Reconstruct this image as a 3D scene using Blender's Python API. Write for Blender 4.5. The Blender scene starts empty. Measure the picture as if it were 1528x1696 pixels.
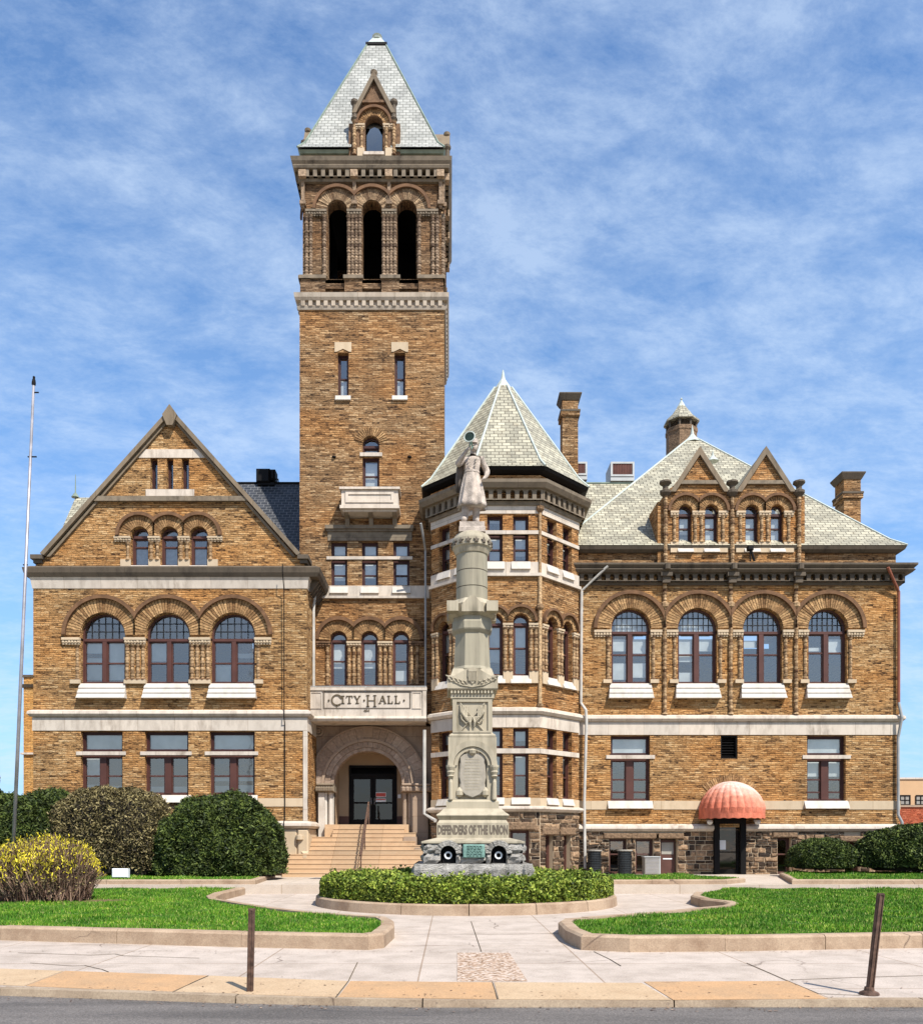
import bpy, bmesh, math, random
import numpy as np
from mathutils import Vector
from mathutils.geometry import tessellate_polygon
random.seed(7); RNG = np.random.default_rng(7)
R = math.radians
S = bpy.context.scene
GZ = 0.30        # height of the upper terrace the building stands on
C = S.collection
# ---------------- camera (level view camera with a rising front) ----------------
EYE = 1.75; F = 1400.0; VX = 745.0; HY = 1392.0
cd = bpy.data.cameras.new('camera'); cam = bpy.data.objects.new('camera', cd); C.objects.link(cam)
cam.location = (0, 0, EYE); cam.rotation_euler = (R(90), 0, 0)
cd.sensor_fit = 'HORIZONTAL'; cd.sensor_width = 36; cd.lens = F/1528*36
cd.shift_x = (764-VX)/1528; cd.shift_y = (HY-848)/1528
cd.clip_end = 6000; cd.clip_start = 0.1
S.camera = cam
# ---------------- light ----------------
SUN_EL, SUN_AZ = 51.0, 34.0       # height, and how far right of straight behind the viewer
sd = Vector((math.sin(R(SUN_AZ))*math.cos(R(SUN_EL)), -math.cos(R(SUN_AZ))*math.cos(R(SUN_EL)), math.sin(R(SUN_EL))))
sl = bpy.data.lights.new('sun', 'SUN'); sl.energy = 4.8; sl.angle = R(0.5); sl.color = (1.0, 0.95, 0.87)
so = bpy.data.objects.new('sun', sl); C.objects.link(so)
so.rotation_euler = sd.to_track_quat('Z', 'Y').to_euler(); so.location = (20, -20, 50)
S.view_settings.view_transform = 'Standard'; S.view_settings.look = 'None'
S.view_settings.exposure = 0.55; S.view_settings.gamma = 1.0; S.view_settings.use_curve_mapping = False
S.render.film_transparent = False
W = bpy.data.worlds.new('World'); S.world = W; W.use_nodes = True

# ---------------- node helpers ----------------
def nd(nt, typ, _loc=None, **kw):
    n = nt.nodes.new(typ)
    for k, v in kw.items():
        if k.startswith('i_'):
            key = k[2:]
            key = int(key) if key.isdigit() else key.replace('_', ' ')
            if isinstance(v, bpy.types.NodeSocket): nt.links.new(v, n.inputs[key])
            else: n.inputs[key].default_value = v
        else: setattr(n, k, v)
    return n
def math_(nt, op, a, b=0.0, c=None):
    n = nt.nodes.new('ShaderNodeMath'); n.operation = op
    for i, v in enumerate((a, b) if c is None else (a, b, c)):
        if isinstance(v, bpy.types.NodeSocket): nt.links.new(v, n.inputs[i])
        else: n.inputs[i].default_value = v
    return n.outputs[0]
def vmath(nt, op, a, b=None):
    n = nt.nodes.new('ShaderNodeVectorMath'); n.operation = op
    for i, v in enumerate((a, b)):
        if v is None: continue
        if isinstance(v, bpy.types.NodeSocket): nt.links.new(v, n.inputs[i])
        else: n.inputs[i].default_value = v
    return n
def mix(nt, fac, a, b, blend='MIX'):
    n = nt.nodes.new('ShaderNodeMix'); n.data_type = 'RGBA'; n.blend_type = blend; n.clamp_result = False
    for k, v in ((0, fac), (6, a), (7, b)):
        if isinstance(v, bpy.types.NodeSocket): nt.links.new(v, n.inputs[k])
        else: n.inputs[k].default_value = (tuple(v)+(1,) if k and len(v) == 3 else v)
    return n.outputs[2]
def ramp(nt, fac, stops, interp='LINEAR'):
    n = nt.nodes.new('ShaderNodeValToRGB'); n.color_ramp.interpolation = interp
    e = n.color_ramp.elements
    while len(e) < len(stops): e.new(0.5)
    for i, (p, c) in enumerate(stops):
        e[i].position = p; e[i].color = (c, c, c, 1) if isinstance(c, (int, float)) else tuple(c)+(1,)
    nt.links.new(fac, n.inputs[0]); return n.outputs[0]
# wall coordinates: distance along the face, distance up it
WC = bpy.data.node_groups.new('WallCoord', 'ShaderNodeTree')
WC.interface.new_socket('Vector', in_out='OUTPUT', socket_type='NodeSocketVector')
go = WC.nodes.new('NodeGroupOutput'); ge = WC.nodes.new('ShaderNodeNewGeometry')
a = vmath(WC, 'ADD', ge.outputs['True Normal'], (0.0003, -0.0007, 0)).outputs[0]
t = vmath(WC, 'CROSS_PRODUCT', (0, 0, 1), a).outputs[0]
t = vmath(WC, 'NORMALIZE', t).outputs[0]
b = vmath(WC, 'CROSS_PRODUCT', a, t).outputs[0]
u = vmath(WC, 'DOT_PRODUCT', ge.outputs['Position'], t).outputs['Value']
v = vmath(WC, 'DOT_PRODUCT', ge.outputs['Position'], b).outputs['Value']
cx = WC.nodes.new('ShaderNodeCombineXYZ'); WC.links.new(u, cx.inputs[0]); WC.links.new(v, cx.inputs[1])
WC.links.new(cx.outputs[0], go.inputs[0])
def wc(nt):
    g = nt.nodes.new('ShaderNodeGroup'); g.node_tree = WC; return g.outputs[0]
def scale(nt, vec, s):
    return vmath(nt, 'MULTIPLY', vec, s).outputs[0]
def noise(nt, vec, sc, detail=4, rough=0.55, dist=0.0):
    n = nd(nt, 'ShaderNodeTexNoise', i_Vector=vec, i_Scale=sc, i_Detail=detail, i_Roughness=rough, i_Distortion=dist)
    return n.outputs['Fac']
def pos(nt): return nt.nodes.new('ShaderNodeNewGeometry').outputs['Position']
def island(nt): return nt.nodes.new('ShaderNodeNewGeometry').outputs['Random Per Island']
def newmat(name):
    m = bpy.data.materials.new(name); m.use_nodes = True; nt = m.node_tree
    return m, nt, nt.nodes['Principled BSDF']
def setin(nt, p, key, v):
    if isinstance(v, bpy.types.NodeSocket): nt.links.new(v, p.inputs[key])
    else: p.inputs[key].default_value = (tuple(v)+(1,) if hasattr(v, '__len__') and len(v) == 3 else v)
def bump(nt, p, h, strength=0.5, dist=0.02):
    b = nd(nt, 'ShaderNodeBump', i_Height=h, i_Strength=strength, i_Distance=dist)
    nt.links.new(b.outputs[0], p.inputs['Normal'])
def plain(name, col, rough=0.7, var=0.25, sc=3.0, bs=0.2, metal=0.0, isl=0.0, bd=0.01, spec=0.3):
    m, nt, p = newmat(name); ps = pos(nt)
    n = noise(nt, ps, sc, 5)
    f = ramp(nt, n, [(0.3, 1-var), (0.7, 1+var*0.6)])
    c = mix(nt, 1.0, col, f, 'MULTIPLY')
    if isl:
        g = ramp(nt, island(nt), [(0, 1-isl), (1, 1+isl)])
        c = mix(nt, 1.0, c, g, 'MULTIPLY')
    setin(nt, p, 'Base Color', c); p.inputs['Roughness'].default_value = rough
    p.inputs['Metallic'].default_value = metal; p.inputs['Specular IOR Level'].default_value = spec
    if bs: bump(nt, p, noise(nt, ps, sc*9, 4), bs, bd)
    return m
# ---------------- materials ----------------
M = {}
def brick_mat(name, dark, mid, light, soot=0.5, w=0.36, h=0.082):
    m, nt, p = newmat(name); co = wc(nt); ps = pos(nt)
    wob = mix(nt, 0.016, co, nd(nt, 'ShaderNodeTexNoise', i_Vector=scale(nt, co, (1.5, 5, 1)), i_Scale=1.0, i_Detail=2.0).outputs['Color'], 'LINEAR_LIGHT')
    bt = nd(nt, 'ShaderNodeTexBrick', i_Vector=wob, i_Scale=1.0, i_Color1=(0, 0, 0, 1), i_Color2=(1, 1, 1, 1), i_Mortar=(0.3, 0.3, 0.3, 1),
            i_Mortar_Size=0.008, i_Mortar_Smooth=0.3, i_Bias=0.0, i_Brick_Width=w, i_Row_Height=h, offset=0.5, squash=0.7, squash_frequency=3)
    st = noise(nt, scale(nt, co, (2.2, 10.5, 1)), 1.0, 5, 0.7)       # rock-faced streaks, longer than tall
    st2 = noise(nt, scale(nt, co, (7, 24, 1)), 1.0, 3, 0.6)
    k = math_(nt, 'ADD', math_(nt, 'MULTIPLY', bt.outputs['Color'], 0.42), math_(nt, 'MULTIPLY', st, 0.80))
    k = math_(nt, 'ADD', k, math_(nt, 'MULTIPLY', math_(nt, 'SUBTRACT', st2, 0.5), 0.85))
    c = ramp(nt, k, [(0.33, dark), (0.52, mid), (0.68, [x*1.1 for x in mid]), (0.88, light)])
    c = mix(nt, math_(nt, 'MULTIPLY', bt.outputs['Fac'], 0.65), c, (0.13, 0.085, 0.05))
    # soot: broad clouds of grime (a real stain with its own shape)
    so_ = ramp(nt, noise(nt, scale(nt, ps, (0.45, 0.45, 0.8)), 1.0, 5, 0.6), [(0.44, 0.0), (0.74, 1.0)])
    c = mix(nt, math_(nt, 'MULTIPLY', so_, soot), c, mix(nt, 1.0, c, (0.42, 0.38, 0.36), 'MULTIPLY'))
    warm = ramp(nt, noise(nt, scale(nt, ps, (0.3, 0.3, 0.5)), 1.3, 3), [(0.4, (1, 1, 1)), (0.65, (1.12, 0.93, 0.72))])
    c = mix(nt, 1.0, c, warm, 'MULTIPLY')
    setin(nt, p, 'Base Color', c); p.inputs['Roughness'].default_value = 0.85; p.inputs['Specular IOR Level'].default_value = 0.2
    hgt = math_(nt, 'SUBTRACT', math_(nt, 'ADD', math_(nt, 'MULTIPLY', st, 1.3), math_(nt, 'MULTIPLY', st2, 0.7)), math_(nt, 'MULTIPLY', bt.outputs['Fac'], 0.5))
    bump(nt, p, hgt, 1.0, 0.09)
    return m
M['brick'] = brick_mat('rock_faced_brick', (0.050, 0.025, 0.012), (0.43, 0.245, 0.10), (0.64, 0.44, 0.23), 0.55, 0.36, 0.085)
M['brick_orange'] = brick_mat('orange_brick', (0.05, 0.023, 0.011), (0.41, 0.22, 0.088), (0.60, 0.395, 0.205), 0.55, 0.36, 0.085)
M['brick_tower'] = brick_mat('tower_brick', (0.045, 0.024, 0.013), (0.31, 0.18, 0.083), (0.56, 0.39, 0.22), 0.5, 0.42, 0.09)
M['brick_belfry'] = brick_mat('sooty_belfry_brick', (0.03, 0.018, 0.011), (0.19, 0.115, 0.062), (0.40, 0.27, 0.16), 0.7, 0.42, 0.09)
def voussoir_mat(name, lo, hi, bs=0.8, vlo=0.5):
    m, nt, p = newmat(name); ps = pos(nt); r = island(nt)
    n = noise(nt, ps, 9, 4)
    c = ramp(nt, r, [(0, lo), (0.5, [(x+y)/2 for x, y in zip(lo, hi)]), (1, hi)])
    c = mix(nt, 1.0, c, ramp(nt, n, [(0.3, vlo), (0.5, 0.9), (0.68, 1.25-(vlo-.5)*.5)]), 'MULTIPLY')
    setin(nt, p, 'Base Color', c); p.inputs['Roughness'].default_value = 0.85; p.inputs['Specular IOR Level'].default_value = 0.2
    bump(nt, p, noise(nt, ps, 14, 4), bs, 0.05); return m
M['vous'] = voussoir_mat('arch_brick', (0.19, 0.10, 0.042), (0.46, 0.28, 0.13))
M['vous_dark'] = voussoir_mat('sooty_arch_brick', (0.13, 0.075, 0.04), (0.42, 0.29, 0.17))
M['column_dark'] = voussoir_mat('sooty_column_brick', (0.09, 0.055, 0.035), (0.38, 0.27, 0.175))
M['column'] = voussoir_mat('column_brick', (0.12, 0.06, 0.03), (0.52, 0.35, 0.19))
M['vous_brown'] = voussoir_mat('brownstone_arch', (0.27, 0.19, 0.135), (0.38, 0.285, 0.215), .2, .75)
M['rubble'] = voussoir_mat('rubble_stone', (0.03, 0.02, 0.015), (0.34, 0.22, 0.13))
M['hood'] = plain('hood_brick', (0.15, 0.078, 0.038), 0.85, 0.4, 4, 0.5)
M['darkbrick'] = plain('spandrel_brick', (0.19, 0.11, 0.06), 0.85, 0.5, 5, 0.8, bd=0.04)
def lime_mat(name, col, stain, amt=0.55, jw=1.5, jh=3.0, zs=1.0):
    m, nt, p = newmat(name); co = wc(nt); ps = pos(nt)
    bt = nd(nt, 'ShaderNodeTexBrick', i_Vector=co, i_Scale=1.0, i_Color1=(0.9, 0.9, 0.9, 1), i_Color2=(1.06, 1.03, 1.0, 1), i_Mortar=(0.55, 0.5, 0.45, 1),
            i_Mortar_Size=0.008, i_Brick_Width=jw, i_Row_Height=jh, offset=0.5)
    s1 = ramp(nt, noise(nt, scale(nt, ps, (3.5, 3.5, 1.2*zs)), 1.0, 6, 0.65), [(0.43, 0), (0.70, 1)])
    s2 = ramp(nt, noise(nt, ps, 0.7, 3), [(0.4, 0.3), (0.7, 1)])
    c = mix(nt, math_(nt, 'MULTIPLY', math_(nt, 'MULTIPLY', s1, s2), amt), mix(nt, 1.0, col, bt.outputs['Color'], 'MULTIPLY'), stain)
    setin(nt, p, 'Base Color', c); p.inputs['Roughness'].default_value = 0.8; p.inputs['Specular IOR Level'].default_value = 0.25
    bump(nt, p, noise(nt, ps, 25, 4), 0.25, 0.01); return m
M['white'] = lime_mat('pale_limestone', (0.56, 0.49, 0.41), (0.17, 0.125, 0.09), 0.8)
M['sillwhite'] = lime_mat('painted_sill', (0.56, 0.515, 0.455), (0.27, 0.215, 0.165), 0.65, 50, 50)
M['cream'] = lime_mat('cream_stone', (0.52, 0.41, 0.28), (0.3, 0.2, 0.11), 0.5, 3, 3)
M['dirty'] = lime_mat('weathered_stone', (0.205, 0.165, 0.118), (0.04, 0.03, 0.022), 1.0, 1.8, 5, 2.5)
M['beltstone'] = lime_mat('brownish_belt_stone', (0.42, 0.355, 0.28), (0.12, 0.09, 0.06), 0.9, 1.6, 5)
M['cornice'] = lime_mat('dark_cornice_stone', (0.105, 0.083, 0.06), (0.03, 0.023, 0.018), 0.9, 2.2, 5)
M['copper'] = plain('green_copper', (0.20, 0.25, 0.20), 0.6, 0.3, 3, 0.1)
M['leadwhite'] = plain('pale_lead_flashing', (0.44, 0.48, 0.43), 0.6, 0.2, 3, 0.1)
M['coping'] = lime_mat('brown_coping_stone', (0.20, 0.155, 0.105), (0.06, 0.045, 0.03), 0.9, 1.6, 5)
M['redsign'] = plain('red_print', (0.55, 0.10, 0.08), 0.7, 0.1, 2, 0)
M['brownstone'] = lime_mat('brownstone', (0.32, 0.24, 0.175), (0.16, 0.10, 0.07), 0.7, 1.6, 0.7)
def slate_mat(name, a_, b_, joint, rw=0.36, rh=0.24, moss=None):
    m, nt, p = newmat(name); co = wc(nt); ps = pos(nt)
    wob = mix(nt, 0.02, co, nd(nt, 'ShaderNodeTexNoise', i_Vector=co, i_Scale=3.0).outputs['Color'], 'LINEAR_LIGHT')
    bt = nd(nt, 'ShaderNodeTexBrick', i_Vector=wob, i_Scale=1.0, i_Color1=tuple(a_)+(1,), i_Color2=tuple(b_)+(1,), i_Mortar=tuple(joint)+(1,),
            i_Mortar_Size=0.018, i_Mortar_Smooth=0.4, i_Brick_Width=rw, i_Row_Height=rh, offset=0.5)
    c = mix(nt, 1.0, bt.outputs['Color'], ramp(nt, noise(nt, ps, 1.2, 4), [(0.3, 0.75), (0.7, 1.12)]), 'MULTIPLY')
    if moss:
        c = mix(nt, math_(nt, 'MULTIPLY', ramp(nt, noise(nt, ps, 2.6, 6, 0.7), [(0.55, 0), (0.72, 1)]), 0.55), c, moss)
    setin(nt, p, 'Base Color', c); p.inputs['Roughness'].default_value = 0.6
    # each course tips outward to its lower edge
    sx = nd(nt, 'ShaderNodeSeparateXYZ', i_Vector=co)
    fr_ = math_(nt, 'FRACT', math_(nt, 'DIVIDE', sx.outputs[1], rh))
    h = math_(nt, 'SUBTRACT', math_(nt, 'MULTIPLY', math_(nt, 'SUBTRACT', 1.0, fr_), 1.0), math_(nt, 'MULTIPLY', bt.outputs['Fac'], 0.8))
    bump(nt, p, h, 0.5, 0.03); return m
M['slate'] = slate_mat('pale_green_slate', (0.25, 0.23, 0.165), (0.45, 0.415, 0.30), (0.07, 0.055, 0.035), 0.33, 0.20, moss=(0.17, 0.12, 0.06))
M['slate_grey'] = slate_mat('pale_grey_slate', (0.27, 0.27, 0.24), (0.40, 0.395, 0.355), (0.13, 0.13, 0.11), 0.30, 0.19)
M['slate_dark'] = slate_mat('black_slate', (0.010, 0.012, 0.016), (0.035, 0.038, 0.046), (0.15, 0.15, 0.15), 0.33, 0.22)
M['maroon'] = plain('maroon_paint', (0.082, 0.032, 0.024), 0.5, 0.2, 2, 0.05)
M['darkframe'] = plain('dark_maroon_paint', (0.05, 0.017, 0.014), 0.5, 0.2, 2, 0.0)
M['muntin'] = plain('black_glazing_bar', (0.02, 0.02, 0.022), 0.5, 0.1, 2, 0)
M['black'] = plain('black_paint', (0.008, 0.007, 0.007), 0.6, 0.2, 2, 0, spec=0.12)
M['darkstone'] = plain('shaded_stained_stone', (0.13, 0.105, 0.085), 0.85, 0.4, 3, 0.3)  # cape stone: its shade and its staining both put into the colour
M['blind'] = plain('pale_window_blind', (0.62, 0.63, 0.60), 0.9, 0.25, 1.3, 0, isl=0.25)
M['curtain'] = plain('white_net_curtain', (0.6, 0.6, 0.62), 0.9, 0.3, 6, 0)
M['beige'] = plain('beige_plaster', (0.38, 0.27, 0.17), 0.8, 0.15, 1, 0.1)
M['pipe'] = plain('white_pipe_paint', (0.48, 0.455, 0.41), 0.45, 0.25, 2, 0.05)
M['pipe_brown'] = plain('brown_pipe_paint', (0.24, 0.08, 0.045), 0.5, 0.2, 2, 0.05)
M['pipe_grey'] = plain('grey_pipe_paint', (0.30, 0.30, 0.29), 0.5, 0.2, 2, 0.05)
def glass_mat(name, tint, refl):
    m, nt, p = newmat(name); nt.nodes.remove(p); out = nt.nodes['Material Output']; ps = pos(nt)
    g = nd(nt, 'ShaderNodeBsdfGlossy', i_Color=(1.0, 0.93, 0.84, 1), i_Roughness=0.05)
    b = nd(nt, 'ShaderNodeBump', i_Height=noise(nt, scale(nt, ps, (1.6, 1.6, 1.6)), 1.0, 2), i_Strength=0.10, i_Distance=0.05)
    nt.links.new(b.outputs[0], g.inputs['Normal'])
    t = nd(nt, 'ShaderNodeBsdfTransparent', i_Color=tuple(tint)+(1,))
    f = nd(nt, 'ShaderNodeFresnel', i_IOR=1.5)
    k = math_(nt, 'ADD', f.outputs[0], refl)
    ms = nd(nt, 'ShaderNodeMixShader', i_Fac=k); nt.links.new(t.outputs[0], ms.inputs[1]); nt.links.new(g.outputs[0], ms.inputs[2])
    nt.links.new(ms.outputs[0], out.inputs[0]); return m
M['glass'] = glass_mat('window_glass', (0.80, 0.83, 0.84), 0.19)
M['darkglass'] = glass_mat('dark_door_glass', (0.25, 0.27, 0.3), 0.04)
M['granite'] = lime_mat('monument_granite', (0.43, 0.375, 0.275), (0.11, 0.095, 0.065), 1.0, 40, 40, 0.3)
M['granite_smooth'] = lime_mat('column_granite', (0.335, 0.30, 0.22), (0.10, 0.09, 0.065), 1.0, 40, 40, 0.2)
M['granite_pink'] = plain('pinkish_statue_stone', (0.46, 0.385, 0.32), 0.8, 0.5, 4.5, 0.8, bd=0.03)
M['granite_rough'] = plain('rough_grey_granite', (0.42, 0.39, 0.345), 0.85, 0.5, 4, 1.0, isl=0.15, bd=0.08)
M['bronze'] = plain('verdigris_bronze', (0.22, 0.36, 0.30), 0.5, 0.35, 12, 0.2, 0.3)
M['bronze_dark'] = plain('dark_green_bronze', (0.012, 0.028, 0.02), 0.5, 0.4, 8, 0.2, 0.3)
M['ink'] = plain('dark_brown_marking', (0.10, 0.075, 0.045), 0.9, 0.2, 4, 0)  # even dark brown for the lettering and the paving joints
M['lettergrey'] = plain('grey_lettering', (0.13, 0.105, 0.08), 0.8, 0.2, 4, 0)
M['plaque'] = plain('plaque_stone', (0.34, 0.30, 0.24), 0.8, 0.2, 6, 0.2)
M['galv'] = plain('galvanised_steel', (0.36, 0.34, 0.35), 0.45, 0.3, 3, 0.1, 0.5)
M['rust'] = plain('rusty_brown_post', (0.11, 0.062, 0.042), 0.7, 0.6, 14, 0.4)
M['acgrey'] = plain('grey_metal_casing', (0.30, 0.28, 0.24), 0.5, 0.2, 2, 0.05)
M['acwhite'] = plain('white_metal_casing', (0.42, 0.43, 0.42), 0.5, 0.2, 2, 0.05)
M['grille'] = plain('dark_red_grille', (0.10, 0.035, 0.025), 0.7, 0.3, 5, 0)
M['doorbrown'] = plain('brown_door_paint', (0.09, 0.04, 0.03), 0.5, 0.2, 2, 0)
M['plastic'] = plain('white_plastic', (0.75, 0.76, 0.76), 0.4, 0.1, 2, 0)
M['lampglass'] = plain('white_lamp_glass', (0.7, 0.7, 0.66), 0.3, 0.1, 2, 0)
M['stepstone'] = lime_mat('tan_step_stone', (0.50, 0.35, 0.215), (0.30, 0.17, 0.09), 0.5, 1.9, 50, 3)
# ---------------- geometry helpers ----------------
class Fr:
    """An upright working plane: u runs along the wall, d stands out of it, z is height."""
    def __init__(s, ox, oy, deg=0.0, Y=None):
        s.ox, s.oy = ox, oy; a = R(deg)
        s.ux, s.uy = math.cos(a), math.sin(a); s.nx, s.ny = math.sin(a), -math.cos(a)
        s.Y = Y if Y else oy
    def P(s, u, d, z): return (s.ox+s.ux*u+s.nx*d, s.oy+s.uy*u+s.ny*d, z)
    def U(s, px): return (px-VX)*s.Y/F
    def Z(s, py): return EYE+(HY-py)*s.Y/F
    def L(s, px): return px*s.Y/F
W0 = Fr(0, 0)
class MB:
    def __init__(s, fr=None): s.v = []; s.f = []; s.fr = fr or W0
    def P(s, u, d, z): s.v.append(s.fr.P(u, d, z)); return len(s.v)-1
    def X(s, x, y, z): s.v.append((x, y, z)); return len(s.v)-1
    def box(s, u0, u1, d0, d1, z0, z1):
        i = len(s.v)
        for z in (z0, z1):
            for (u, d) in ((u0, d0), (u1, d0), (u1, d1), (u0, d1)): s.P(u, d, z)
        for q in ((0, 1, 2, 3), (4, 5, 6, 7), (0, 1, 5, 4), (1, 2, 6, 5), (2, 3, 7, 6), (3, 0, 4, 7)): s.f.append([i+k for k in q])
        return s
    def bbox(s, u0, u1, d0, d1, z0, z1, c=0.02):
        """box whose front edges are chamfered"""
        i = len(s.v)
        rings = [(0, d0), (0, d1-c), (c, d1)]
        for k, d in rings:
            for (u, z) in ((u0+k, z0+k), (u1-k, z0+k), (u1-k, z1-k), (u0+k, z1-k)): s.P(u, d, z)
        s.f.append([i, i+1, i+2, i+3]); s.f.append([i+8, i+9, i+10, i+11])
        for r in (0, 4):
            for k in range(4): s.f.append([i+r+k, i+r+(k+1) % 4, i+r+4+(k+1) % 4, i+r+4+k])
        return s
    def hexa(s, pts):
        i = len(s.v); s.v += [tuple(p) for p in pts]
        for q in ((0, 1, 2, 3), (4, 5, 6, 7), (0, 1, 5, 4), (1, 2, 6, 5), (2, 3, 7, 6), (3, 0, 4, 7)): s.f.append([i+k for k in q])
        return s
    def prism(s, pts, d0, d1):
        """closed polygon in (u,z) pushed from d0 to d1"""
        if d1 is None: return s.wall(pts, [], d0, 0)
        n = len(pts); i = len(s.v)
        for d in (d0, d1):
            for (u, z) in pts: s.P(u, d, z)
        tri = tessellate_polygon([[Vector((u, z, 0)) for (u, z) in pts]])
        for t in tri:
            s.f.append([i+k for k in t]); s.f.append([i+n+k for k in t])
        for k in range(n): s.f.append([i+k, i+(k+1) % n, i+n+(k+1) % n, i+n+k])
        return s
    def plate(s, pts, z0, z1):
        """closed polygon in world (x,y) pushed from z0 to z1"""
        n = len(pts); i = len(s.v)
        for z in (z0, z1):
            for (x, y) in pts: s.X(x, y, z)
        tri = tessellate_polygon([[Vector((x, y, 0)) for (x, y) in pts]])
        for t in tri:
            s.f.append([i+k for k in t]); s.f.append([i+n+k for k in t])
        for k in range(n): s.f.append([i+k, i+(k+1) % n, i+n+(k+1) % n, i+n+k])
        return s
    def wall(s, outer, holes, d=0.0, depth=0.35):
        """wall face with real openings, each with its reveal"""
        loops = [outer]+holes; base = []; allp = []
        i0 = len(s.v)
        for lp in loops:
            base.append(len(allp)); allp += lp
        for (u, z) in allp: s.P(u, d, z)
        for t in tessellate_polygon([[Vector((u, z, 0)) for (u, z) in lp] for lp in loops]): s.f.append([i0+k for k in t])
        for lp in holes:
            n = len(lp); i = len(s.v)
            for dd in (d, d-depth):
                for (u, z) in lp: s.P(u, dd, z)
            for k in range(n): s.f.append([i+k, i+(k+1) % n, i+n+(k+1) % n, i+n+k])
        return s
    def ring(s, cu, cz, r0, r1, d0, d1, n, a0=0.0, a1=math.pi, lo=-1e9, hi=1e9, gap=0.0, jit=0.0, zlo=-1e9):
        """wedge stones set round an arc, each its own piece"""
        for k in range(n):
            b0 = a0+(a1-a0)*(k+gap/2)/n; b1 = a0+(a1-a0)*(k+1-gap/2)/n
            dj = d1+random.uniform(-jit, jit); q = []
            for d in (d0, dj):
                for (r, b) in ((r0, b0), (r1, b0), (r1, b1), (r0, b1)):
                    q.append(s.fr.P(min(max(cu+r*math.cos(b), lo), hi), d, max(cz+r*math.sin(b), zlo)))
            s.hexa(q)
        return s
    def lathe(s, cu, cd_, prof, n=12, a0=0.0, a1=2*math.pi, cap=True):
        full = abs(a1-a0-2*math.pi) < 1e-6; m = n if full else n+1; i = len(s.v)
        for (r, z) in prof:
            for k in range(m):
                a = a0+(a1-a0)*k/n; s.P(cu+r*math.cos(a), cd_+r*math.sin(a), z)
        for j in range(len(prof)-1):
            for k in range(n):
                k2 = (k+1) % m
                s.f.append([i+j*m+k, i+j*m+k2, i+(j+1)*m+k2, i+(j+1)*m+k])
        if cap and full:
            s.f.append([i+k for k in range(m)]); s.f.append([i+(len(prof)-1)*m+k for k in range(m)])
        return s
    def tube(s, pts, r, n=8, cap=True):
        """round bar through world points"""
        pts = [Vector(p) for p in pts]; i = len(s.v); N_ = len(pts)
        rs = r if hasattr(r, '__len__') else [r]*N_
        for j, p in enumerate(pts):
            t = (pts[min(j+1, N_-1)]-pts[max(j-1, 0)]).normalized()
            a = t.cross(Vector((0.31, 0.17, 0.93))); a = a.normalized() if a.length > 1e-4 else Vector((1, 0, 0)); b = t.cross(a)
            for k in range(n):
                an = 2*math.pi*k/n; q = p+a*(rs[j]*math.cos(an))+b*(rs[j]*math.sin(an)); s.v.append(tuple(q))
        for j in range(N_-1):
            for k in range(n): s.f.append([i+j*n+k, i+j*n+(k+1) % n, i+(j+1)*n+(k+1) % n, i+(j+1)*n+k])
        if cap:
            s.f.append([i+k for k in range(n)]); s.f.append([i+(N_-1)*n+k for k in range(n)])
        return s
    def sweep(s, path, prof, closed=False):
        """moulding: profile (out,z) carried along a world path with mitred corners; outside is to the right"""
        n = len(path); m = len(prof); i = len(s.v)
        def nrm(a, b):
            dx, dy = b[0]-a[0], b[1]-a[1]; L = math.hypot(dx, dy); return (dy/L, -dx/L)
        for k, p in enumerate(path):
            n0 = nrm(path[k-1], p) if (k > 0 or closed) else None
            n1 = nrm(p, path[(k+1) % n]) if (k < n-1 or closed) else None
            n0 = n0 or n1; n1 = n1 or n0
            mx, my = n0[0]+n1[0], n0[1]+n1[1]; q = 2/(mx*mx+my*my); mx *= q; my *= q
            for (o, z) in prof: s.v.append((p[0]+mx*o, p[1]+my*o, z))
        for k in range(n if closed else n-1):
            k2 = (k+1) % n
            for j in range(m): s.f.append([i+k*m+j, i+k*m+(j+1) % m, i+k2*m+(j+1) % m, i+k2*m+j])
        if not closed:
            s.f.append([i+j for j in range(m)]); s.f.append([i+(n-1)*m+j for j in range(m)])
        return s
    def poly(s, pts):
        i = len(s.v); s.v += [tuple(p) for p in pts]; s.f.append(list(range(i, i+len(pts)))); return s
    def build(s, name, mat, parent=None, loc=None, smooth=False, recalc=True):
        me = bpy.data.meshes.new(name)
        if parent is not None: ox, oy, oz = parent['_org']
        else: ox, oy, oz = loc or (0, 0, 0)
        me.from_pydata([(x-ox, y-oy, z-oz) for (x, y, z) in s.v], [], s.f)
        if recalc and s.f:
            bm = bmesh.new(); bm.from_mesh(me); bmesh.ops.recalc_face_normals(bm, faces=bm.faces); bm.to_mesh(me); bm.free()
        if smooth: me.shade_smooth()
        me.materials.append(M[mat] if isinstance(mat, str) else mat)
        o = bpy.data.objects.new(name, me); C.objects.link(o)
        if parent is not None: o.parent = parent
        else: o.location = (ox, oy, oz)
        o['_org'] = (ox, oy, oz); return o
def tag(o, label=None, cat=None, group=None, kind=None):
    if label: o['label'] = label
    if cat: o['category'] = cat
    if group: o['group'] = group
    if kind: o['kind'] = kind
    return o
def thing(name, label, cat, loc=(0, 0, 0), group=None):
    o = bpy.data.objects.new(name, None); C.objects.link(o); o.location = loc; o['_org'] = tuple(loc); o.empty_display_size = 0.3
    return tag(o, label, cat, group)
def dup(root, loc, label):
    r = root.copy(); C.objects.link(r); r.location = loc; r['label'] = label
    for ch in list(root.children):
        c = ch.copy(); C.objects.link(c); c.parent = r
        for g in list(ch.children):
            e = g.copy(); C.objects.link(e); e.parent = c
    return r
def struct(o): o['kind'] = 'structure'; return o

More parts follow.
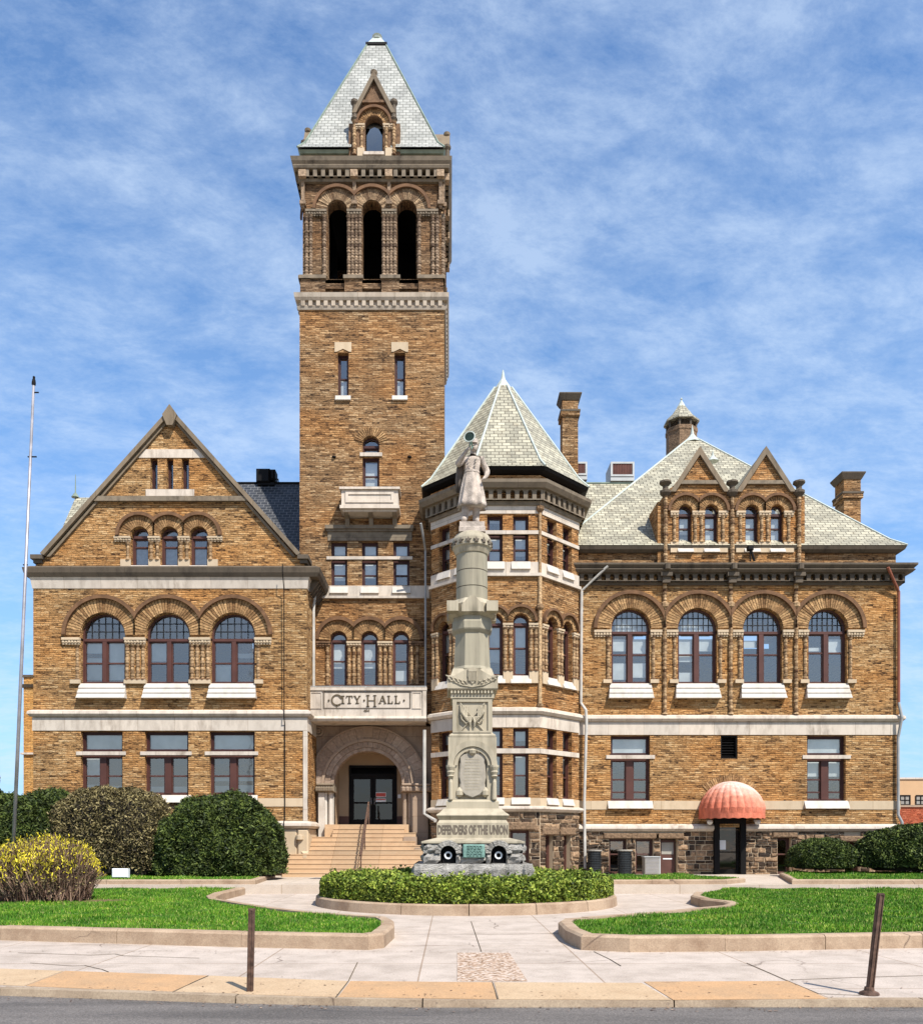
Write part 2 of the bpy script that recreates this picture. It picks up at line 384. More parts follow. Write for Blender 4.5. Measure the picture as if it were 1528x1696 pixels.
# ---------------- architecture pieces ----------------
def rect(u0, u1, z0, z1): return [(u0, z0), (u1, z0), (u1, z1), (u0, z1)]
def archpts(u0, u1, z0, z1, inset=0.0, n=14):
    r = (u1-u0)/2-inset; cu = (u0+u1)/2; sp = z1-(u1-u0)/2
    return [(u0+inset, z0+inset), (u1-inset, z0+inset)]+[(cu+r*math.cos(math.pi*k/n), sp+r*math.sin(math.pi*k/n)) for k in range(n+1)]
def loopframe(mb, outer, inner, d0, d1):
    n = len(outer); i = len(mb.v)
    for (lp, d) in ((outer, d1), (inner, d1), (inner, d0)):
        for (u, z) in lp: mb.P(u, d, z)
    for k in range(n):
        k2 = (k+1) % n
        mb.f.append([i+k, i+k2, i+n+k2, i+n+k]); mb.f.append([i+n+k, i+n+k2, i+2*n+k2, i+2*n+k])
def window(root, fr, u0, u1, z0, z1, arched=False, cols=1, rails=(), rec=0.26, fw=0.07, mat='maroon', grid=0, transom=None,
           blind=(), name='window', mull=0.14, curtain=False, glass='glass'):
    """frame (the part) with pane, muntins and blind under it"""
    f = MB(fr); d1 = -rec+0.07; d0 = -rec-0.03
    o_ = archpts(u0, u1, z0, z1) if arched else rect(u0, u1, z0, z1)
    i_ = archpts(u0, u1, z0, z1, fw) if arched else rect(u0+fw, u1-fw, z0+fw, z1-fw)
    loopframe(f, o_, i_, d0, d1)
    sp = z1-(u1-u0)/2 if arched else z1-fw
    top = transom if transom is not None else (z1-0.02 if not arched else z1-fw)
    if transom is not None: f.box(u0+fw, u1-fw, d0, d1+0.03, transom-0.05, transom+0.06)
    w = (u1-u0-2*fw)/cols
    for k in range(1, cols):
        uc = u0+fw+w*k; f.box(uc-mull/2, uc+mull/2, d0, d1+0.025, z0+fw, top-0.05)
    sash = 0.045
    for k in range(cols):
        a = u0+fw+w*k+(mull/2 if k else 0); b_ = u0+fw+w*(k+1)-(mull/2 if k < cols-1 else 0)
        if not arched or transom is not None:
            zt = (top-0.05) if transom is not None else z1-fw
            loopframe(f, rect(a, b_, z0+fw, zt), rect(a+sash, b_-sash, z0+fw+sash, zt-sash), d0, d1-0.035)
        for rz in rails: f.box(a, b_, d0, d1-0.03, rz-0.03, rz+0.03)
    o = f.build(name, mat, root)
    MB(fr).prism(archpts(u0, u1, z0, z1, fw*0.6) if arched else rect(u0+fw*.6, u1-fw*.6, z0+fw*.6, z1-fw*.6), -rec-0.025, None).build('pane', glass, o)
    if grid:
        g = MB(fr); r = (u1-u0)/2-fw; cu = (u0+u1)/2; zb = (transom or sp)+0.06
        for k in range(1, grid):
            x = -r+2*r*k/grid; h = math.sqrt(max(r*r-x*x, 0.0001)); g.box(cu+x-0.013, cu+x+0.013, -rec-0.02, -rec+0.015, zb, sp+h)
        for zz in (zb+(z1-fw-zb)*0.33, zb+(z1-fw-zb)*0.68):
            h = math.sqrt(max(r*r-max(zz-sp, 0)**2, 0.0001)); g.box(cu-h, cu+h, -rec-0.02, -rec+0.013, zz-0.013, zz+0.013)
        g.build('glazing_bars', 'muntin', o)
    for (bu0, bu1, bz0, bz1) in blind:        # fractions of the opening
        bb = MB(fr)
        U0 = u0+fw+(u1-u0-2*fw)*bu0; U1 = u0+fw+(u1-u0-2*fw)*bu1; Z0 = z0+fw+(z1-z0-2*fw)*bz0; Z1 = z0+fw+(z1-z0-2*fw)*bz1
        if curtain:
            n = 16
            for k in range(n):
                a = U0+(U1-U0)*k/n; b_ = U0+(U1-U0)*(k+1)/n; m_ = (a+b_)/2
                i = len(bb.v)
                for (uu, dd) in ((a, -rec-0.16), (m_, -rec-0.10), (b_, -rec-0.16)):
                    bb.P(uu, dd, Z0); bb.P(uu, dd, Z1)
                bb.f += [[i, i+2, i+3, i+1], [i+2, i+4, i+5, i+3]]
            bb.build('curtain', 'curtain', o)
        else:
            bb.box(U0, U1, -rec-0.11, -rec-0.09, Z0, Z1).build('blind', 'blind', o)
    return o
def sill(root, fr, u0, u1, z0, z1, d=0.12, steps=1, flare=0.0, mat='sillwhite', name='window_sill'):
    """weathered sill sloping out and down, in one or more flights"""
    m = MB(fr)
    for k in range(steps):
        a = z1-(z1-z0)*k/steps; b = z1-(z1-z0)*(k+1)/steps
        dt = 0.02+(d-0.02)*k/steps; db = 0.02+(d-0.02)*(k+1)/steps; f0 = flare*k/steps; f1 = flare*(k+1)/steps
        m.hexa([fr.P(u0-f0, -0.25, a), fr.P(u1+f0, -0.25, a), fr.P(u1+f0, dt, a-0.005), fr.P(u0-f0, dt, a-0.005),
                fr.P(u0-f1, -0.25, b+0.012), fr.P(u1+f1, -0.25, b+0.012), fr.P(u1+f1, db+0.03, b+0.012), fr.P(u0-f1, db+0.03, b+0.012)])
    return m.build(name, mat, root)
def arch(root, fr, cu, cz, r0, r1, rh, half=None, n=22, d=0.06, mat='vous', hmat='hood', sides=(True, True), gap=0.22):
    """one ring of gauged brick with its hood moulding"""
    lo = cu-half if (half and not sides[0]) else cu-rh-1; hi = cu+half if (half and not sides[1]) else cu+rh+1
    m = MB(fr); m.ring(cu, cz, r0, r1, -0.25, d, n, gap=gap, jit=0.012, lo=lo, hi=hi)
    m.ring(cu, cz, r0+0.01, r1-0.01, -0.25, d-0.035, 24, lo=lo, hi=hi)
    a_ = m.build('arch', mat, root)
    h = MB(fr); h.ring(cu, cz, r1, rh, 0.0, d+0.12, 28, lo=lo, hi=hi)
    h.build('hood_moulding', hmat, a_); return a_
def impost(root, fr, u0, u1, z0, z1, d=0.14, mat='cream', name='impost'):
    m = MB(fr); h = z1-z0
    m.box(u0, u1, -0.22, d, z1-h*0.4, z1)
    n = max(2, int((u1-u0)/0.11)); w = (u1-u0)/n
    for k in range(n):
        a = u0+w*k; m.bbox(a+w*.06, a+w*.94, -0.22, d-0.02+random.uniform(-.012, .008), z0+h*0.12, z1-h*0.4-0.003, 0.02)
        m.box(a+w*.2, a+w*.8, -0.22, d-0.06, z0-h*0.12, z0+h*0.12-0.002)
    return m.build(name, mat, root)
def colonnette(root, fr, u, z0, z1, r=0.07, d=0.0, mat='column', cap=True):
    m = MB(fr); n = max(4, int((z1-z0)/0.125)); h = (z1-z0)/n
    for k in range(n):
        rr = r*random.uniform(0.84, 1.16); zb = z0+h*k
        m.lathe(u+random.uniform(-.006, .006), d+random.uniform(-.006, .006), [(rr*.80, zb+0.002), (rr, zb+h*.2), (rr, zb+h*.8), (rr*.80, zb+h-0.002)], 7)
    if cap: m.lathe(u, d, [(r*1.0, z1-h*.5), (r*1.45, z1)], 8).lathe(u, d, [(r*1.45, z0), (r*1.45, z0+h*.25), (r, z0+h*.6)], 8)
    return m.build('colonnette', mat, root)
def band(root, fr, u0, u1, z0, z1, d=0.03, mat='white', name='stone_band', prof=None):
    m = MB(fr)
    if prof is None: m.box(u0, u1, -0.05, d, z0, z1)
    return m.build(name, mat, root)
def corbels(mb, fr, u0, u1, z0, z1, d0, d1, pitch, arched=True):
    """an arcaded corbel course: pierced slab standing off the wall"""
    n = max(1, round((u1-u0)/pitch)); w = (u1-u0)/n; holes = []
    for k in range(n):
        a = u0+w*k+w*0.24; b = u0+w*(k+1)-w*0.24
        if arched: holes.append(archpts(a, b, z0+(z1-z0)*0.10, z1-(z1-z0)*0.08, 0, 6))
        else: holes.append(rect(a, b, z0+(z1-z0)*0.06, z1-(z1-z0)*0.06))
    mb.fr = fr; mb.wall(rect(u0, u1, z0, z1), holes, d1, d1-d0)
def downpipe(root, pts, r=0.06, mat='pipe', name='downspout'):
    return MB().tube(pts, r, 10).build(name, mat, root)
def text_mesh(txt, size, name, mat, parent, fr, u, z, d, depth=0.01, sx=1.0, bold=0.0, align='CENTER'):
    cu = bpy.data.curves.new('txt', 'FONT'); cu.body = txt; cu.size = size; cu.align_x = align; cu.align_y = 'CENTER'
    cu.extrude = depth; cu.offset = bold; cu.resolution_u = 3
    to = bpy.data.objects.new('txt', cu); C.objects.link(to)
    dg = bpy.context.evaluated_depsgraph_get(); me = bpy.data.meshes.new_from_object(to.evaluated_get(dg))
    C.objects.unlink(to); bpy.data.objects.remove(to)
    org = parent['_org'] if parent is not None else (0, 0, 0)
    for vv in me.vertices:
        x, y, z_ = vv.co; q = fr.P(u+x*sx, d+z_, z+y); vv.co = (q[0]-org[0], q[1]-org[1], q[2]-org[2])
    me.materials.clear(); me.materials.append(M[mat]); me.name = name
    o = bpy.data.objects.new(name, me); C.objects.link(o); o.parent = parent; o['_org'] = org; return o
def rubble(mb, fr, u0, u1, z0, z1, holes, d=0.0, row=0.21):
    """random coursed rough stones, each its own block"""
    z = z0
    while z < z1-0.04:
        h = min(random.uniform(row*.55, row*1.45), z1-z)
        if z1-z-h < 0.08: h = z1-z
        u = u0
        while u < u1-0.03:
            w = min(random.uniform(0.14, 0.58), u1-u)
            if u1-u-w < 0.1: w = u1-u
            a, b, c, e = u+.014, u+w-.014, z+.013, z+h-.013
            segs = [(a, b, c, e)]
            for (h0, h1, y0, y1) in holes:
                ns = []
                for (p, q, r_, s_) in segs:
                    if q <= h0 or p >= h1 or s_ <= y0 or r_ >= y1: ns.append((p, q, r_, s_)); continue
                    if p < h0-0.05: ns.append((p, h0, r_, s_))
                    if q > h1+0.05: ns.append((h1, q, r_, s_))
                    if r_ < y0-0.04: ns.append((max(p, h0), min(q, h1), r_, y0))
                    if s_ > y1+0.04: ns.append((max(p, h0), min(q, h1), y1, s_))
                segs = ns
            for (p, q, r_, s_) in segs:
                i = len(mb.v); dd = d+random.uniform(0.015, 0.07); j = lambda: random.uniform(-.028, .028)
                ch = 0.028
                for (k, d_) in ((0, d-0.04), (0.0, d+0.01), (ch, dd)):
                    for (uu, zz) in ((p+k, r_+k), (q-k, r_+k), (q-k, s_-k), (p+k, s_-k)):
                        mb.P(uu+j()*(k > 0), d_+j()*(k > 0), zz+j()*(k > 0))
                cc = mb.P((p+q)/2+j()*2, dd+random.uniform(-.01, .05), (r_+s_)/2+j()*2)
                for r0 in (0, 4):
                    for k in range(4): mb.f.append([i+r0+k, i+r0+(k+1) % 4, i+r0+4+(k+1) % 4, i+r0+4+k])
                for k in range(4): mb.f.append([i+8+k, i+8+(k+1) % 4, cc])
            u += w
        z += h
# =====================================================================
# SKY (world) and GROUND
# =====================================================================
nt = W.node_tree; bg = nt.nodes['Background']
sky = nd(nt, 'ShaderNodeTexSky', sky_type='NISHITA', sun_disc=False, sun_elevation=R(SUN_EL), sun_rotation=R(180-SUN_AZ), air_density=1.0, dust_density=0.6, ozone_density=1.6)
tc = nt.nodes.new('ShaderNodeTexCoord'); dv = tc.outputs['Generated']
sx = nd(nt, 'ShaderNodeSeparateXYZ', i_Vector=dv)
zz = math_(nt, 'ADD', math_(nt, 'MAXIMUM', sx.outputs[2], 0.0), 0.22)
pv = nd(nt, 'ShaderNodeCombineXYZ', i_X=math_(nt, 'DIVIDE', sx.outputs[0], zz), i_Y=math_(nt, 'DIVIDE', sx.outputs[1], zz)).outputs[0]
rot = nd(nt, 'ShaderNodeMapping', i_Vector=pv, i_Rotation=(0, 0, R(24)), i_Scale=(1.0, 1.8, 1)).outputs[0]
n1 = noise(nt, rot, 1.5, 9, 0.66, 0.35)
n2 = noise(nt, scale(nt, rot, (1.0, 0.75, 1)), 6.5, 8, 0.72, 0.15)
n3 = noise(nt, pv, 0.9, 3, 0.5)
cl = math_(nt, 'ADD', math_(nt, 'MULTIPLY', n1, 0.55), math_(nt, 'ADD', math_(nt, 'MULTIPLY', n2, 0.60), math_(nt, 'MULTIPLY', n3, 0.20)))
cl = ramp(nt, cl, [(0.57, 0.0), (0.66, 0.34), (0.78, 0.95)])
hz = ramp(nt, sx.outputs[2], [(0.0, 0.88), (0.12, 0.55), (0.35, 0.30), (0.75, 0.08)])
base = mix(nt, 1.0, sky.outputs[0], (0.88, 1.24, 1.64), 'MULTIPLY')
hazecol = mix(nt, ramp(nt, math_(nt, 'ADD', math_(nt, 'MULTIPLY', sx.outputs[1], 0.5), 0.5), [(0.25, 0.0), (0.75, 1.0)]), (5.4, 5.8, 6.2), (3.3, 5.5, 8.3))   # paler towards the sun
base = mix(nt, hz, base, hazecol)
c = mix(nt, math_(nt, 'MULTIPLY', cl, 0.52), base, (5.7, 6.9, 8.5))
nt.links.new(c, bg.inputs[0]); bg.inputs[1].default_value = 0.09

def G(px, py, z=0.0):
    Y = F*(EYE-z)/(py-HY); return ((px-VX)*Y/F, Y)
# asphalt
m, nt, p = newmat('worn_asphalt'); ps = pos(nt)
n = noise(nt, ps, 60, 3, 0.7); n2 = noise(nt, scale(nt, ps, (0.35, 2.2, 1)), 1.0, 5)
c = ramp(nt, n, [(0.3, (.06, .053, .047)), (0.55, (.13, .113, .10)), (0.75, (.25, .22, .195))])
c = mix(nt, 1.0, c, ramp(nt, n2, [(0.35, .72), (.6, 1.15)]), 'MULTIPLY')
c = mix(nt, ramp(nt, noise(nt, scale(nt, ps, (1.2, 9, 1)), 1.0, 3), [(.66, 0), (.70, .7)]), c, (.05, .045, .045))
setin(nt, p, 'Base Color', c); p.inputs['Roughness'].default_value = .85; bump(nt, p, n, .5, .01); M['asphalt'] = m
def conc(name, col, dirt, joints, seed=0.0, cracks=True):
    m, nt, p = newmat(name); ps = pos(nt); q = vmath(nt, 'ADD', ps, (seed, seed*2, 0)).outputs[0]
    n = noise(nt, q, 45, 4, .7); n2 = noise(nt, q, 1.6, 9, .72)
    c = mix(nt, ramp(nt, n2, [(.42, 0), (.7, .8)]), col, dirt)
    c = mix(nt, 1.0, c, ramp(nt, n, [(.3, .74), (.7, 1.14)]), 'MULTIPLY')
    sp = ramp(nt, noise(nt, q, 17, 2, .5), [(.70, 0), (.76, .55)]); c = mix(nt, sp, c, (.16, .12, .09))
    if joints:
        bt = nd(nt, 'ShaderNodeTexBrick', i_Vector=vmath(nt, 'ADD', q, (joints[2], joints[3], 0)).outputs[0], i_Scale=1.0, i_Color1=(1, 1, 1, 1), i_Color2=(.9, .89, .88, 1), i_Mortar=(.62, .55, .48, 1), i_Mortar_Size=.012, i_Brick_Width=joints[0], i_Row_Height=joints[1], offset=0.0)
        c = mix(nt, 1.0, c, bt.outputs['Color'], 'MULTIPLY')
    if cracks:
        vo = nd(nt, 'ShaderNodeTexVoronoi', feature='DISTANCE_TO_EDGE', i_Scale=.42); nt.links.new(mix(nt, .22, q, nd(nt, 'ShaderNodeTexNoise', i_Vector=q, i_Scale=1.5, i_Detail=5.0).outputs['Color'], 'LINEAR_LIGHT'), vo.inputs['Vector'])
        k = math_(nt, 'MULTIPLY', ramp(nt, vo.outputs['Distance'], [(0, 1), (.008, 0)]), ramp(nt, noise(nt, q, .45, 2), [(.55, 0), (.62, .8)]))
        c = mix(nt, k, c, (.09, .06, .045))
    setin(nt, p, 'Base Color', c); p.inputs['Roughness'].default_value = .85; p.inputs['Specular IOR Level'].default_value = .2; bump(nt, p, n, .3, .01); M[name] = m
conc('pale_concrete', (.53, .445, .375), (.33, .27, .22), (2.3, 2.02, .4, .13))
conc('tan_paving', (.50, .30, .155), (.36, .24, .14), None, 3.1, True)
conc('tan_paving_pale', (.50, .36, .225), (.40, .27, .16), None, 5.1, False)
conc('terrace_concrete', (.54, .455, .37), (.43, .35, .28), (2.6, 2.2, .9, .4), 2.0, False)
conc('kerb_stone', (.41, .30, .205), (.21, .13, .08), None, 7.3, True)
conc('street_kerb', (.38, .29, .20), (.19, .13, .085), None, 9.3, True)
m, nt, p = newmat('exposed_aggregate'); ps = pos(nt)
vo = nd(nt, 'ShaderNodeTexVoronoi', i_Vector=ps, i_Scale=28.0); c = ramp(nt, noise(nt, vo.outputs['Position'], 40, 0), [(.3, (.17, .10, .055)), (.5, (.40, .27, .18)), (.65, (.54, .44, .36))])
setin(nt, p, 'Base Color', c); p.inputs['Roughness'].default_value = .9; bump(nt, p, vo.outputs['Distance'], .5, .01); M['aggregate'] = m
m, nt, p = newmat('lawn_soil'); ps = pos(nt)
c = mix(nt, ramp(nt, noise(nt, ps, 2.0, 5), [(.4, 0), (.6, 1)]), (.035, .085, .012), (.06, .12, .02)); setin(nt, p, 'Base Color', c); p.inputs['Roughness'].default_value = 1; M['lawnbase'] = m
M['mulch'] = plain('brown_mulch', (.17, .10, .06), .95, .5, 12, .8)

# the street kerb line (slightly crooked, as in the photo)
K = [(-60, 13.2), (-5.3, 9.93), (-2.4, 9.45), (-.3, 9.22), (5.2, 9.24), (14, 9.0), (60, 8.2)]
m = MB(); m.plate([(-400, -300), (400, -300), (400, 500), (-400, 500)], -.9, -.14); struct(m.build('ground', 'terrace_concrete'))
m = MB(); m.plate([(-60, -20), (60, -20)]+[(x, y-.005) for x, y in reversed(K)], -.138, -.075); struct(m.build('road', 'asphalt'))
m = MB()
for i in range(len(K)-1):
    (xa, ya), (xb, yb) = K[i], K[i+1]; n = max(1, int(abs(xb-xa)/2.4))
    for k in range(n):
        p0 = (xa+(xb-xa)*k/n, ya+(yb-ya)*k/n); p1 = (xa+(xb-xa)*(k+1)/n, ya+(yb-ya)*(k+1)/n); g = .008; dz = random.uniform(-.004, .004)
        m.hexa([(p0[0]+g, p0[1], -.13), (p1[0]-g, p1[1], -.13), (p1[0]-g, p1[1]+.16, -.13), (p0[0]+g, p0[1]+.16, -.13), (p0[0]+g, p0[1]+.02, .002+dz), (p1[0]-g, p1[1]+.02, .002+dz), (p1[0]-g, p1[1]+.16, .004+dz), (p0[0]+g, p0[1]+.16, .004+dz)])
struct(m.build('kerb', 'street_kerb'))
m = MB(); m.plate([(x, y+.165) for x, y in K]+[(60, 27.6), (-60, 27.6)], -.13, 0.0); struct(m.build('pavement', 'pale_concrete'))
m = MB(); m.plate([(-60, 27.6), (60, 27.6), (60, 62), (-60, 62)], -.13, GZ); struct(m.build('terrace', 'terrace_concrete'))
# tan flags along the kerb
def flag(pts, mat): 
    m = MB(); m.plate([G(*q) for q in pts], .0015, .006); struct(m.build('paving_flag', mat))
flag([(-60, 1603), (105, 1609), (40, 1634), (-60, 1630)], 'tan_paving_pale'); flag([(108, 1609), (345, 1617), (283, 1644), (43, 1634)], 'tan_paving')
flag([(348, 1617), (577, 1626), (556, 1652), (286, 1644)], 'tan_paving_pale'); flag([(580, 1626), (815, 1628), (822, 1656), (560, 1652)], 'tan_paving')
flag([(818, 1628), (1062, 1629), (1110, 1657), (826, 1656)], 'tan_paving_pale'); flag([(1066, 1627), (1305, 1626), (1370, 1655), (1114, 1657)], 'tan_paving')
m = MB(); m.plate([G(*q) for q in ((757, 1579), (843, 1579), (873, 1626), (757, 1626))], .0015, .007); struct(m.build('paving_patch', 'aggregate'))
m = MB()
def seam(pts, w=.012):
    for a_, b_ in zip(pts[:-1], pts[1:]):
        a_, b_ = G(*a_), G(*b_); dx, dy = b_[0]-a_[0], b_[1]-a_[1]; L_ = math.hypot(dx, dy); ox, oy = -dy/L_*w/2, dx/L_*w/2
        m.plate([(a_[0]+ox, a_[1]+oy), (a_[0]-ox, a_[1]-oy), (b_[0]-ox, b_[1]-oy), (b_[0]+ox, b_[1]+oy)], .006, .0085)
for s_ in ([(345, 1617), (320, 1628), (286, 1645)], [(577, 1626), (556, 1653)], [(592, 1595), (577, 1626)], [(815, 1628), (824, 1656)], [(1236, 1596), (1300, 1624), (1355, 1647), (1425, 1650)], [(780, 1527), (797, 1577)], [(1310, 1624), (1420, 1620), (1530, 1617)], [(30, 1579), (150, 1583), (190, 1581), (205, 1584), (330, 1588)], [(50, 1596), (120, 1601), (140, 1600), (170, 1607), (180, 1611)], [(983, 1577), (1010, 1590), (1028, 1601)], [(656, 1548), (850, 1548), (925, 1547)]): seam(s_)
struct(m.build('pavement_joint', 'ink'))

# ---------- kerbed lawns ----------
def inset(pts, d):
    n = len(pts); out = []
    ar = sum(pts[i][0]*pts[(i+1) % n][1]-pts[(i+1) % n][0]*pts[i][1] for i in range(n)); sg_ = 1 if ar > 0 else -1
    for i in range(n):
        a_, b_, c_ = pts[i-1], pts[i], pts[(i+1) % n]
        def nn(p, q): dx, dy = q[0]-p[0], q[1]-p[1]; L_ = math.hypot(dx, dy) or 1; return (-dy/L_*sg_, dx/L_*sg_)
        n0, n1 = nn(a_, b_), nn(b_, c_); mx, my = n0[0]+n1[0], n0[1]+n1[1]; q = 2/max(mx*mx+my*my, .5); out.append((b_[0]+mx*q*d/1, b_[1]+my*q*d/1))
    return out
def pip(x, y, poly):
    ins = np.zeros(x.shape, bool); n = len(poly); j = n-1
    for i in range(n):
        xi, yi = poly[i]; xj, yj = poly[j]
        with np.errstate(divide='ignore', invalid='ignore'): ins ^= ((yi > y) != (yj > y)) & (x < (xj-xi)*(y-yi)/((yj-yi) or 1e-9)+xi)
        j = i
    return ins
def kerb_ring(pts, z0, z1, w, open_edges=(), name='lawn_kerb', crack=1.9):
    """upright stones round the lawn"""
    m = MB(); inn = inset(pts, w); n = len(pts)
    for i in range(n):
        if i in open_edges: continue
        a_, b_, c_, e_ = pts[i], pts[(i+1) % n], inn[(i+1) % n], inn[i]; L_ = math.hypot(b_[0]-a_[0], b_[1]-a_[1]); k = max(1, round(L_/crack))
        for q in range(k):
            t0, t1 = q/k, (q+1)/k; g = .006/L_ if k > 1 else 0
            lp = lambda p, r, t: (p[0]+(r[0]-p[0])*t, p[1]+(r[1]-p[1])*t)
            A1, B1, B2, A2 = lp(a_, b_, t0+g), lp(a_, b_, t1-g), lp(e_, c_, t1-g), lp(e_, c_, t0+g); dz = random.uniform(-.008, .008); ch = .2
            A3, B3 = lp(A1, A2, ch), lp(B1, B2, ch)
            m.hexa([(*A1, z0), (*B1, z0), (*B2, z0), (*A2, z0), (*A1, z1-.035+dz), (*B1, z1-.035+dz), (*B2, z1+dz), (*A2, z1+dz)])
            m.hexa([(*A1, z1-.035+dz), (*B1, z1-.035+dz), (*B2, z1+dz-.002), (*A2, z1+dz-.002), (*A3, z1+dz), (*B3, z1+dz), (*B2, z1+dz), (*A2, z1+dz)])
    return struct(m.build(name, 'kerb_stone'))
def grass_mat():
    m, nt, p = newmat('grass_blades'); ps = pos(nt); r = island(nt)
    c = ramp(nt, r, [(0, (.030, .11, .006)), (.5, (.075, .215, .012)), (.85, (.19, .33, .03)), (1, (.42, .40, .14))])
    c = mix(nt, 1.0, c, ramp(nt, noise(nt, ps, 1.1, 4), [(.33, (.5, .62, .6)), (.55, (1.05, 1.0, 1.0)), (.72, (1.4, 1.2, 1.0))]), 'MULTIPLY')
    setin(nt, p, 'Base Color', c); p.inputs['Roughness'].default_value = .6; p.inputs['Specular IOR Level'].default_value = .15
    return m
M['grass'] = grass_mat()
def np_mesh(name, verts, nper, mat, loc=(0, 0, 0), parent=None):
    """verts (N,nper,3): N loose faces"""
    n = len(verts); me = bpy.data.meshes.new(name)
    v = (verts-np.array(loc if parent is None else parent['_org'])).reshape(-1, 3).astype(np.float32)
    me.vertices.add(len(v)); me.vertices.foreach_set('co', v.ravel()); me.loops.add(n*nper); me.loops.foreach_set('vertex_index', np.arange(n*nper, dtype=np.int32))
    me.polygons.add(n); me.polygons.foreach_set('loop_start', np.arange(0, n*nper, nper, dtype=np.int32)); me.polygons.foreach_set('loop_total', np.full(n, nper, dtype=np.int32))
    me.update(calc_edges=True); me.materials.append(M[mat] if isinstance(mat, str) else mat)
    o = bpy.data.objects.new(name, me); C.objects.link(o)
    if parent is not None: o.parent = parent; o['_org'] = parent['_org']
    else: o.location = loc; o['_org'] = tuple(loc)
    return o
def grass(poly, z, n, h=.06, w=.012, label='', xr=None):
    P_ = np.array(poly); x0, y0 = P_.min(0); x1, y1 = P_.max(0)
    if xr: x0, x1 = max(x0, xr[0]), min(x1, xr[1])
    # denser towards the near edge, where each blade shows
    pts = []
    while sum(len(q) for q in pts) < n:
        x = RNG.uniform(x0, x1, n); y = y0+(y1-y0)*RNG.random(n)**1.5; k = pip(x, y, poly) & (np.abs(x) < y*.62+3.0); pts.append(np.stack([x[k], y[k]], 1))
    q = np.concatenate(pts)[:n]; a = RNG.uniform(0, 2*np.pi, n); far = .6+q[:, 1]/22
    hh = h*RNG.uniform(.5, 1.5, n)*(0.8+.5*np.sin(q[:, 0]*1.9+q[:, 1]*1.3)*np.sin(q[:, 1]*2.3-q[:, 0])); ww = w*RNG.uniform(.6, 1.4, n)*far
    le = RNG.normal(0, .35, (n, 2))*hh[:, None]
    V = np.zeros((n, 3, 3)); dx, dy = np.cos(a)*ww, np.sin(a)*ww
    V[:, 0, 0] = q[:, 0]-dx; V[:, 0, 1] = q[:, 1]-dy; V[:, 1, 0] = q[:, 0]+dx; V[:, 1, 1] = q[:, 1]+dy; V[:, 2, 0] = q[:, 0]+le[:, 0]; V[:, 2, 1] = q[:, 1]+le[:, 1]; V[:, :2, 2] = z-.01; V[:, 2, 2] = z+hh
    o = np_mesh('grass', V, 3, 'grass'); tag(o, label, 'grass', kind='stuff'); return o
KZ = .24; KH = .45
def T(px, py): return G(px, py, KZ)
lawnL = [(-24, 16.6), T(0, 1535), T(400, 1545), T(610, 1549), T(636, 1546), T(653, 1532), T(652, 1524), T(640, 1518), T(530, 1511), T(440, 1501), T(362, 1489), T(357, 1484), T(370, 1478), T(406, 1469.5), (-6.9, 27.4), (-24, 27.4)]
lawnR = [T(924, 1526), T(936, 1538), T(962, 1549), T(1042, 1552), T(1200, 1551), T(1528, 1546), (24, 13.2), (24, 27.4), T(1190, 1469.5), T(1150, 1477), T(1143, 1483), T(1160, 1488), T(1196, 1492), T(1206, 1496), T(1192, 1500), T(1060, 1512), T(960, 1519), T(932, 1521)]
for nm, poly, oe, lb in (('lawn', lawnL, (14, 15, 13), 'short bright green grass on the left lawn'), ('lawn', lawnR, (6, 7, 8), 'short bright green grass on the right lawn')):
    kerb_ring(poly, -.02, KZ, .24, oe)
    inn = inset(poly, .235); m = MB(); m.plate(inn, -.02, KZ-.05); struct(m.build(nm, 'lawnbase')); grass(inn, KZ-.05, 150000, .062, .010, lb)
def T2(px, py): return G(px, py, KH+.1)
kh = GZ+.16
def T3(px, py): return G(px, py, kh)
lawnB = [(-26, 27.75), (T3(415, 1461)[0]-.2, 27.75), T3(456, 1446.5), (T3(456, 1446.5)[0]-.05, 34.3), (-26, 34.3)]
lawnC = [(T3(1012, 1460)[0]-.9, 27.75), (T3(1255, 1460)[0]-.6, 27.75), (T3(1225, 1455)[0]+.3, 29.0), T3(1120, 1447.5), (T3(1012, 1450)[0]-.9, 31.0)]
lawnD = [T3(1290, 1446), (T3(1345, 1461)[0], 27.75), (26, 27.75), (26, 34.9), (T3(1290, 1446)[0]+.9, 34.9)]
for poly, oe, n_, lb in ((lawnB, (2, 3, 4), 40000, 'short green grass in the narrow bed before the clipped bushes'), (lawnC, (2, 3, 4), 16000, 'short green grass in the small wedge by the basement wall'), (lawnD, (2, 3), 40000, 'short green grass in the bed under the right-hand evergreens')):
    kerb_ring(poly, GZ-.4 if True else 0, kh, .2, oe, crack=2.6); inn = inset(poly, .18); m = MB(); m.plate(inn, GZ-.05, kh-.03); struct(m.build('lawn', 'lawnbase')); grass(inn, kh-.03, n_, .07, .012, lb)
# =====================================================================
# CITY HALL
# =====================================================================

hall = thing('city_hall', 'large orange brick city hall with a tall square bell tower and an octagonal bay', 'city hall', (1.0, 36.0, GZ))
FL = Fr(0, 34.6); FE = Fr(0, 37.0); FB = Fr(0, 35.5); FA = Fr(0, 37.05); FR = Fr(0, 36.0)
def rb(lo=0.0, hi=0.8): return random.uniform(lo, hi)
PX0, PX1 = FL.U(55), FL.U(508)        # pavilion left and right
TX0, TX1 = FE.U(496), FE.U(735); TCX = (TX0+TX1)/2; TY0, TY1 = 37.0, 43.0
RX1 = FR.U(1489); RY1 = 50.5
OC = (2.32, 37.0); OA = 3.1; OH = OA*math.tan(math.pi/8)
SC0, SC1 = 6.78, 7.08                  # string course between ground and first floor
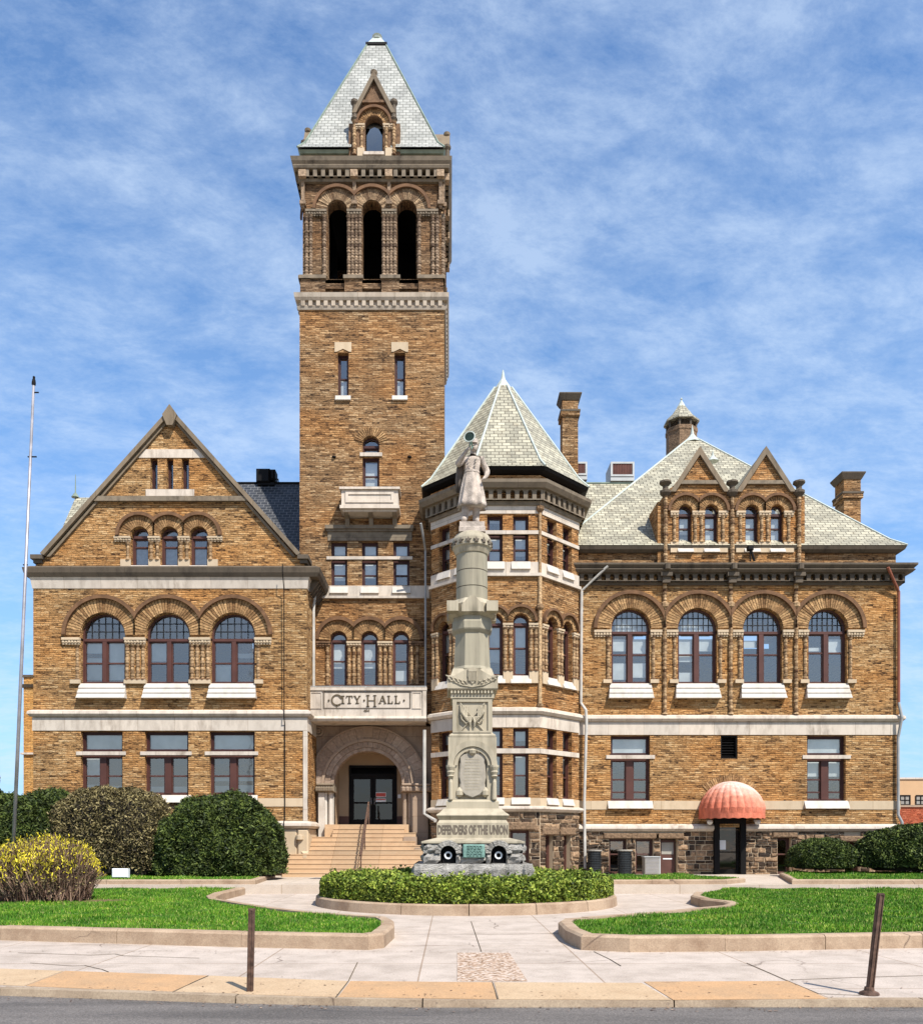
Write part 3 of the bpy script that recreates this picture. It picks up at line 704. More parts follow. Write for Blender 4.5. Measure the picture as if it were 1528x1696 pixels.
# ---------- left pavilion ----------
U, Z = FL.U, FL.Z
holes = []
gw = [(134, 203), (240, 312), (347, 422)]
aw = [(134, 207), (242, 314), (349, 422)]
tw = [(217, 246), (266, 295), (315, 344)]
sw = [(249, 261), (276, 287), (301, 313)]
for a, b in gw: holes.append(rect(U(a), U(b), Z(1317), Z(1212)))
for a, b in aw: holes.append(archpts(U(a), U(b), Z(1132), Z(1016)))
for a, b in tw: holes.append(archpts(U(a), U(b), Z(937), Z(873)))
for a, b in sw: holes.append(rect(U(a), U(b), Z(811), Z(759)))
GZa = Z(690); GZb = Z(926)
outer = [(PX0, 2.3), (PX1, 2.3), (PX1, Z(940)), (U(492), Z(922)), (U(284), Z(692)), (U(76), Z(922)), (PX0, Z(940))]
m = MB(FL); m.wall(outer, holes, 0, 0.35)
m.fr = W0
for (x, y0, y1) in ((PX1, 34.6, 37.3), (PX0, 34.6, 47)):      # returns
    m.poly([(x, y0, 0.2), (x, y1, 0.2), (x, y1, Z(940)), (x, y0, Z(940))])
m.build('wall', 'brick', hall)
for k, (a, b) in enumerate(gw):
    window(hall, FL, U(a), U(b), Z(1245), Z(1212), fw=.07, mat='darkframe', blind=[(0, 1, 0, 1)])
    window(hall, FL, U(a), U(b), Z(1317), Z(1251), cols=2, rails=(Z(1285),), blind=[[(0, .47, 0, .25), (.53, 1, 0, .22), (0, .47, .45, 1)], [(0, .47, 0, .2), (.53, 1, 0, .2)], [(0, .47, 0, .22), (.53, 1, 0, .24), (0, .47, .35, .5), (.53, 1, .35, .46)]][k], mull=.26)
    sill(hall, FL, U(a)-.12, U(b)+.12, Z(1330), Z(1317), 0.16)
    band(hall, FL, U(a)-.18, U(b)+.14, Z(1251), Z(1245), 0.05, 'white', 'lintel')
for k, (a, b) in enumerate(aw):
    window(hall, FL, U(a), U(b), Z(1132), Z(1016), True, cols=2, rails=(Z(1097),), grid=6, transom=Z(1059), mull=.17, fw=.065,
           blind=([(0, .47, .05, .38), (.53, 1, .05, .42), (0, .47, .45, .62), (.53, 1, .42, .62)] if k == 0 else [(0, .47, .33, .62)] if k == 1 else [(0, .47, .0, .28), (.53, 1, .38, .45)]))
    sill(hall, FL, U(a)-.04, U(b)+.02, Z(1158), Z(1132), 0.26, 3, 0.06)
    cu = U((a+b)/2); cz = Z(1052.5)
    arch(hall, FL, cu, cz, FL.L(37.5), FL.L(60), FL.L(66), FL.L(53.7), 34, sides=(k == 0, k == 2))
for a, b, s in ((104, 134, 1), (207, 242, 4), (314, 349, 4), (422, 450, 1)):
    impost(hall, FL, U(a), U(b), Z(1067), Z(1057), .15)
    n = 4 if s == 4 else 1
    for k in range(n):
        u = U(a)+(U(b)-U(a))*(k+.5)/n if n > 1 else (U(b)-.14 if a == 104 else U(a)+.14)
        colonnette(hall, FL, u, Z(1127), Z(1068), .078, .03 if n > 1 else -.02)
    uu = (U(a)-.01, U(b)+.01) if n > 1 else ((U(b)-.4, U(b)) if a == 104 else (U(a), U(a)+.35))
    band(hall, FL, uu[0], uu[1], Z(1133), Z(1126.5), .12, 'cream', 'column_base')
for a, b in tw:
    window(hall, FL, U(a), U(b), Z(937), Z(873), True, rails=(Z(904),), transom=Z(888), fw=.06, curtain=True, blind=[(.03, .97, .0, .5)])
    cu = U((a+b)/2)
    arch(hall, FL, cu, Z(888), FL.L(15.5), FL.L(33), FL.L(38.5), FL.L(24.5), 20, sides=(a == 217, a == 315))
    sill(hall, FL, U(a)-.09, U(b)+.09, Z(942.5), Z(936.5), .10)
for a, b, n in ((190, 217, 1), (246, 266, 2), (295, 315, 2), (344, 369, 1)):
    impost(hall, FL, U(a), U(b), Z(897), Z(889.5), .13)
    for k in range(n):
        u = U(a)+(U(b)-U(a))*(k+.5)/n if n > 1 else (U(b)-.12 if a == 190 else U(a)+.12)
        colonnette(hall, FL, u, Z(928), Z(898), .07, .02)
    uu = (U(a)+.01, U(b)-.01) if n > 1 else ((U(b)-.42, U(b)) if a == 190 else (U(a), U(a)+.42))
    band(hall, FL, uu[0], uu[1], Z(942), Z(927), .06, 'cream', 'column_base')
for a, b in sw:
    window(hall, FL, U(a), U(b), Z(811), Z(759), fw=.05, mat='darkframe', rec=.3)
band(hall, FL, U(242), U(322), Z(822), Z(811), .05, 'white', 'window_sill')
m = MB(FL); m.prism([(U(217), Z(758.5)), (U(349), Z(758.5)), (U(336), Z(744.5)), (U(232), Z(744.5))], -.05, .03); m.build('stone_band', 'white', hall)
band(hall, FL, U(152), U(411), Z(832), Z(824), .17, 'dirty', 'string_course')
# gable coping with its apex stone and kneelers
m = MB(FL); ap = (U(284.5), Z(679)); 
for s, (fx, fz) in ((-1, (U(70), Z(919))), (1, (U(499), Z(919)))):
    t = .17; m.prism([(fx, fz), (ap[0], ap[1]), (ap[0], ap[1]-t*1.45), (fx+(-s)*t*.95, fz-t*.45)], -.45, .22); m.prism([(fx+(-s)*.22, fz-.1), (ap[0], ap[1]-t*1.46), (ap[0], ap[1]-t*1.46-.14), (fx+(-s)*.36, fz-.1)], -.45, .10)
m.prism([(ap[0]-.3, ap[1]-.32), (ap[0], ap[1]+.10), (ap[0]+.3, ap[1]-.32), (ap[0]+.12, ap[1]-.75), (ap[0]-.12, ap[1]-.75)], -.5, .30)
m.build('coping', 'coping', hall)
for a, b in ((54, 74), (494, 512)):
    m = MB(FL); m.box(U(a), U(b), -.7, .22, Z(928), Z(921)).box(U(a)+.08, U(b)-.06, -.6, .12, Z(934), Z(928)-.003); m.build('kneeler', 'cornice', hall)
# cornice
m = MB(); zt, zb = Z(943)-.08, Z(975)
path = [(PX0, 44), (PX0, 34.6), (PX1, 34.6), (PX1, 37.0)]
path = [(PX0-.05, 44), (PX0-.05, 34.6), (PX1+.30, 34.6), (PX1+.30, 37.0)]; m.sweep(path, [(-.35, Z(957)), (.16, Z(957)), (.24, Z(951)), (.28, Z(943)), (.05, Z(938)), (-.35, Z(938))]); m.build('cornice', 'cornice', hall)
path = [(PX0, 44), (PX0, 34.6), (PX1, 34.6), (PX1, 37.0)]; m = MB(); m.sweep(path, [(-.05, zb), (.03, zb), (.05, zb+.14), (.08, zb+.34), (.13, Z(957)-.004), (-.05, Z(957)-.004)]); m.build('cornice_band', 'white', hall)
m = MB()
for k in range(6):      # corbels under the returning cornice on the right flank
    y = 35.0+k*.38; m.hexa([(PX1, y, zb-.02), (PX1+.12, y, zb-.02), (PX1+.12, y+.2, zb-.02), (PX1, y+.2, zb-.02), (PX1, y, Z(957)-.01), (PX1+.42, y, Z(957)-.01), (PX1+.42, y+.2, Z(957)-.01), (PX1, y+.2, Z(957)-.01)])
m.build('cornice_brackets', 'cornice', hall)
# pavilion roof
rz = Z(690)-.15; e = Z(925)-.3
m = MB(); xc = U(284.5)
for s, x in ((-1, U(70)), (1, U(499))):
    m.hexa([(x, 34.75, e), (xc, 34.75, rz), (xc, 48, rz), (x, 48, e), (x, 34.75, e-.25), (xc, 34.75, rz-.25), (xc, 48, rz-.25), (x, 48, e-.25)])
m.build('roof', 'slate_dark', hall)
# ---------- shared bands ----------
sc = [(-.06, SC0), (.10, SC0+.03), (.19, SC0+.13), (.17, SC0+.24), (.06, SC1), (-.06, SC1)]
m = MB()
m.sweep([(PX0, 44), (PX0, 34.6), (PX1, 34.6), (PX1, 35.4)], sc); m.build('string_course', 'white', hall)
m = MB(); oct_path = [(OC[0]-OA, 36.9), (OC[0]-OA, OC[1]-OH), (OC[0]-OH, OC[1]-OA), (OC[0]+OH, OC[1]-OA), (OC[0]+OA, OC[1]-OH), (OC[0]+OA, 36.05)]
m.sweep(oct_path, sc); m.build('string_course', 'white', hall)
m = MB(); m.sweep([(5.45, 36.0), (RX1, 36.0), (RX1, 48)], sc); m.build('string_course', 'white', hall)
def bnd(path, z0, z1, o=.03, mat='white', nm='stone_band'):
    m = MB(); m.sweep(path, [(-.06, z0), (o, z0), (o, z1), (-.06, z1)]); m.build(nm, mat, hall)
LP = [(PX0, 44), (PX0, 34.6), (PX1, 34.6), (PX1, 36.9)]; RP = [(5.45, 36.0), (RX1, 36.0), (RX1, 48)]
bnd(LP, 6.24, SC0-.004); bnd(RP, 6.24, SC0-.004); bnd(oct_path, 6.28, SC0-.004)
# the lower sill band is broken by the windows
for a, b in ((PX0, U(134)-.14), (U(203)+.14, U(240)-.14), (U(312)+.14, U(347)-.14), (U(422)+.14, PX1+.03)):
    band(hall, FL, a, b, 3.13, 3.47, .03, 'cream')
wt = [(-.06, 2.22), (.10, 2.24), (.22, 2.34), (.20, 2.44), (.04, 2.54), (-.06, 2.54)]
m = MB(); m.sweep([(PX0, 44), (PX0, 34.6), (PX1, 34.6), (PX1, 36.9)], wt); m.build('water_table', 'white', hall)
wt2 = [(o, z-.10) for o, z in wt]
m = MB(); m.sweep([(5.45, 36.0), (FR.U(1189)-.23, 36.0)], wt2); m.build('water_table', 'white', hall); m = MB(); m.sweep([(FR.U(1224)+.23, 36.0), (RX1, 36.0), (RX1, 48)], wt2); m.build('water_table', 'white', hall)
# pale quoin strip at the pavilion corner
m = MB(FL); m.box(U(502), U(508)+.03, -.05, .035, 2.55, 6.23); m.build('quoin', 'white', hall)
# stone foundation
m = MB(FL); rubble(m, FL, PX0, U(468), GZ-.1, 2.22, [], 0.02); m.build('foundation', 'rubble', hall)
m = MB(FL); m.bbox(U(470), PX1+.06, -.3, .10, GZ-.1, 1.1, .04); m.bbox(U(470), U(492), -.3, .06, 1.12, 2.2, .05); m.bbox(U(492)+.02, PX1+.08, -.3, .12, 1.12, 2.2, .06)
m.bbox(U(480), U(499), 0, .20, .72, 1.05, .08).bbox(U(500), PX1+.10, 0, .22, .95, 1.3, .08); m.lathe(U(497), .12, [(.02, 1.75), (.16, 1.78), (.16, 1.95), (.02, 1.98)], 10)
m.box(PX1-.02, PX1+.06, -2.3, -.31, GZ, 2.2); m.build('corner_stones', 'cream', hall)
m = MB(FL); m.box(PX0, PX1, -.35, -.02, GZ-.2, 2.3); m.build('foundation_backing', 'cream', hall)
downpipe(hall, [FL.P(U(472), .53, Z(941)), FL.P(U(472), .53, Z(955)), FL.P(U(472), .22, Z(978)), FL.P(U(472), .2, Z(1176)), FL.P(U(472), .24, Z(1190)), FL.P(U(472), .06, Z(1200)), FL.P(U(472), .06, 2.6), FL.P(U(472), .27, 2.5), FL.P(U(472), .2, .4)], .02, 'black', 'conductor_cable')

# ---------- tower and the wall below it ----------
U, Z = FE.U, FE.Z
holes = []
e3 = [(548, 575), (599, 626), (651, 678)]; ea = [(547, 574), (598, 625), (650, 677)]
for a, b in e3: holes.append(rect(U(a), U(b), Z(971), Z(897)))
for a, b in ea: holes.append(archpts(U(a), U(b), Z(1137), Z(1046)))
holes.append(rect(U(559), U(577), Z(655), Z(584))); holes.append(rect(U(653), U(671), Z(655), Z(584)))
holes.append(archpts(U(600), U(628), Z(750), Z(722))); holes.append(rect(U(600), U(628), Z(806), Z(756)))
m = MB(FE); m.wall(rect(TX0, TX1, 6.86, Z(512)), holes, 0, .35)
m.fr = W0
for (x) in (TX0, TX1): m.poly([(x, TY0, 6), (x, TY1, 6), (x, TY1, Z(512)), (x, TY0, Z(512))])
m.poly([(TX0, TY1, 6), (TX1, TY1, 6), (TX1, TY1, Z(512)), (TX0, TY1, Z(512))])
m.build('tower_wall', 'brick_tower', hall)
m = MB(FE); m.box(PX1, TX0+.0, -.3, -.004, 6.86, Z(975)); m.build('wall', 'brick', hall)
for a, b in e3:
    window(hall, FE, U(a), U(b), Z(922.5), Z(897), fw=.07, mat='darkframe', blind=[(0, 1, rb(0, .3), 1)])
    window(hall, FE, U(a), U(b), Z(971), Z(927), fw=.07, mat='darkframe', rails=(Z(951),), blind=[(0, 1, rb(.2, .5), 1)])
    sill(hall, FE, U(a)-.04, U(b)+.04, Z(984), Z(970), .12)
band(hall, FE, U(541), U(683), Z(927), Z(922), .05, 'white', 'lintel')
m = MB(FE); m.box(U(543), U(682), -.05, .05, Z(896), Z(878)); m.build('lintel', 'dirty', hall)
m = MB(FE); m.box(U(539), U(685), -.05, .20, Z(878)+.004, Z(872)).box(U(541), U(684), -.05, .12, Z(881), Z(878)); m.build('lintel_ledge', 'dirty', hall)
m = MB(FE); m.box(PX1, -.8, -.05, .04, Z(988), Z(970.5)).box(PX1, -.8, -.05, .14, Z(992), Z(988)-.003); m.build('stone_band', 'white', hall)
for k, (a, b) in enumerate(ea):
    window(hall, FE, U(a), U(b), Z(1137), Z(1046), True, transom=Z(1061), rails=(Z(1094),), fw=.07, blind=[(.02, .98, rb(.3, .5), .85)] if k != 2 else [(0, 1, .1, .3)])
    arch(hall, FE, U((a+b)/2), Z(1060), FE.L(14.5), FE.L(32), FE.L(38), FE.L(25.7), 20, sides=(k == 0, k == 2))
for a, b, n in ((519, 547, 2), (574, 598, 3), (625, 650, 3), (677, 703, 2)):
    impost(hall, FE, U(a), U(b), Z(1071), Z(1063), .13, 'darkbrick' if n == 2 else 'cream')
    for k in range(n):
        u = U(a)+(U(b)-U(a))*(k+.5)/n if n == 3 else (U(b)-.12-k*.25 if a == 519 else U(a)+.12+k*.25)
        if n == 3 or k < 1 or a == 677: colonnette(hall, FE, u, Z(1136), Z(1071), .075, .04)
# slit windows
for a, b in ((559, 577), (653, 671)):
    window(hall, FE, U(a), U(b), Z(655), Z(584), fw=.06, mat='darkframe', rails=(Z(623),), blind=[(.05, .95, .05, .45)], rec=.3)
    c0 = U((a+b)/2)
    m = MB(FE); m.wall([(U(a)-.13, Z(583)), (c0-.28, Z(583)), (c0, Z(578)), (c0+.28, Z(583)), (U(b)+.13, Z(583)), (U(b)+.13, Z(567)), (U(a)-.13, Z(567))], [], .03, .1); m.prism([(U(a)-.13, Z(583)), (c0-.28, Z(583)), (c0, Z(578)), (c0+.28, Z(583)), (U(b)+.13, Z(583)), (U(b)+.13, Z(567)), (U(a)-.13, Z(567))], -.05, .027); m.build('lintel', 'cream', hall)
    sill(hall, FE, U(a)-.1, U(b)+.1, Z(664), Z(655), .08)
window(hall, FE, U(600), U(628), Z(750), Z(722), True, transom=Z(738), fw=.06, mat='darkframe', blind=[(.1, .9, .1, .3)])
window(hall, FE, U(600), U(628), Z(806), Z(756), fw=.06, mat='darkframe', rails=(Z(786),), blind=[(.08, .92, .0, .9)])
band(hall, FE, U(596), U(633), Z(756), Z(750), .05, 'white', 'lintel')
m = MB(FE); m.ring(U(614), Z(736), FE.L(14.5), FE.L(29), -.1, .035, 17, a0=.25, a1=math.pi-.25, gap=.35, jit=.015); m.build('arch', 'vous', hall)
m = MB(FE)
for px in (553, 678): m.lathe(U(px), .02, [(.01, Z(759)), (.09, Z(758)), (.09, Z(756)), (.01, Z(755))], 8)
m.build('wall_anchor', 'black', hall)
# little stone balcony box on three brackets
m = MB(FE); za, zb_ = 15.93, 16.84; x0, x1 = (565-VX)*36.1/F, (659-VX)*36.1/F
m.box(x0, x1, 0, .86, za+.14, zb_-.10).box(x0-.08, x1+.08, 0, .96, zb_-.097, zb_).box(x0-.06, x1+.06, 0, .94, za, za+.137).box(x0+.05, x1-.05, 0, .8, za-.09, za-.003)
m.build('stone_balcony', 'white', hall)
m = MB(FE); loopframe(m, rect(x0+.18, x1-.18, za+.26, zb_-.2), rect(x0+.30, x1-.30, za+.36, zb_-.3), .87, .90); m.build('balcony_panel', 'white', hall)
for k in range(3):
    xb = x0+.18+(x1-x0-.36)*k/2; m = MB(FE)
    m.prism([(0, za-.09), (0, za-.62), (.20, za-.52), (.34, za-.22), (.62, za-.16), (.72, za-.095)], -.09, .09)
    # turn the bracket so its profile runs out from the wall
    m.v = [(xb+(y_-37.0), 37.0-x_, z_) for (x_, y_, z_) in m.v]; m.build('bracket', 'dirty', hall)
# tower cornices, belfry and roof
TP = [(TX0, TY0), (TX1, TY0), (TX1, TY1), (TX0, TY1)]
faces = [Fr(TCX, TY0, 0, 37.0), Fr(TX1, 40, 90, 37.0), Fr(TCX, TY1, 180, 37.0), Fr(TX0, 40, -90, 37.0)]
halfs = [(TX1-TX0)/2, (TY1-TY0)/2]*2
m = MB(); m.sweep(TP, [(-.1, Z(514)), (.06, Z(514)), (.10, Z(509)), (-.1, Z(509))], True)
m.sweep(TP, [(-.1, Z(500)), (.14, Z(500)), (.20, Z(496)), (.22, Z(489)), (.10, Z(487)), (-.3, Z(487))], True); m.build('tower_cornice', 'beltstone', hall)
m = MB()
for f, h in zip(faces, halfs):
    m.fr = f; n = 19
    for k in range(n):
        a = -h+2*h*(k+.25)/n; m.box(a, a+h/n, 0, .13, Z(509)+.003, Z(500)-.003)
    m.box(-h, h, -.1, .03, Z(509), Z(500))
m.build('dentils', 'beltstone', hall)
L = lambda px: px*37.0/F
zt0, zt1 = Z(487), Z(457)
m = MB(); mc = MB()
for f, h in zip(faces, halfs):
    m.fr = mc.fr = f
    for a, b in ((-118, -77), (-45, -16), (16, 45), (77, 118)):
        s = h/L(119); a_, b_ = L(a)*s, L(b)*s; m.box(a_, b_, -.5, -.02, zt0-.05, zt1-.12); mc.box(a_-.05, b_+.05, -.5, .06, zt1-.117, zt1+.03)
    for a, b in ((-77, -45), (-16, 16), (45, 77)):
        s = h/L(119); m.box(L(a)*s, L(b)*s, -.5, -.25, zt0-.05, Z(466)-.003); mc.box(L(a)*s, L(b)*s, -.5, -.12, Z(466), Z(460))
m.build('belfry_parapet', 'brick_belfry', hall); mc.build('parapet_coping', 'dirty', hall)
opn = [(-58.5, 16.5), (0, 16.5), (58.5, 16.5)]
zb0, zs, ztop = Z(460), Z(346), Z(300)
for i, (f, h) in enumerate(zip(faces, halfs)):
    s = (h-.12)/L(117); hl = [archpts(L(c-r)*s, L(c+r)*s, zb0+.02, zs+L(r)*s) for c, r in opn]
    m = MB(f); m.wall(rect(-h+.12, h-.12, zb0-.4, ztop+.1), hl, -.12, .5); m.build('belfry_wall', 'brick_belfry', hall)
    for k, (c, r) in enumerate(opn):
        arch(hall, f, L(c)*s, zs, L(17.2)*s, L(36)*s, L(41)*s, L(29.2)*s, 28, d=-.04, mat='vous_dark', sides=(k == 0, k == 2))
    if i in (0, 1):
        for a, b, n in ((-112, -76, 0), (-42, -17, 4), (17, 42, 4), (76, 112, 0)):
            impost(hall, f, L(a)*s, L(b)*s, Z(356), Z(347), .06, 'dirty')
            us = [a+(b-a)*(q+.5)/4 for q in range(4)] if n else ([-110, -103, -80] if a < 0 else [80, 103, 110])
            for q in us: colonnette(hall, f, L(q)*s, Z(456), Z(356), .085, -.06, 'column_dark')
        for c in (-29.2, 29.2, -116, 116):
            m = MB(f); m.box(L(c)*s-.07, L(c)*s+.07, -.2, .03, Z(344), Z(298)).box(L(c)*s-.13, L(c)*s+.13, -.2, .12, Z(340), Z(334)).box(L(c)*s-.16, L(c)*s+.16, -.2, .24, Z(298)+.003, Z(287)); m.build('corbel_shaft', 'column_dark', hall)
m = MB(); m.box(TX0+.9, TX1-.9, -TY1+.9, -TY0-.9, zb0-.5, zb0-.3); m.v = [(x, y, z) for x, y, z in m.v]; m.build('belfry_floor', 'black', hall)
m = MB(); m.box(TX0+.2, TX1-.2, -TY1+.2, -TY0-.2, ztop, ztop+.3); m.build('belfry_ceiling', 'black', hall)  # ceiling coloured black to put shade into the belfry openings
# black panels added inside to keep the bell chamber dark
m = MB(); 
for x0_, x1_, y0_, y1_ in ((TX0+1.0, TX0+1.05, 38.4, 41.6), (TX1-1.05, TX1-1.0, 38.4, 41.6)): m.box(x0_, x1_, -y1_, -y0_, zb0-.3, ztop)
m.box(TX0+1.4, TX1-1.4, -41.9, -41.85, zb0+1.2, ztop); m.build('belfry_blackout', 'black', hall)
m = MB(); m.sweep(TP, [(-.2, Z(301)), (.02, Z(301)), (.06, Z(297)), (-.2, Z(297))], True)
m.sweep(TP, [(-.2, Z(284)), (.22, Z(284)), (.26, Z(280)), (.22, Z(278)), (.30, Z(274)), (.35, Z(268)), (.10, Z(265)), (-.3, Z(265))], True); m.build('tower_cornice', 'dirty', hall)
m = MB()
for f, h in zip(faces, halfs): corbels(m, f, -h, h, Z(297)+.003, Z(284)-.003, .0, .18, .36, False)
m.build('corbel_course', 'dirty', hall)
DG = 1.0
LC = []
for (cx_, cy_, ax_, ay_, bx_, by_) in ((TX0, TY0, TX0, 40-DG, TCX-DG, TY0), (TX1, TY0, TCX+DG, TY0, TX1, 40-DG), (TX1, TY1, TX1, 40+DG, TCX+DG, TY1), (TX0, TY1, TCX-DG, TY1, TX0, 40+DG)): LC.append([(ax_, ay_), (cx_, cy_), (bx_, by_)])
m = MB()
for p_ in LC: m.sweep(p_, [(-.5, Z(265)-.1), (-.12, Z(265)-.1), (-.12, Z(253)), (-.5, Z(253))])
m.build('eave_wall', 'brick_tower', hall)
m = MB()
for p_ in LC: m.sweep(p_, [(-.5, Z(253)+.003), (-.02, Z(253)+.003), (.06, Z(249)), (-.5, Z(249))])
m.build('gutter', 'copper', hall)
ez = Z(249); tz = EYE+(HY-88)*40/F; hw = .44; cxy = (TCX-.02, 40.0)
m = MB(); i = 0
rings = [(3.20, ez), (2.92, ez+.42), (hw, tz)]
zn = Z(200)       # the slates stop round each dormer
for j in range(4):
    f = Fr(cxy[0], cxy[1], 90*j); ra, za_ = rings[0]; rb_, zb_ = rings[1]; rc_, zc_ = rings[2]; D_ = .86
    rz_ = lambda z: rb_+(rc_-rb_)*(z-zb_)/(zc_-zb_)
    for s in (-1, 1): m.poly([f.P(s*ra, ra, za_), f.P(s*D_, ra, za_), f.P(s*D_, rb_, zb_), f.P(s*rb_, rb_, zb_)])
    for s in (-1, 1): m.poly([f.P(s*rb_, rb_, zb_), f.P(s*D_, rb_, zb_), f.P(s*D_, rz_(zn), zn), f.P(s*rz_(zn), rz_(zn), zn)])
    m.poly([f.P(-rz_(zn), rz_(zn), zn), f.P(rz_(zn), rz_(zn), zn), f.P(rc_, rc_, zc_), f.P(-rc_, rc_, zc_)])
m.build('tower_roof', 'slate_grey', hall)
m = MB()
for sx, sy in ((-1, -1), (1, -1), (1, 1), (-1, 1)): m.tube([(cxy[0]+sx*r, cxy[1]+sy*r, z) for r, z in rings], .045, 6)
m.build('roof_hip', 'copper', hall)
m = MB(); ff = Fr(cxy[0], cxy[1])
m.box(cxy[0]-.5, cxy[0]+.5, -40.5, -39.5, tz-.03, tz+.08); m.build('roof_cap_rim', 'black', hall)
m = MB()
for (r, z) in ((.44, tz+.083), (.20, tz+.55)):
    for sx, sy in ((-1, -1), (1, -1), (1, 1), (-1, 1)): m.X(cxy[0]+sx*r, cxy[1]+sy*r, z)
for j in range(4): m.f.append([j, (j+1) % 4, 4+(j+1) % 4, 4+j])
m.f.append([4, 5, 6, 7])
m.fr = ff; m.lathe(0, 0, [(.26, tz+.553), (.28, tz+.60), (.16, tz+.63), (.18, tz+.74), (.24, tz+.76), (.06, tz+.84), (.02, tz+.93)], 10); m.build('roof_cap', 'leadwhite', hall)
# tower dormers (front in full, the others as pinnacled gables)
def tower_dormer(fr, h):
    fr = Fr(fr.ox+fr.nx*.14, fr.oy+fr.ny*.14, math.degrees(math.atan2(fr.uy, fr.ux)), 37.0)
    Zt = FE.Z; u = lambda px: L(px-617)
    q = [(u(588), Zt(264)), (u(655), Zt(264)), (u(655), Zt(196)), (u(647), Zt(180)), (u(621), Zt(138)), (u(595), Zt(180)), (u(588), Zt(196))]
    m = MB(fr); m.wall(q, [archpts(u(606), u(636), Zt(258), Zt(195))], -.05, .35)
    m.box(u(579), u(588), -1.2, -.12, Zt(264), Zt(205)).box(u(655), u(664), -1.2, -.12, Zt(264), Zt(205))
    m.poly([fr.P(u(588), -.05, Zt(264)), fr.P(u(588), -1.8, Zt(264)), fr.P(u(588), -1.8, Zt(190)), fr.P(u(588), -.05, Zt(190))])
    m.poly([fr.P(u(655), -.05, Zt(264)), fr.P(u(655), -1.8, Zt(264)), fr.P(u(655), -1.8, Zt(190)), fr.P(u(655), -.05, Zt(190))])
    dm = m.build('dormer', 'darkbrick', hall)
    m = MB(fr)
    for sgn in (-1, 1):
        m.prism([(u(621)+sgn*0, Zt(124)), (u(621)+sgn*L(36), Zt(194)), (u(621)+sgn*L(29), Zt(194)), (u(621), Zt(138))], -1.6, .12)
    m.lathe(u(621), -.02, [(.06, Zt(130)), (.14, Zt(127)), (.16, Zt(123)), (.04, Zt(120))], 8); m.build('dormer_coping', 'coping', dm)
    m = MB(fr); m.box(u(600), u(642), -.1, .08, Zt(176), Zt(172)); m.prism([(u(609), Zt(170)), (u(632), Zt(170)), (u(621), Zt(149))], -.1, .0); m.build('pediment', 'darkbrick', dm)
    for px in (589, 654):
        m = MB(fr); m.lathe(u(px), 0, [(.10, Zt(206)), (.17, Zt(202)), (.12, Zt(199)), (.10, Zt(180)), (.17, Zt(176)), (.17, Zt(172)), (.10, Zt(170))], 8); m.build('pinnacle', 'cornice', dm)
        colonnette(dm, fr, u(px), Zt(262), Zt(206), .08, .02)
    arch(dm, fr, u(621), Zt(210), L(15.8), L(26), L(30), None, 20, d=-.02)
    for a, b in ((590, 606), (636, 653)):
        impost(dm, fr, u(a), u(b), Zt(217), Zt(210), .07); colonnette(dm, fr, u(b)-.14 if a == 590 else u(a)+.14, Zt(250), Zt(217), .07, -.02)
        m = MB(fr); m.box(u(a)+.1, u(b)-.02, -.1, .06, Zt(264)+.01, Zt(250)); m.build('column_base', 'cream', dm)
    m = MB(fr); m.prism([(u(608), Zt(257)), (u(634), Zt(257)), (u(634), Zt(220)), (u(628), Zt(209)), (u(621), Zt(206)), (u(614), Zt(209)), (u(608), Zt(220))], -.28, None); m.build('pane', 'darkglass', dm)
    m = MB(fr); m.box(u(604), u(638), -.3, .12, Zt(263), Zt(258)); m.build('window_sill', 'white', dm)
for f, h in zip(faces[:2], halfs): tower_dormer(f, h)
for f, h in zip(faces[2:], halfs[2:]): tower_dormer(f, h)
m = MB(); m.box(TCX-1.5, TCX+1.5, -41.5, -38.5, Z(266), Z(190)); m.build('attic_blocker', 'black', hall)  # black box added inside the attic to block sky seen through the dormers

# ---------- projecting balcony with the name, and the entrance under it ----------
U, Z = FB.U, FB.Z
BX0, BX1 = U(506), U(706)
m = MB(FB); m.box(BX0, BX1, -.30, 0, Z(1187), Z(1144)); m.box(BX0, U(512), -.3, .05, Z(1187), Z(1142)).box(U(700), BX1, -.3, .05, Z(1187), Z(1142))
m.box(BX0-.02, BX1+.02, -.34, .07, Z(1144)+.003, Z(1139)); m.box(BX0+.1, BX1-.06, -1.54, -.05, Z(1194), Z(1187)-.003)
m.sweep([(BX0, 35.5), (BX1, 35.5)], [(-.3, Z(1195)), (.10, Z(1195)), (.17, Z(1191)), (.12, Z(1187)), (-.3, Z(1187))]); m.build('entrance_balcony', 'white', hall)
m = MB(FB); loopframe(m, rect(U(535), U(680), Z(1174), Z(1145.5)), rect(U(537), U(678), Z(1172.5), Z(1147)), -.01, .02); m.build('sign_border', 'lettergrey', hall)
for a, b in ((514, 533), (682, 698)):
    m = MB(FB); loopframe(m, rect(U(a), U(b), Z(1174), Z(1146)), rect(U(a)+.04, U(b)-.04, Z(1174)+.04, Z(1146)-.04), -.01, .03); m.build('balcony_panel', 'white', hall)
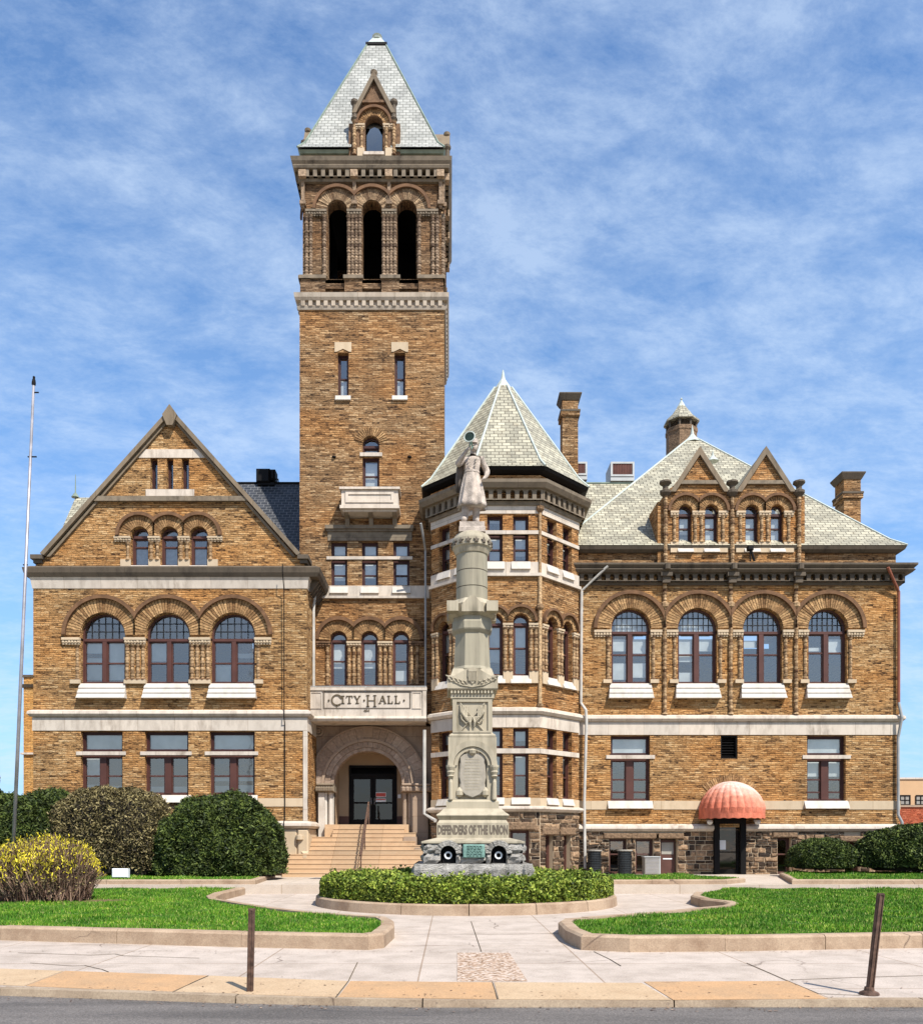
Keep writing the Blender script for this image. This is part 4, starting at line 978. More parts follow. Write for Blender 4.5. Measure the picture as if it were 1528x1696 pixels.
# serif letters cut with plain strokes
def letter(mb, ch, x, z, h, t):
    """returns the advance; strokes are boxes and an arc"""
    f = mb.fr; d0, d1 = .0, .03; th = t*.45; s = t*.9
    B = lambda a, b, c, e: mb.box(x+a, x+b, d0, d1, z+c, z+e)
    def diag(xa, za, xb, zb, w):
        n_ = math.hypot(xb-xa, zb-za); px_, pz_ = -(zb-za)/n_*w/2, (xb-xa)/n_*w/2
        mb.prism([(x+xa+px_, z+za+pz_), (x+xa-px_, z+za-pz_), (x+xb-px_, z+zb-pz_), (x+xb+px_, z+zb+pz_)], d0, d1-.002)
    if ch == 'C':
        mb.ring(x+h*.5, z+h*.45, h*.42, h*.42+t*1.15, d0, d1, 22, a0=R(48), a1=R(392-80)); diag(h*.74, h*.86, h*.98, h*.62, t*1.6); B(h*.44, h*.5, -h*.32, 0); return h*1.12
    w = {'I': t, 'T': h*.85, 'Y': h*.85, 'H': h*.72, 'A': h*.9, 'L': h*.68}[ch]
    if ch == 'I': B(0, t, 0, h); B(-s, t+s, 0, th); B(-s, t+s, h-th, h); return t+s*2.6
    if ch == 'T': B(w/2-t/2, w/2+t/2, 0, h-th); B(w/2-t/2-s, w/2+t/2+s, 0, th); B(0, w, h-th*1.2, h); B(0, th*1.4, h-h*.28, h-th*1.2); B(w-th*1.4, w, h-h*.28, h-th*1.2); return w+s*.8
    if ch == 'Y': B(w/2-t/2, w/2+t/2, 0, h*.48); B(w/2-t/2-s, w/2+t/2+s, 0, th); diag(w/2, h*.45, w*.14, h*.96, t); diag(w/2, h*.45, w*.86, h*.96, t*.8); B(-.01, w*.3, h-th, h); B(w*.7, w+.01, h-th, h); return w+s*.8
    if ch == 'H':
        for q in (0, w-t): B(q, q+t, 0, h); B(q-s*.8, q+t+s*.8, 0, th); B(q-s*.8, q+t+s*.8, h-th, h)
        B(t, w-t, h*.5, h*.5+th); return w+s*2
    if ch == 'A': diag(w*.12, th, w*.5, h, t*.8); diag(w*.88, th, w*.5, h, t*1.1); B(w*.26, w*.74, h*.3, h*.3+th); B(-.02, w*.3, 0, th); B(w*.7, w+.02, 0, th); return w+s*.6
    if ch == 'L': B(s*.6, s*.6+t, 0, h); B(-.02+s*.2, s*1.2+t, h-th, h); B(0, w, 0, th*1.1); B(w-th*1.3, w, 0, h*.3); return w+s*.8
sg = MB(FB); s_ = 35.5/F
zb_ = Z(1166.5)
for ch, px, sz, dz in (('C', 549.5, 17, -1), ('I', 566.5, 13, 1), ('T', 573, 13, 1), ('Y', 586, 13, 1), ('H', 608, 19, -4), ('A', 627.5, 13, 1), ('L', 641.5, 13, 1), ('L', 653.5, 13, 1)):
    letter(sg, ch, U(px), zb_+dz*s_, sz*s_, .055)
for px in (544.5, 603, 669): sg.lathe(U(px), .015, [(.01, Z(1162)), (.04, Z(1161)), (.04, Z(1159.5)), (.01, Z(1158.5))], 6)
sg.build('city_hall_lettering', 'ink', hall)
text_mesh('454', .13, 'house_number', 'ink', hall, FB, U(607), Z(1177.5), .02, .006, 1.2, .004)
m = MB()
for px in (508, 522, 564, 605, 647, 687, 705): m.tube([FB.P(U(px), -.02, Z(1146)), FB.P(U(px), -.02, Z(1136.5))], .03 if px != 605 else .05, 6)
m.tube([FB.P(BX0, -.02, Z(1137)), FB.P(BX1, -.02, Z(1137))], .022, 6).tube([FB.P(BX0, -.02, Z(1140)), FB.P(BX1, -.02, Z(1140))], .018, 6); m.build('balcony_railing', 'pipe_grey', hall)
# entrance arch
U, Z = FA.U, FA.Z
EX = U(609.5); EZ = Z(1301); AX0, AX1 = PX1+.01, -.79
r0, r1, r2 = FA.L(56.5), FA.L(78), FA.L(95)
LZ = 2.43
m = MB(FA); hole = archpts(EX-r0, EX+r0, LZ, EZ+r0, 0, 24)
m.wall([(AX0, GZ-.1), (EX-r0-.02, GZ-.1), (EX-r0-.02, LZ-.3), (EX+r0+.02, LZ-.3), (EX+r0+.02, GZ-.1), (AX1, GZ-.1), (AX1, FB.Z(1195)), (AX0, FB.Z(1195))], [hole], 0, .5); m.build('entrance_wall', 'brownstone', hall)
m = MB(FA); m.ring(EX, EZ, r1-.03, r2, -.1, .16, 21, gap=.03, jit=.004); en = m.build('entrance_arch', 'vous_brown', hall)
m = MB(FA); m.ring(EX, EZ, r2, r2+.06, 0, .22, 40, hi=AX1-.01, lo=AX0+.01); m.build('arch_roll', 'brownstone', en); m = MB(FA); m.ring(EX, EZ, r1-.16, r1-.04, -.1, .20, 40); m.build('arch_roll', 'brownstone', en)
m = MB(FA); m.ring(EX, EZ, r0+.16, r1-.17, -.1, .12, 26, gap=.04, jit=.004); m.ring(EX, EZ, r0, r0+.15, -.2, .07, 40); m.build('inner_arch', 'vous_brown', en)
m = MB(FA); m.box(EX-.2, EX+.2, -.05, .20, EZ+r1+.02, EZ+r2+.0); m.build('keystone', 'brownstone', en)
m = MB(FA); m.lathe(U(528), 0, [(0.02, 0), (.2, 0)], 4)
m.v = []; m.f = []
for rr, dd in ((.34, .05), (.22, .10), (.10, .14)): m.ring(U(528), Z(1212), rr-.07, rr, -.02, dd, 20, a0=0, a1=2*math.pi)
m.build('carved_rosette', 'brownstone', hall)
for side in (-1, 1):
    a, b = (AX0+.04, EX-r0+.02) if side < 0 else (EX+r0-.02, AX1-.06)
    mt = 'sillwhite' if side < 0 else 'brownstone'  # right pier matches the left; its shade is put into the browner stone
    m = MB(FA); m.box(a+.05, b-.06, -.3, .45, GZ, 1.84).box(a+.10, b-.38, .0, .38, 1.84, Z(1313)-.02) if side < 0 else m.box(a+.06, b-.1, -.3, .45, GZ, 1.84).box(a+.42, b-.1, 0, .38, 1.84, Z(1313)-.02)
    m.box(a+.04, b-.02, -.3, .03, 1.84, Z(1313)-.02); pr = m.build('entrance_pier', mt, hall)
    ux = (b-.14) if side < 0 else (a+.14)
    for q in (0, .22):
        uu = ux-q if side < 0 else ux+q
        m = MB(FA); m.lathe(uu, .22, [(.10, 1.84), (.13, 1.86), (.09, 1.95), (.085, Z(1315)), (.12, Z(1313)-.02)], 12); m.build('pier_shaft', mt, pr, smooth=False)
    m = MB(FA); m.bbox(a-.02, b+.06, -.3, .52, Z(1313), Z(1303), .05).bbox(a+.02, b+.02, -.3, .56, Z(1303)+.003, Z(1299), .03)
    for q in range(7):
        w = (b-a)/7; m.lathe(a+w*(q+.5), .50, [(.02, Z(1313)+.02), (.08, Z(1311)), (.09, Z(1306)), (.02, Z(1303)-.02)], 6)
    m.build('carved_capital', 'dirty' if side < 0 else 'brownstone', pr)
# porch lining, doors
PB = 38.8
m = MB(); x0, x1 = EX-r0-.01, EX+r0+.01; zc = EZ+r0+.05
m.poly([(x0, 37.54, LZ), (x0, PB, LZ), (x0, PB, zc), (x0, 37.54, zc)]); m.poly([(x1, 37.54, LZ), (x1, PB, LZ), (x1, PB, zc), (x1, 37.54, zc)])
m.poly([(x0, 37.54, zc), (x1, 37.54, zc), (x1, PB, zc), (x0, PB, zc)]); 
dx0, dx1, dz1 = (580-VX)*38.8/F, (655-VX)*38.8/F, EYE+(HY-1271)*38.8/F
m.wall(rect(x0, x1, LZ, zc), [], 0, 0) if False else None
FP = Fr(0, PB); m.fr = FP; m.wall([(x0, LZ), (dx0, LZ), (dx0, dz1), (dx1, dz1), (dx1, LZ), (x1, LZ), (x1, zc), (x0, zc)], [], 0, .1)
m.build('porch_lining', 'beige', hall)
m = MB(FP); m.box(x0+.004, dx0-.01, -.0, .02, LZ, LZ+.42).box(dx1+.01, x1-.004, 0, .02, LZ, LZ+.42); m.build('skirting', 'doorbrown', hall)
m = MB(FP); loopframe(m, rect(dx0-.06, dx1+.06, LZ, dz1+.08), rect(dx0+.03, dx1-.03, LZ+.02, dz1-.02), -.1, .04); m.box(dx0, dx1, -.08, .03, dz1-.42, dz1-.30); m.build('door_surround', 'black', hall)
dm_ = (dx0+dx1)/2
for a, b, s in ((dx0+.04, dm_-.01, 1), (dm_+.01, dx1-.04, -1)):
    m = MB(FP); loopframe(m, rect(a, b, LZ+.02, dz1-.42), rect(a+.12, b-.12, LZ+.28, dz1-.55), -.07, .0); m.box(a+.12, b-.12, -.06, -.01, LZ+1.0, LZ+1.08)
    dd = m.build('entrance_door', 'black', hall)
    MB(FP).wall(rect(a+.1, b-.1, LZ+.26, dz1-.53), [], -.04, 0).build('pane', 'darkglass', dd)
    h = (b-.06) if s > 0 else (a+.06); MB(FP).tube([FP.P(h, .0, LZ+.95), FP.P(h, .06, LZ+.97), FP.P(h, .06, LZ+1.25), FP.P(h, .0, LZ+1.27)], .015, 6).build('door_handle', 'galv', dd)
m = MB(FP); m.wall(rect(x0-.5, x1+.5, LZ-.1, zc), [], -.8, 0); m.build('vestibule', 'black', hall)
m = MB(FP); m.box(dm_+.12, dm_+.60, -.03, -.01, LZ+1.3, LZ+1.52).box(dm_+.12, dm_+.60, -.03, -.01, LZ+1.04, LZ+1.24); nt_ = m.build('door_notice', 'plastic', hall)
m = MB(FP); m.box(dm_+.14, dm_+.58, -.02, -.005, LZ+1.33, LZ+1.49).box(dm_+.14, dm_+.58, -.02, -.005, LZ+1.17, LZ+1.22); m.build('notice_print', 'redsign', nt_)
m = MB(FP); m.box(dx1+.10, dx1+.24, 0, .04, LZ+1.25, LZ+1.42); m.build('intercom', 'plastic', hall)
m = MB(); m.box(x0-.3, x1+.3, -PB, -36.4, GZ, LZ); m.build('landing', 'stepstone', hall)
# steps
NS = 12; rise = (LZ-GZ)/NS; tread = .29
st_ = MB()
for k in range(1, NS):
    zt_ = LZ-rise*k; y0 = 36.4-tread*k; xl = -4.85 if k < 3 else (-5.82 if k < 7 else -6.60); xr = -1.95 if k < 2 else (-1.45 if k < 5 else -1.12)
    if k < 3: xl = -5.0
    st_.box(xl, xr, -(36.45 if k < 7 else 34.55), -(y0+.02), GZ-.05, zt_-.035); st_.box(xl, xr, -(36.45+.002*k if k < 7 else 34.55), -y0, zt_-.033, zt_)
st_.build('entrance_steps', 'stepstone', hall)
m = MB(); m.box(-1.95, -1.40, -37.0, -35.5, GZ, 1.9).box(-1.45, -.98, -37.0, -34.7, GZ, 1.45); m.build('stair_cheek', 'brownstone', hall)
hr = MB()
top = [(-3.50, 36.5, LZ+.95), (-3.50, 36.3, LZ+.95), (-3.52, 33.3, .30+.95), (-3.52, 33.1, .30+.85)]
hr.tube(top, .035, 8)
for (x, y, z0, z1) in ((-3.50, 36.45, LZ-.1, LZ+.93), (-3.51, 34.8, 1.3, 2.30), (-3.52, 33.4, .3, 1.28)): hr.tube([(x, y, z0), (x, y, z1)], .03, 8)
hr.tube([(p[0], p[1], p[2]-.35) for p in top[1:3]], .02, 6); hr.build('handrail', 'rust', hall)

# ---------- octagonal bay ----------
FO = Fr(OC[0], OC[1]-OA, 0, 33.9)
def oface(deg):
    a = R(deg); return Fr(OC[0]+OA*math.sin(a), OC[1]-OA*math.cos(a), deg, 33.9)
Z = FO.Z; UW = [(-.83, -.21), (.21, .83)]
for deg in (-45, 0, 45):
    f = oface(deg); holes = []; zz = Z
    for a, b in UW:
        holes += [rect(a, b, Z(892+.0), Z(853)) if False else rect(a, b, Z(930), Z(853)), archpts(a, b, Z(1119), Z(1017)), rect(a, b, Z(1321), Z(1206))]
    m = MB(f); m.wall(rect(-OH, OH, 3.0, 15.9), holes, 0, .3); m.build('bay_wall', 'brick_orange', hall)
    for a, b in UW:
        window(hall, f, a, b, Z(879), Z(853), fw=.06, mat='darkframe', blind=[(0, 1, rb(), 1)])
        window(hall, f, a, b, Z(930), Z(885), fw=.06, mat='darkframe', rails=(Z(908),), blind=[(0, 1, rb(0, .6), 1)])
        sill(hall, f, a-.07, b+.07, Z(944), Z(930), .10)
        window(hall, f, a, b, Z(1119), Z(1017), True, transom=Z(1033), rails=(Z(1072),), fw=.06, blind=[(.02, .98, rb(.2, .6), .84)])
        arch(hall, f, (a+b)/2, Z(1017)-.31, .33, .56, .66, .52, 18, sides=(a < 0, a > 0) if True else 0)
        sill(hall, f, a-.10, b+.10, Z(1133), Z(1119), .14)
        window(hall, f, a, b, Z(1239), Z(1206), fw=.06, mat='darkframe', blind=[(0, 1, rb(0, .4), 1)])
        window(hall, f, a, b, Z(1321), Z(1248), fw=.06, mat='maroon', rails=(Z(1284),), blind=[(0, 1, rb(.45, .7), 1)])
        sill(hall, f, a-.07, b+.07, Z(1333), Z(1321), .10)
    for z0, z1, nm in ((Z(885), Z(879), 'lintel'), (Z(1248), Z(1240), 'lintel')): band(hall, f, -OH, OH, z0, z1, .045, 'white', nm)
    for a, b, n in ((-OH+.06, -.83, 2), (-.21, .21, 2), (.83, OH-.06, 2)):
        impost(hall, f, a, b, Z(1041), Z(1033), .12)
        for k in range(n): colonnette(hall, f, a+(b-a)*(k+.5)/n, Z(1112), Z(1041), .078, .02)
        band(hall, f, a+.02, b-.02, Z(1132), Z(1112), .09, 'cream', 'column_base')
for deg in (-90, 90, 135, 180, -135):
    f = oface(deg); m = MB(f); m.wall(rect(-OH, OH, .1 if abs(deg) == 90 else 3.0, 16.2), [], 0, 0); m.build('bay_wall', 'brick_orange', hall)
def obnd(z0, z1, o, mat='white', nm='stone_band', prof=None):
    m = MB(); m.sweep(oct_path, prof or [(-.06, z0), (o, z0), (o, z1), (-.06, z1)]); m.build(nm, mat, hall)
obnd(Z(851), Z(838), .035); obnd(Z(955), Z(950), .12); obnd(Z(950)+.003, Z(931), .03)
obnd(Z(1335), Z(1322), .03, 'cream'); obnd(0, 0, 0, 'white', 'water_table', [(-.06, Z(1345)), (.10, Z(1344)), (.22, Z(1340)), (.20, Z(1337)), (.04, Z(1335)), (-.06, Z(1335))])
op8 = [(OC[0]+OA/math.cos(math.pi/8)*math.cos(R(22.5+45*k)), OC[1]+OA/math.cos(math.pi/8)*math.sin(R(22.5+45*k))) for k in range(8)]
m = MB(); m.sweep(op8, [(-.1, Z(838)), (.10, Z(838)), (.14, Z(832)), (-.1, Z(832))], True)
m.sweep(op8, [(-.1, Z(814)), (.40, Z(814)), (.52, Z(807)), (.54, Z(802)), (.06, Z(799)), (-.1, Z(799))], True); m.build('bay_cornice', 'dirty', hall)
m = MB()
for k in range(8): corbels(m, oface(45*k), -OH-.1, OH+.1, Z(832)+.003, Z(814)-.003, .0, .26, .34)
m.build('corbel_arcade', 'dirty', hall)
m = MB(); m.sweep(op8, [(-.3, Z(799)), (.04, Z(799)), (.04, Z(788)), (-.3, Z(788))], True); m.build('bay_frieze', 'brick_orange', hall)
m = MB(); m.sweep(op8, [(-.3, Z(787)+.003), (.14, Z(787)+.003), (.34, Z(784)), (.40, Z(780)), (-.3, Z(778))], True); m.build('gutter', 'black', hall)
ez = Z(779); az = EYE+(HY-645)*37/F
ff = Fr(OC[0], OC[1])
def octring(m, r, z):
    for k in range(8): m.X(OC[0]+r/math.cos(math.pi/8)*math.cos(R(22.5+45*k)), OC[1]+r/math.cos(math.pi/8)*math.sin(R(22.5+45*k)), z)
m = MB(); rr = [(3.52, ez), (3.12, ez+.42), (.36, az)]
for r, z in rr: octring(m, r, z)
for j in range(2):
    for k in range(8): m.f.append([8*j+k, 8*j+(k+1) % 8, 8*j+8+(k+1) % 8, 8*j+8+k])
m.build('bay_roof', 'slate', hall)
m = MB()
for k in range(8): m.tube([(OC[0]+r/math.cos(math.pi/8)*math.cos(R(22.5+45*k)), OC[1]+r/math.cos(math.pi/8)*math.sin(R(22.5+45*k)), z+.02) for r, z in rr], .05, 6)
m.build('roof_hip', 'leadwhite', hall)
m = MB()
for r, z in ((.42, az-.12), (.10, az+.42), (.02, az+.85)): octring(m, r, z)
for j in range(2):
    for k in range(8): m.f.append([8*j+k, 8*j+(k+1) % 8, 8*j+8+(k+1) % 8, 8*j+8+k])
m.build('roof_finial', 'leadwhite', hall)
# corner shafts
for cxp, dg in ((OC[0]+OH, 22.5), (OC[0]-OH, -22.5)):
    m = MB(); m.tube([(cxp, 33.86, Z(838)), (cxp, 33.86, Z(955))], .06, 8).tube([(cxp, 33.86, Z(955)), (cxp, 33.86, Z(1172))], .075, 8); f = Fr(cxp, 33.86); m.fr = f
    m.lathe(0, 0, [(.07, Z(850)), (.16, Z(845)), (.16, Z(840))], 8).lathe(0, 0, [(.07, Z(1012)), (.15, Z(1008)), (.15, Z(1003)), (.07, Z(1000))], 8).lathe(0, 0, [(.07, Z(1172)), (.13, Z(1170)), (.13, Z(1166))], 8); m.build('corner_shaft', 'column', hall)
# stone base of the bay with basement openings
for deg in (-90, -45, 0, 45, 90):
    f = oface(deg); hl = {0: [(.10, .86, .2, 2.15)], 45: [(-.95, -.40, .2, 1.95), (.22, .75, .2, 1.95)], -45: [], 90: [], -90: []}[deg]
    m = MB(f); rubble(m, f, -OH, OH, GZ-.1, Z(1345), hl, 0.0); m.build('foundation', 'rubble', hall)
    m = MB(f); m.wall(rect(-OH, OH, GZ-.1, Z(1344)), [rect(*h) for h in hl], -.0, .4); m.build('foundation_mortar', 'cream', hall)
    for h in hl:
        window(hall, f, h[0], h[1], GZ, h[3], fw=.07, mat='doorbrown', rails=(1.2,), rec=.3, blind=[])
        m = MB(f); m.bbox(h[0]-.25, h[1]+.25, -.2, .13, h[3], h[3]+.33, .05); m.build('lintel', 'rubble', hall)
MB().poly([(OC[0]-OA, 35.8, Z(1340)), (OC[0]+OA, 35.8, Z(1340)), (OC[0]+OA, 35.8, Z(1341)), (OC[0]-OA, 35.8, Z(1341))])
# downpipes beside the bay
downpipe(hall, [(-1.22, 35.3, Z(845)), (-1.1, 35.75, Z(868)), (-1.05, 36.2, Z(880)), (-1.05, 36.4, Z(1120)), (-1.08, 36.6, FB.Z(1137))], .05, 'pipe_grey')
downpipe(hall, [(-1.08, 35.75, FB.Z(1208)), (-1.08, 35.75, FB.Z(1348)), (-.6, 34.9, FB.Z(1360))], .075)
downpipe(hall, [(-5.45, 35.4, FB.Z(962)), (-5.72, 35.9, FE.Z(995)), (-5.79, 35.9, FE.Z(1020)), (-5.79, 35.9, FB.Z(1139))], .06)

# ---------- right wing ----------
U, Z = FR.U, FR.Z
rw = [(1012, 1076), (1122, 1187), (1230, 1295), (1338, 1402)]; rg = [(1011, 1076), (1336, 1400)]
WL = 5.30
holes = [archpts(U(a), U(b), Z(1132), Z(1008)) for a, b in rw]+[rect(U(a), U(b), Z(1327), Z(1219)) for a, b in rg]+[rect(U(1193), U(1221), Z(1257), Z(1218))]
m = MB(FR); m.wall([(WL, 2.3), (RX1, 2.3), (RX1, 13.2), (WL, 13.2)], holes, 0, .35)
m.fr = W0; m.poly([(RX1, 36, .2), (RX1, RY1, .2), (RX1, RY1, 13.2), (RX1, 36, 13.2)]); m.poly([(RX1, RY1, .2), (PX0, RY1, .2), (PX0, RY1, 13.2), (RX1, RY1, 13.2)]); m.build('wing_wall', 'brick', hall)
bl = [[(0, .47, .05, .28), (.53, 1, .08, .28), (0, .47, .45, .62), (.53, 1, .42, .62)], [(0, .47, .3, .62), (.53, 1, .45, .62), (0, .47, 0, .15)], [(0, .47, .5, .6)], [(0, .47, .45, .5), (.53, 1, .42, .62)]]
for k, (a, b) in enumerate(rw):
    window(hall, FR, U(a), U(b), Z(1132), Z(1008), True, cols=2, rails=(Z(1083 if k < 3 else 1080),), grid=7, transom=Z(1047), mull=.19, fw=.065, blind=bl[k]+([(.1, .9, .66, .9)] if k < 2 else []))
    sill(hall, FR, U(a)-.06, U(b)+.04, Z(1158), Z(1132), .26, 3, .08)
    arch(hall, FR, U((a+b)/2), Z(1041), FR.L(33.5), FR.L(56), FR.L(62), FR.L(54.3), 34, sides=(k == 0, k == 3))
    ia, ib = U(a), U(b); l0 = U(983) if k == 0 else U((rw[k-1][1]+a)/2+3.5); l1 = U(1430) if k == 3 else U((b+rw[min(k+1, 3)][0])/2-3.5)
    impost(hall, FR, l0, ia, Z(1054), Z(1044), .12); impost(hall, FR, ib, l1, Z(1054), Z(1044), .12)
    for uu in (ia-.14, ib+.14):
        colonnette(hall, FR, uu, Z(1126), Z(1055), .075, .02)
    band(hall, FR, ia-.36, ia, Z(1132), Z(1126), .12, 'cream', 'column_base'); band(hall, FR, ib, ib+.36, Z(1132), Z(1126), .12, 'cream', 'column_base')
for px in (1100, 1209, 1317):
    colonnette(hall, FR, U(px), Z(1184), Z(966), .085, .06)
    m = MB(FR); f_ = Fr(U(px), 36.0); m.fr = f_; m.lathe(0, .06, [(.08, Z(1010)), (.17, Z(1006)), (.17, Z(1000)), (.08, Z(997))], 8); m.build('shaft_knot', 'column', hall)
for a, b in rg:
    window(hall, FR, U(a), U(b), Z(1251), Z(1219), fw=.07, mat='darkframe', blind=[(0, 1, 0, 1)])
    window(hall, FR, U(a), U(b), Z(1327), Z(1257), cols=2, rails=(Z(1291), Z(1312)), mull=.30, blind=[(0, .47, .6, 1), (.53, 1, .6, 1)] if a > 1300 else [])
    sill(hall, FR, U(a)-.13, U(b)+.10, Z(1340), Z(1326.5), .18)
    band(hall, FR, U(a)-.2, U(b)+.2, Z(1257), Z(1251), .05, 'white', 'lintel')
for a, b in ((WL, U(1011)-.15), (U(1076)+.13, U(1336)-.15), (U(1400)+.13, RX1+.03)): band(hall, FR, a, b, 3.06, 3.43, .03, 'cream')
m = MB(FR)
loopframe(m, rect(U(1193), U(1221), Z(1257), Z(1218)), rect(U(1193)+.06, U(1221)-.06, Z(1257)+.06, Z(1218)-.06), -.3, -.05)
for k in range(8):
    z = Z(1257)+.1+k*.115; m.hexa([FR.P(U(1194), -.26, z+.07), FR.P(U(1220), -.26, z+.07), FR.P(U(1220), -.25, z+.085), FR.P(U(1194), -.25, z+.085), FR.P(U(1194), -.12, z), FR.P(U(1220), -.12, z), FR.P(U(1220), -.11, z+.015), FR.P(U(1194), -.11, z+.015)])
m.box(U(1193), U(1221), -.34, -.32, Z(1257), Z(1218)); m.build('louvred_vent', 'black', hall)
# cornice, eave, roof
cp = [(WL-.1, 36.0), (RX1, 36.0), (RX1, RY1)]
m = MB(); m.sweep(cp, [(-.1, 12.60), (.06, 12.60), (.10, 12.72), (-.1, 12.72)]); m.sweep(cp, [(-.1, 13.06), (.36, 13.06), (.46, 13.16), (.40, 13.22), (.52, 13.34), (.52, 13.42), (.0, 13.48), (-.1, 13.48)]); m.build('wing_cornice', 'cornice', hall)
m = MB(); corbels(m, FR, WL-.1, RX1+.1, 12.723, 13.057, 0, .24, .37); corbels(m, Fr(RX1, 43.2, 90), -7.2, 7.2, 12.723, 13.057, 0, .24, .37); m.build('corbel_arcade', 'cornice', hall)
for px in (1100, 1209, 1318):
    m = MB(FR); m.box(U(px)-.24, U(px)+.24, -.05, .42, 12.90, 13.055).box(U(px)-.16, U(px)+.16, -.05, .33, 12.64, 12.897); f_ = Fr(U(px), 36); m.fr = f_; m.lathe(0, .5, [(.05, 13.12), (.13, 13.14), (.13, 13.36), (.05, 13.38)], 8); m.build('bracket', 'cornice', hall)
m = MB(); m.sweep(cp, [(-.4, 13.48), (-.10, 13.48), (-.10, 14.0), (-.4, 14.0)]); m.build('parapet', 'brick_tower', hall)
m = MB(); m.sweep(cp, [(-.5, 14.003), (.02, 14.003), (.16, 14.10), (.22, 14.24), (-.5, 14.28)]); m.build('gutter', 'cornice', hall)
er = RX1+.22; el = 4.3; ap_ = ((1146-VX)*43/F, 43.0, EYE+(HY-722)*43/F)
m = MB()
base = [(el, 35.78), (er, 35.78), (er, RY1+.2), (el, RY1+.2)]; zE = 14.26
mid = [(x+(ap_[0]-x)*.07, y+(ap_[1]-y)*.07, zE+.42) for x, y in base]
for x, y in base: m.X(x, y, zE)
for p in mid: m.X(*p)
m.X(*ap_)
for k in range(4): m.f.append([k, (k+1) % 4, 4+(k+1) % 4, 4+k]); m.f.append([4+k, 4+(k+1) % 4, 8])
m.build('wing_roof', 'slate', hall)
m = MB()
for k in range(4): m.tube([(base[k][0], base[k][1], zE), mid[k], ap_], .05, 6)
m.build('roof_hip', 'leadwhite', hall)
def finial(x, y, z, s, nm='roof_finial'):
    f_ = Fr(x, y); m = MB(f_); m.lathe(0, 0, [(.75*s, z-.62*s), (.42*s, z-.25*s), (.16*s, z+.1*s), (.07*s, z+.6*s), (.02*s, z+.9*s)], 8); m.build(nm, 'leadwhite', hall)
finial(ap_[0], ap_[1], ap_[2], .62)
finial((1180-VX)*40/F, 40.0, EYE+(HY-756)*40/F, .38)
# main ridge roof between pavilion and wing
rz = 19.05
def ridge(x0, x1, mat):
    m = MB(); m.hexa([(x0, 36.7, 13.6), (x1, 36.7, 13.6), (x1, 41, rz), (x0, 41, rz), (x0, 36.7, 13.2), (x1, 36.7, 13.2), (x1, 41, rz-.3), (x0, 41, rz-.3)])
    m.hexa([(x0, 41, rz), (x1, 41, rz), (x1, 47, 13.2), (x0, 47, 13.2), (x0, 41, rz-.3), (x1, 41, rz-.3), (x1, 47, 12.9), (x0, 47, 12.9)]); m.build('main_roof', mat, hall)
ridge(xc if False else -11.3, TX0+.05, 'slate_dark'); ridge(TX1-.05, 10.2, 'slate')
MB().tube([(-11.3, 41, rz+.03), (TX0, 41, rz+.03)], .06, 6).build('ridge_cap', 'black', hall); MB().tube([(TX1, 41, rz+.03), (9.2, 41, rz+.03)], .05, 6).build('ridge_cap', 'copper', hall)
# wing dormers
FD = Fr(0, 35.88, 0, 36.0)
dw = [(1122, 1144), (1165, 1187), (1232, 1254), (1274, 1295)]
m = MB(FD)
m.wall([(U(1100), 13.3), (U(1320), 13.3), (U(1320), Z(818)), (U(1305), Z(806)), (U(1265), Z(750)), (U(1210), Z(828)), (U(1156), Z(750)), (U(1114), Z(806)), (U(1100), Z(818))], [archpts(U(a), U(b), Z(908), Z(838)) for a, b in dw], 0, .3)
m.box(U(1088), U(1100), -1.6, -.05, 13.3, Z(832)).box(U(1320), U(1331), -1.6, -.05, 13.3, Z(823))
m.fr = W0
for x in (U(1100), U(1320)): m.poly([(x, 35.88, 13.3), (x, 39.5, 13.3), (x, 39.5, Z(818)), (x, 35.88, Z(818))])
m.build('dormer_wall', 'brick_orange', hall)
for c in (1156, 1265):
    m = MB(FD)
    for s in (-1, 1): m.prism([(U(c), Z(743)), (U(c)+s*FR.L(49), Z(818)), (U(c)+s*FR.L(40), Z(818)), (U(c), Z(757))], -.3, .14)
    m.build('gable_coping', 'coping', hall)
    m = MB(FD)
    for s in (-1, 1): m.prism([(U(c), Z(746)), (U(c)+s*FR.L(47), Z(818)), (U(c)+s*FR.L(43), Z(818)), (U(c), Z(752))], -4.5, -.302)
    m.build('dormer_roof', 'slate', hall)
    band(hall, FD, U(c)-FR.L(34), U(c)+FR.L(34), Z(805), Z(799), .12, 'dirty', 'string_course')
for k, (a, b) in enumerate(dw):
    window(hall, FD, U(a), U(b), Z(908), Z(838), True, transom=Z(853), rails=(Z(875),), fw=.05, mat='darkframe', blind=[(.05, .95, rb(0, .5), .8)])
    arch(hall, FD, U((a+b)/2), Z(849), FR.L(12), FR.L(25), FR.L(29.5), FR.L(21), 18, d=.03, sides=(k % 2 == 0, k % 2 == 1))
    sill(hall, FD, U(a)-.05, U(b)+.05, Z(918), Z(908), .14)
for a, b, n in ((1108, 1122, 1), (1144, 1165, 2), (1187, 1203, 1), (1216, 1232, 1), (1254, 1274, 2), (1295, 1312, 1)):
    impost(hall, FD, U(a), U(b), Z(857), Z(849), .1)
    for q in range(n): colonnette(hall, FD, U(a)+(U(b)-U(a))*(q+.5)/n, Z(900), Z(857), .07, .02)
    band(hall, FD, U(a)+.01, U(b)-.01, Z(917), Z(900), .06, 'cream', 'column_base')
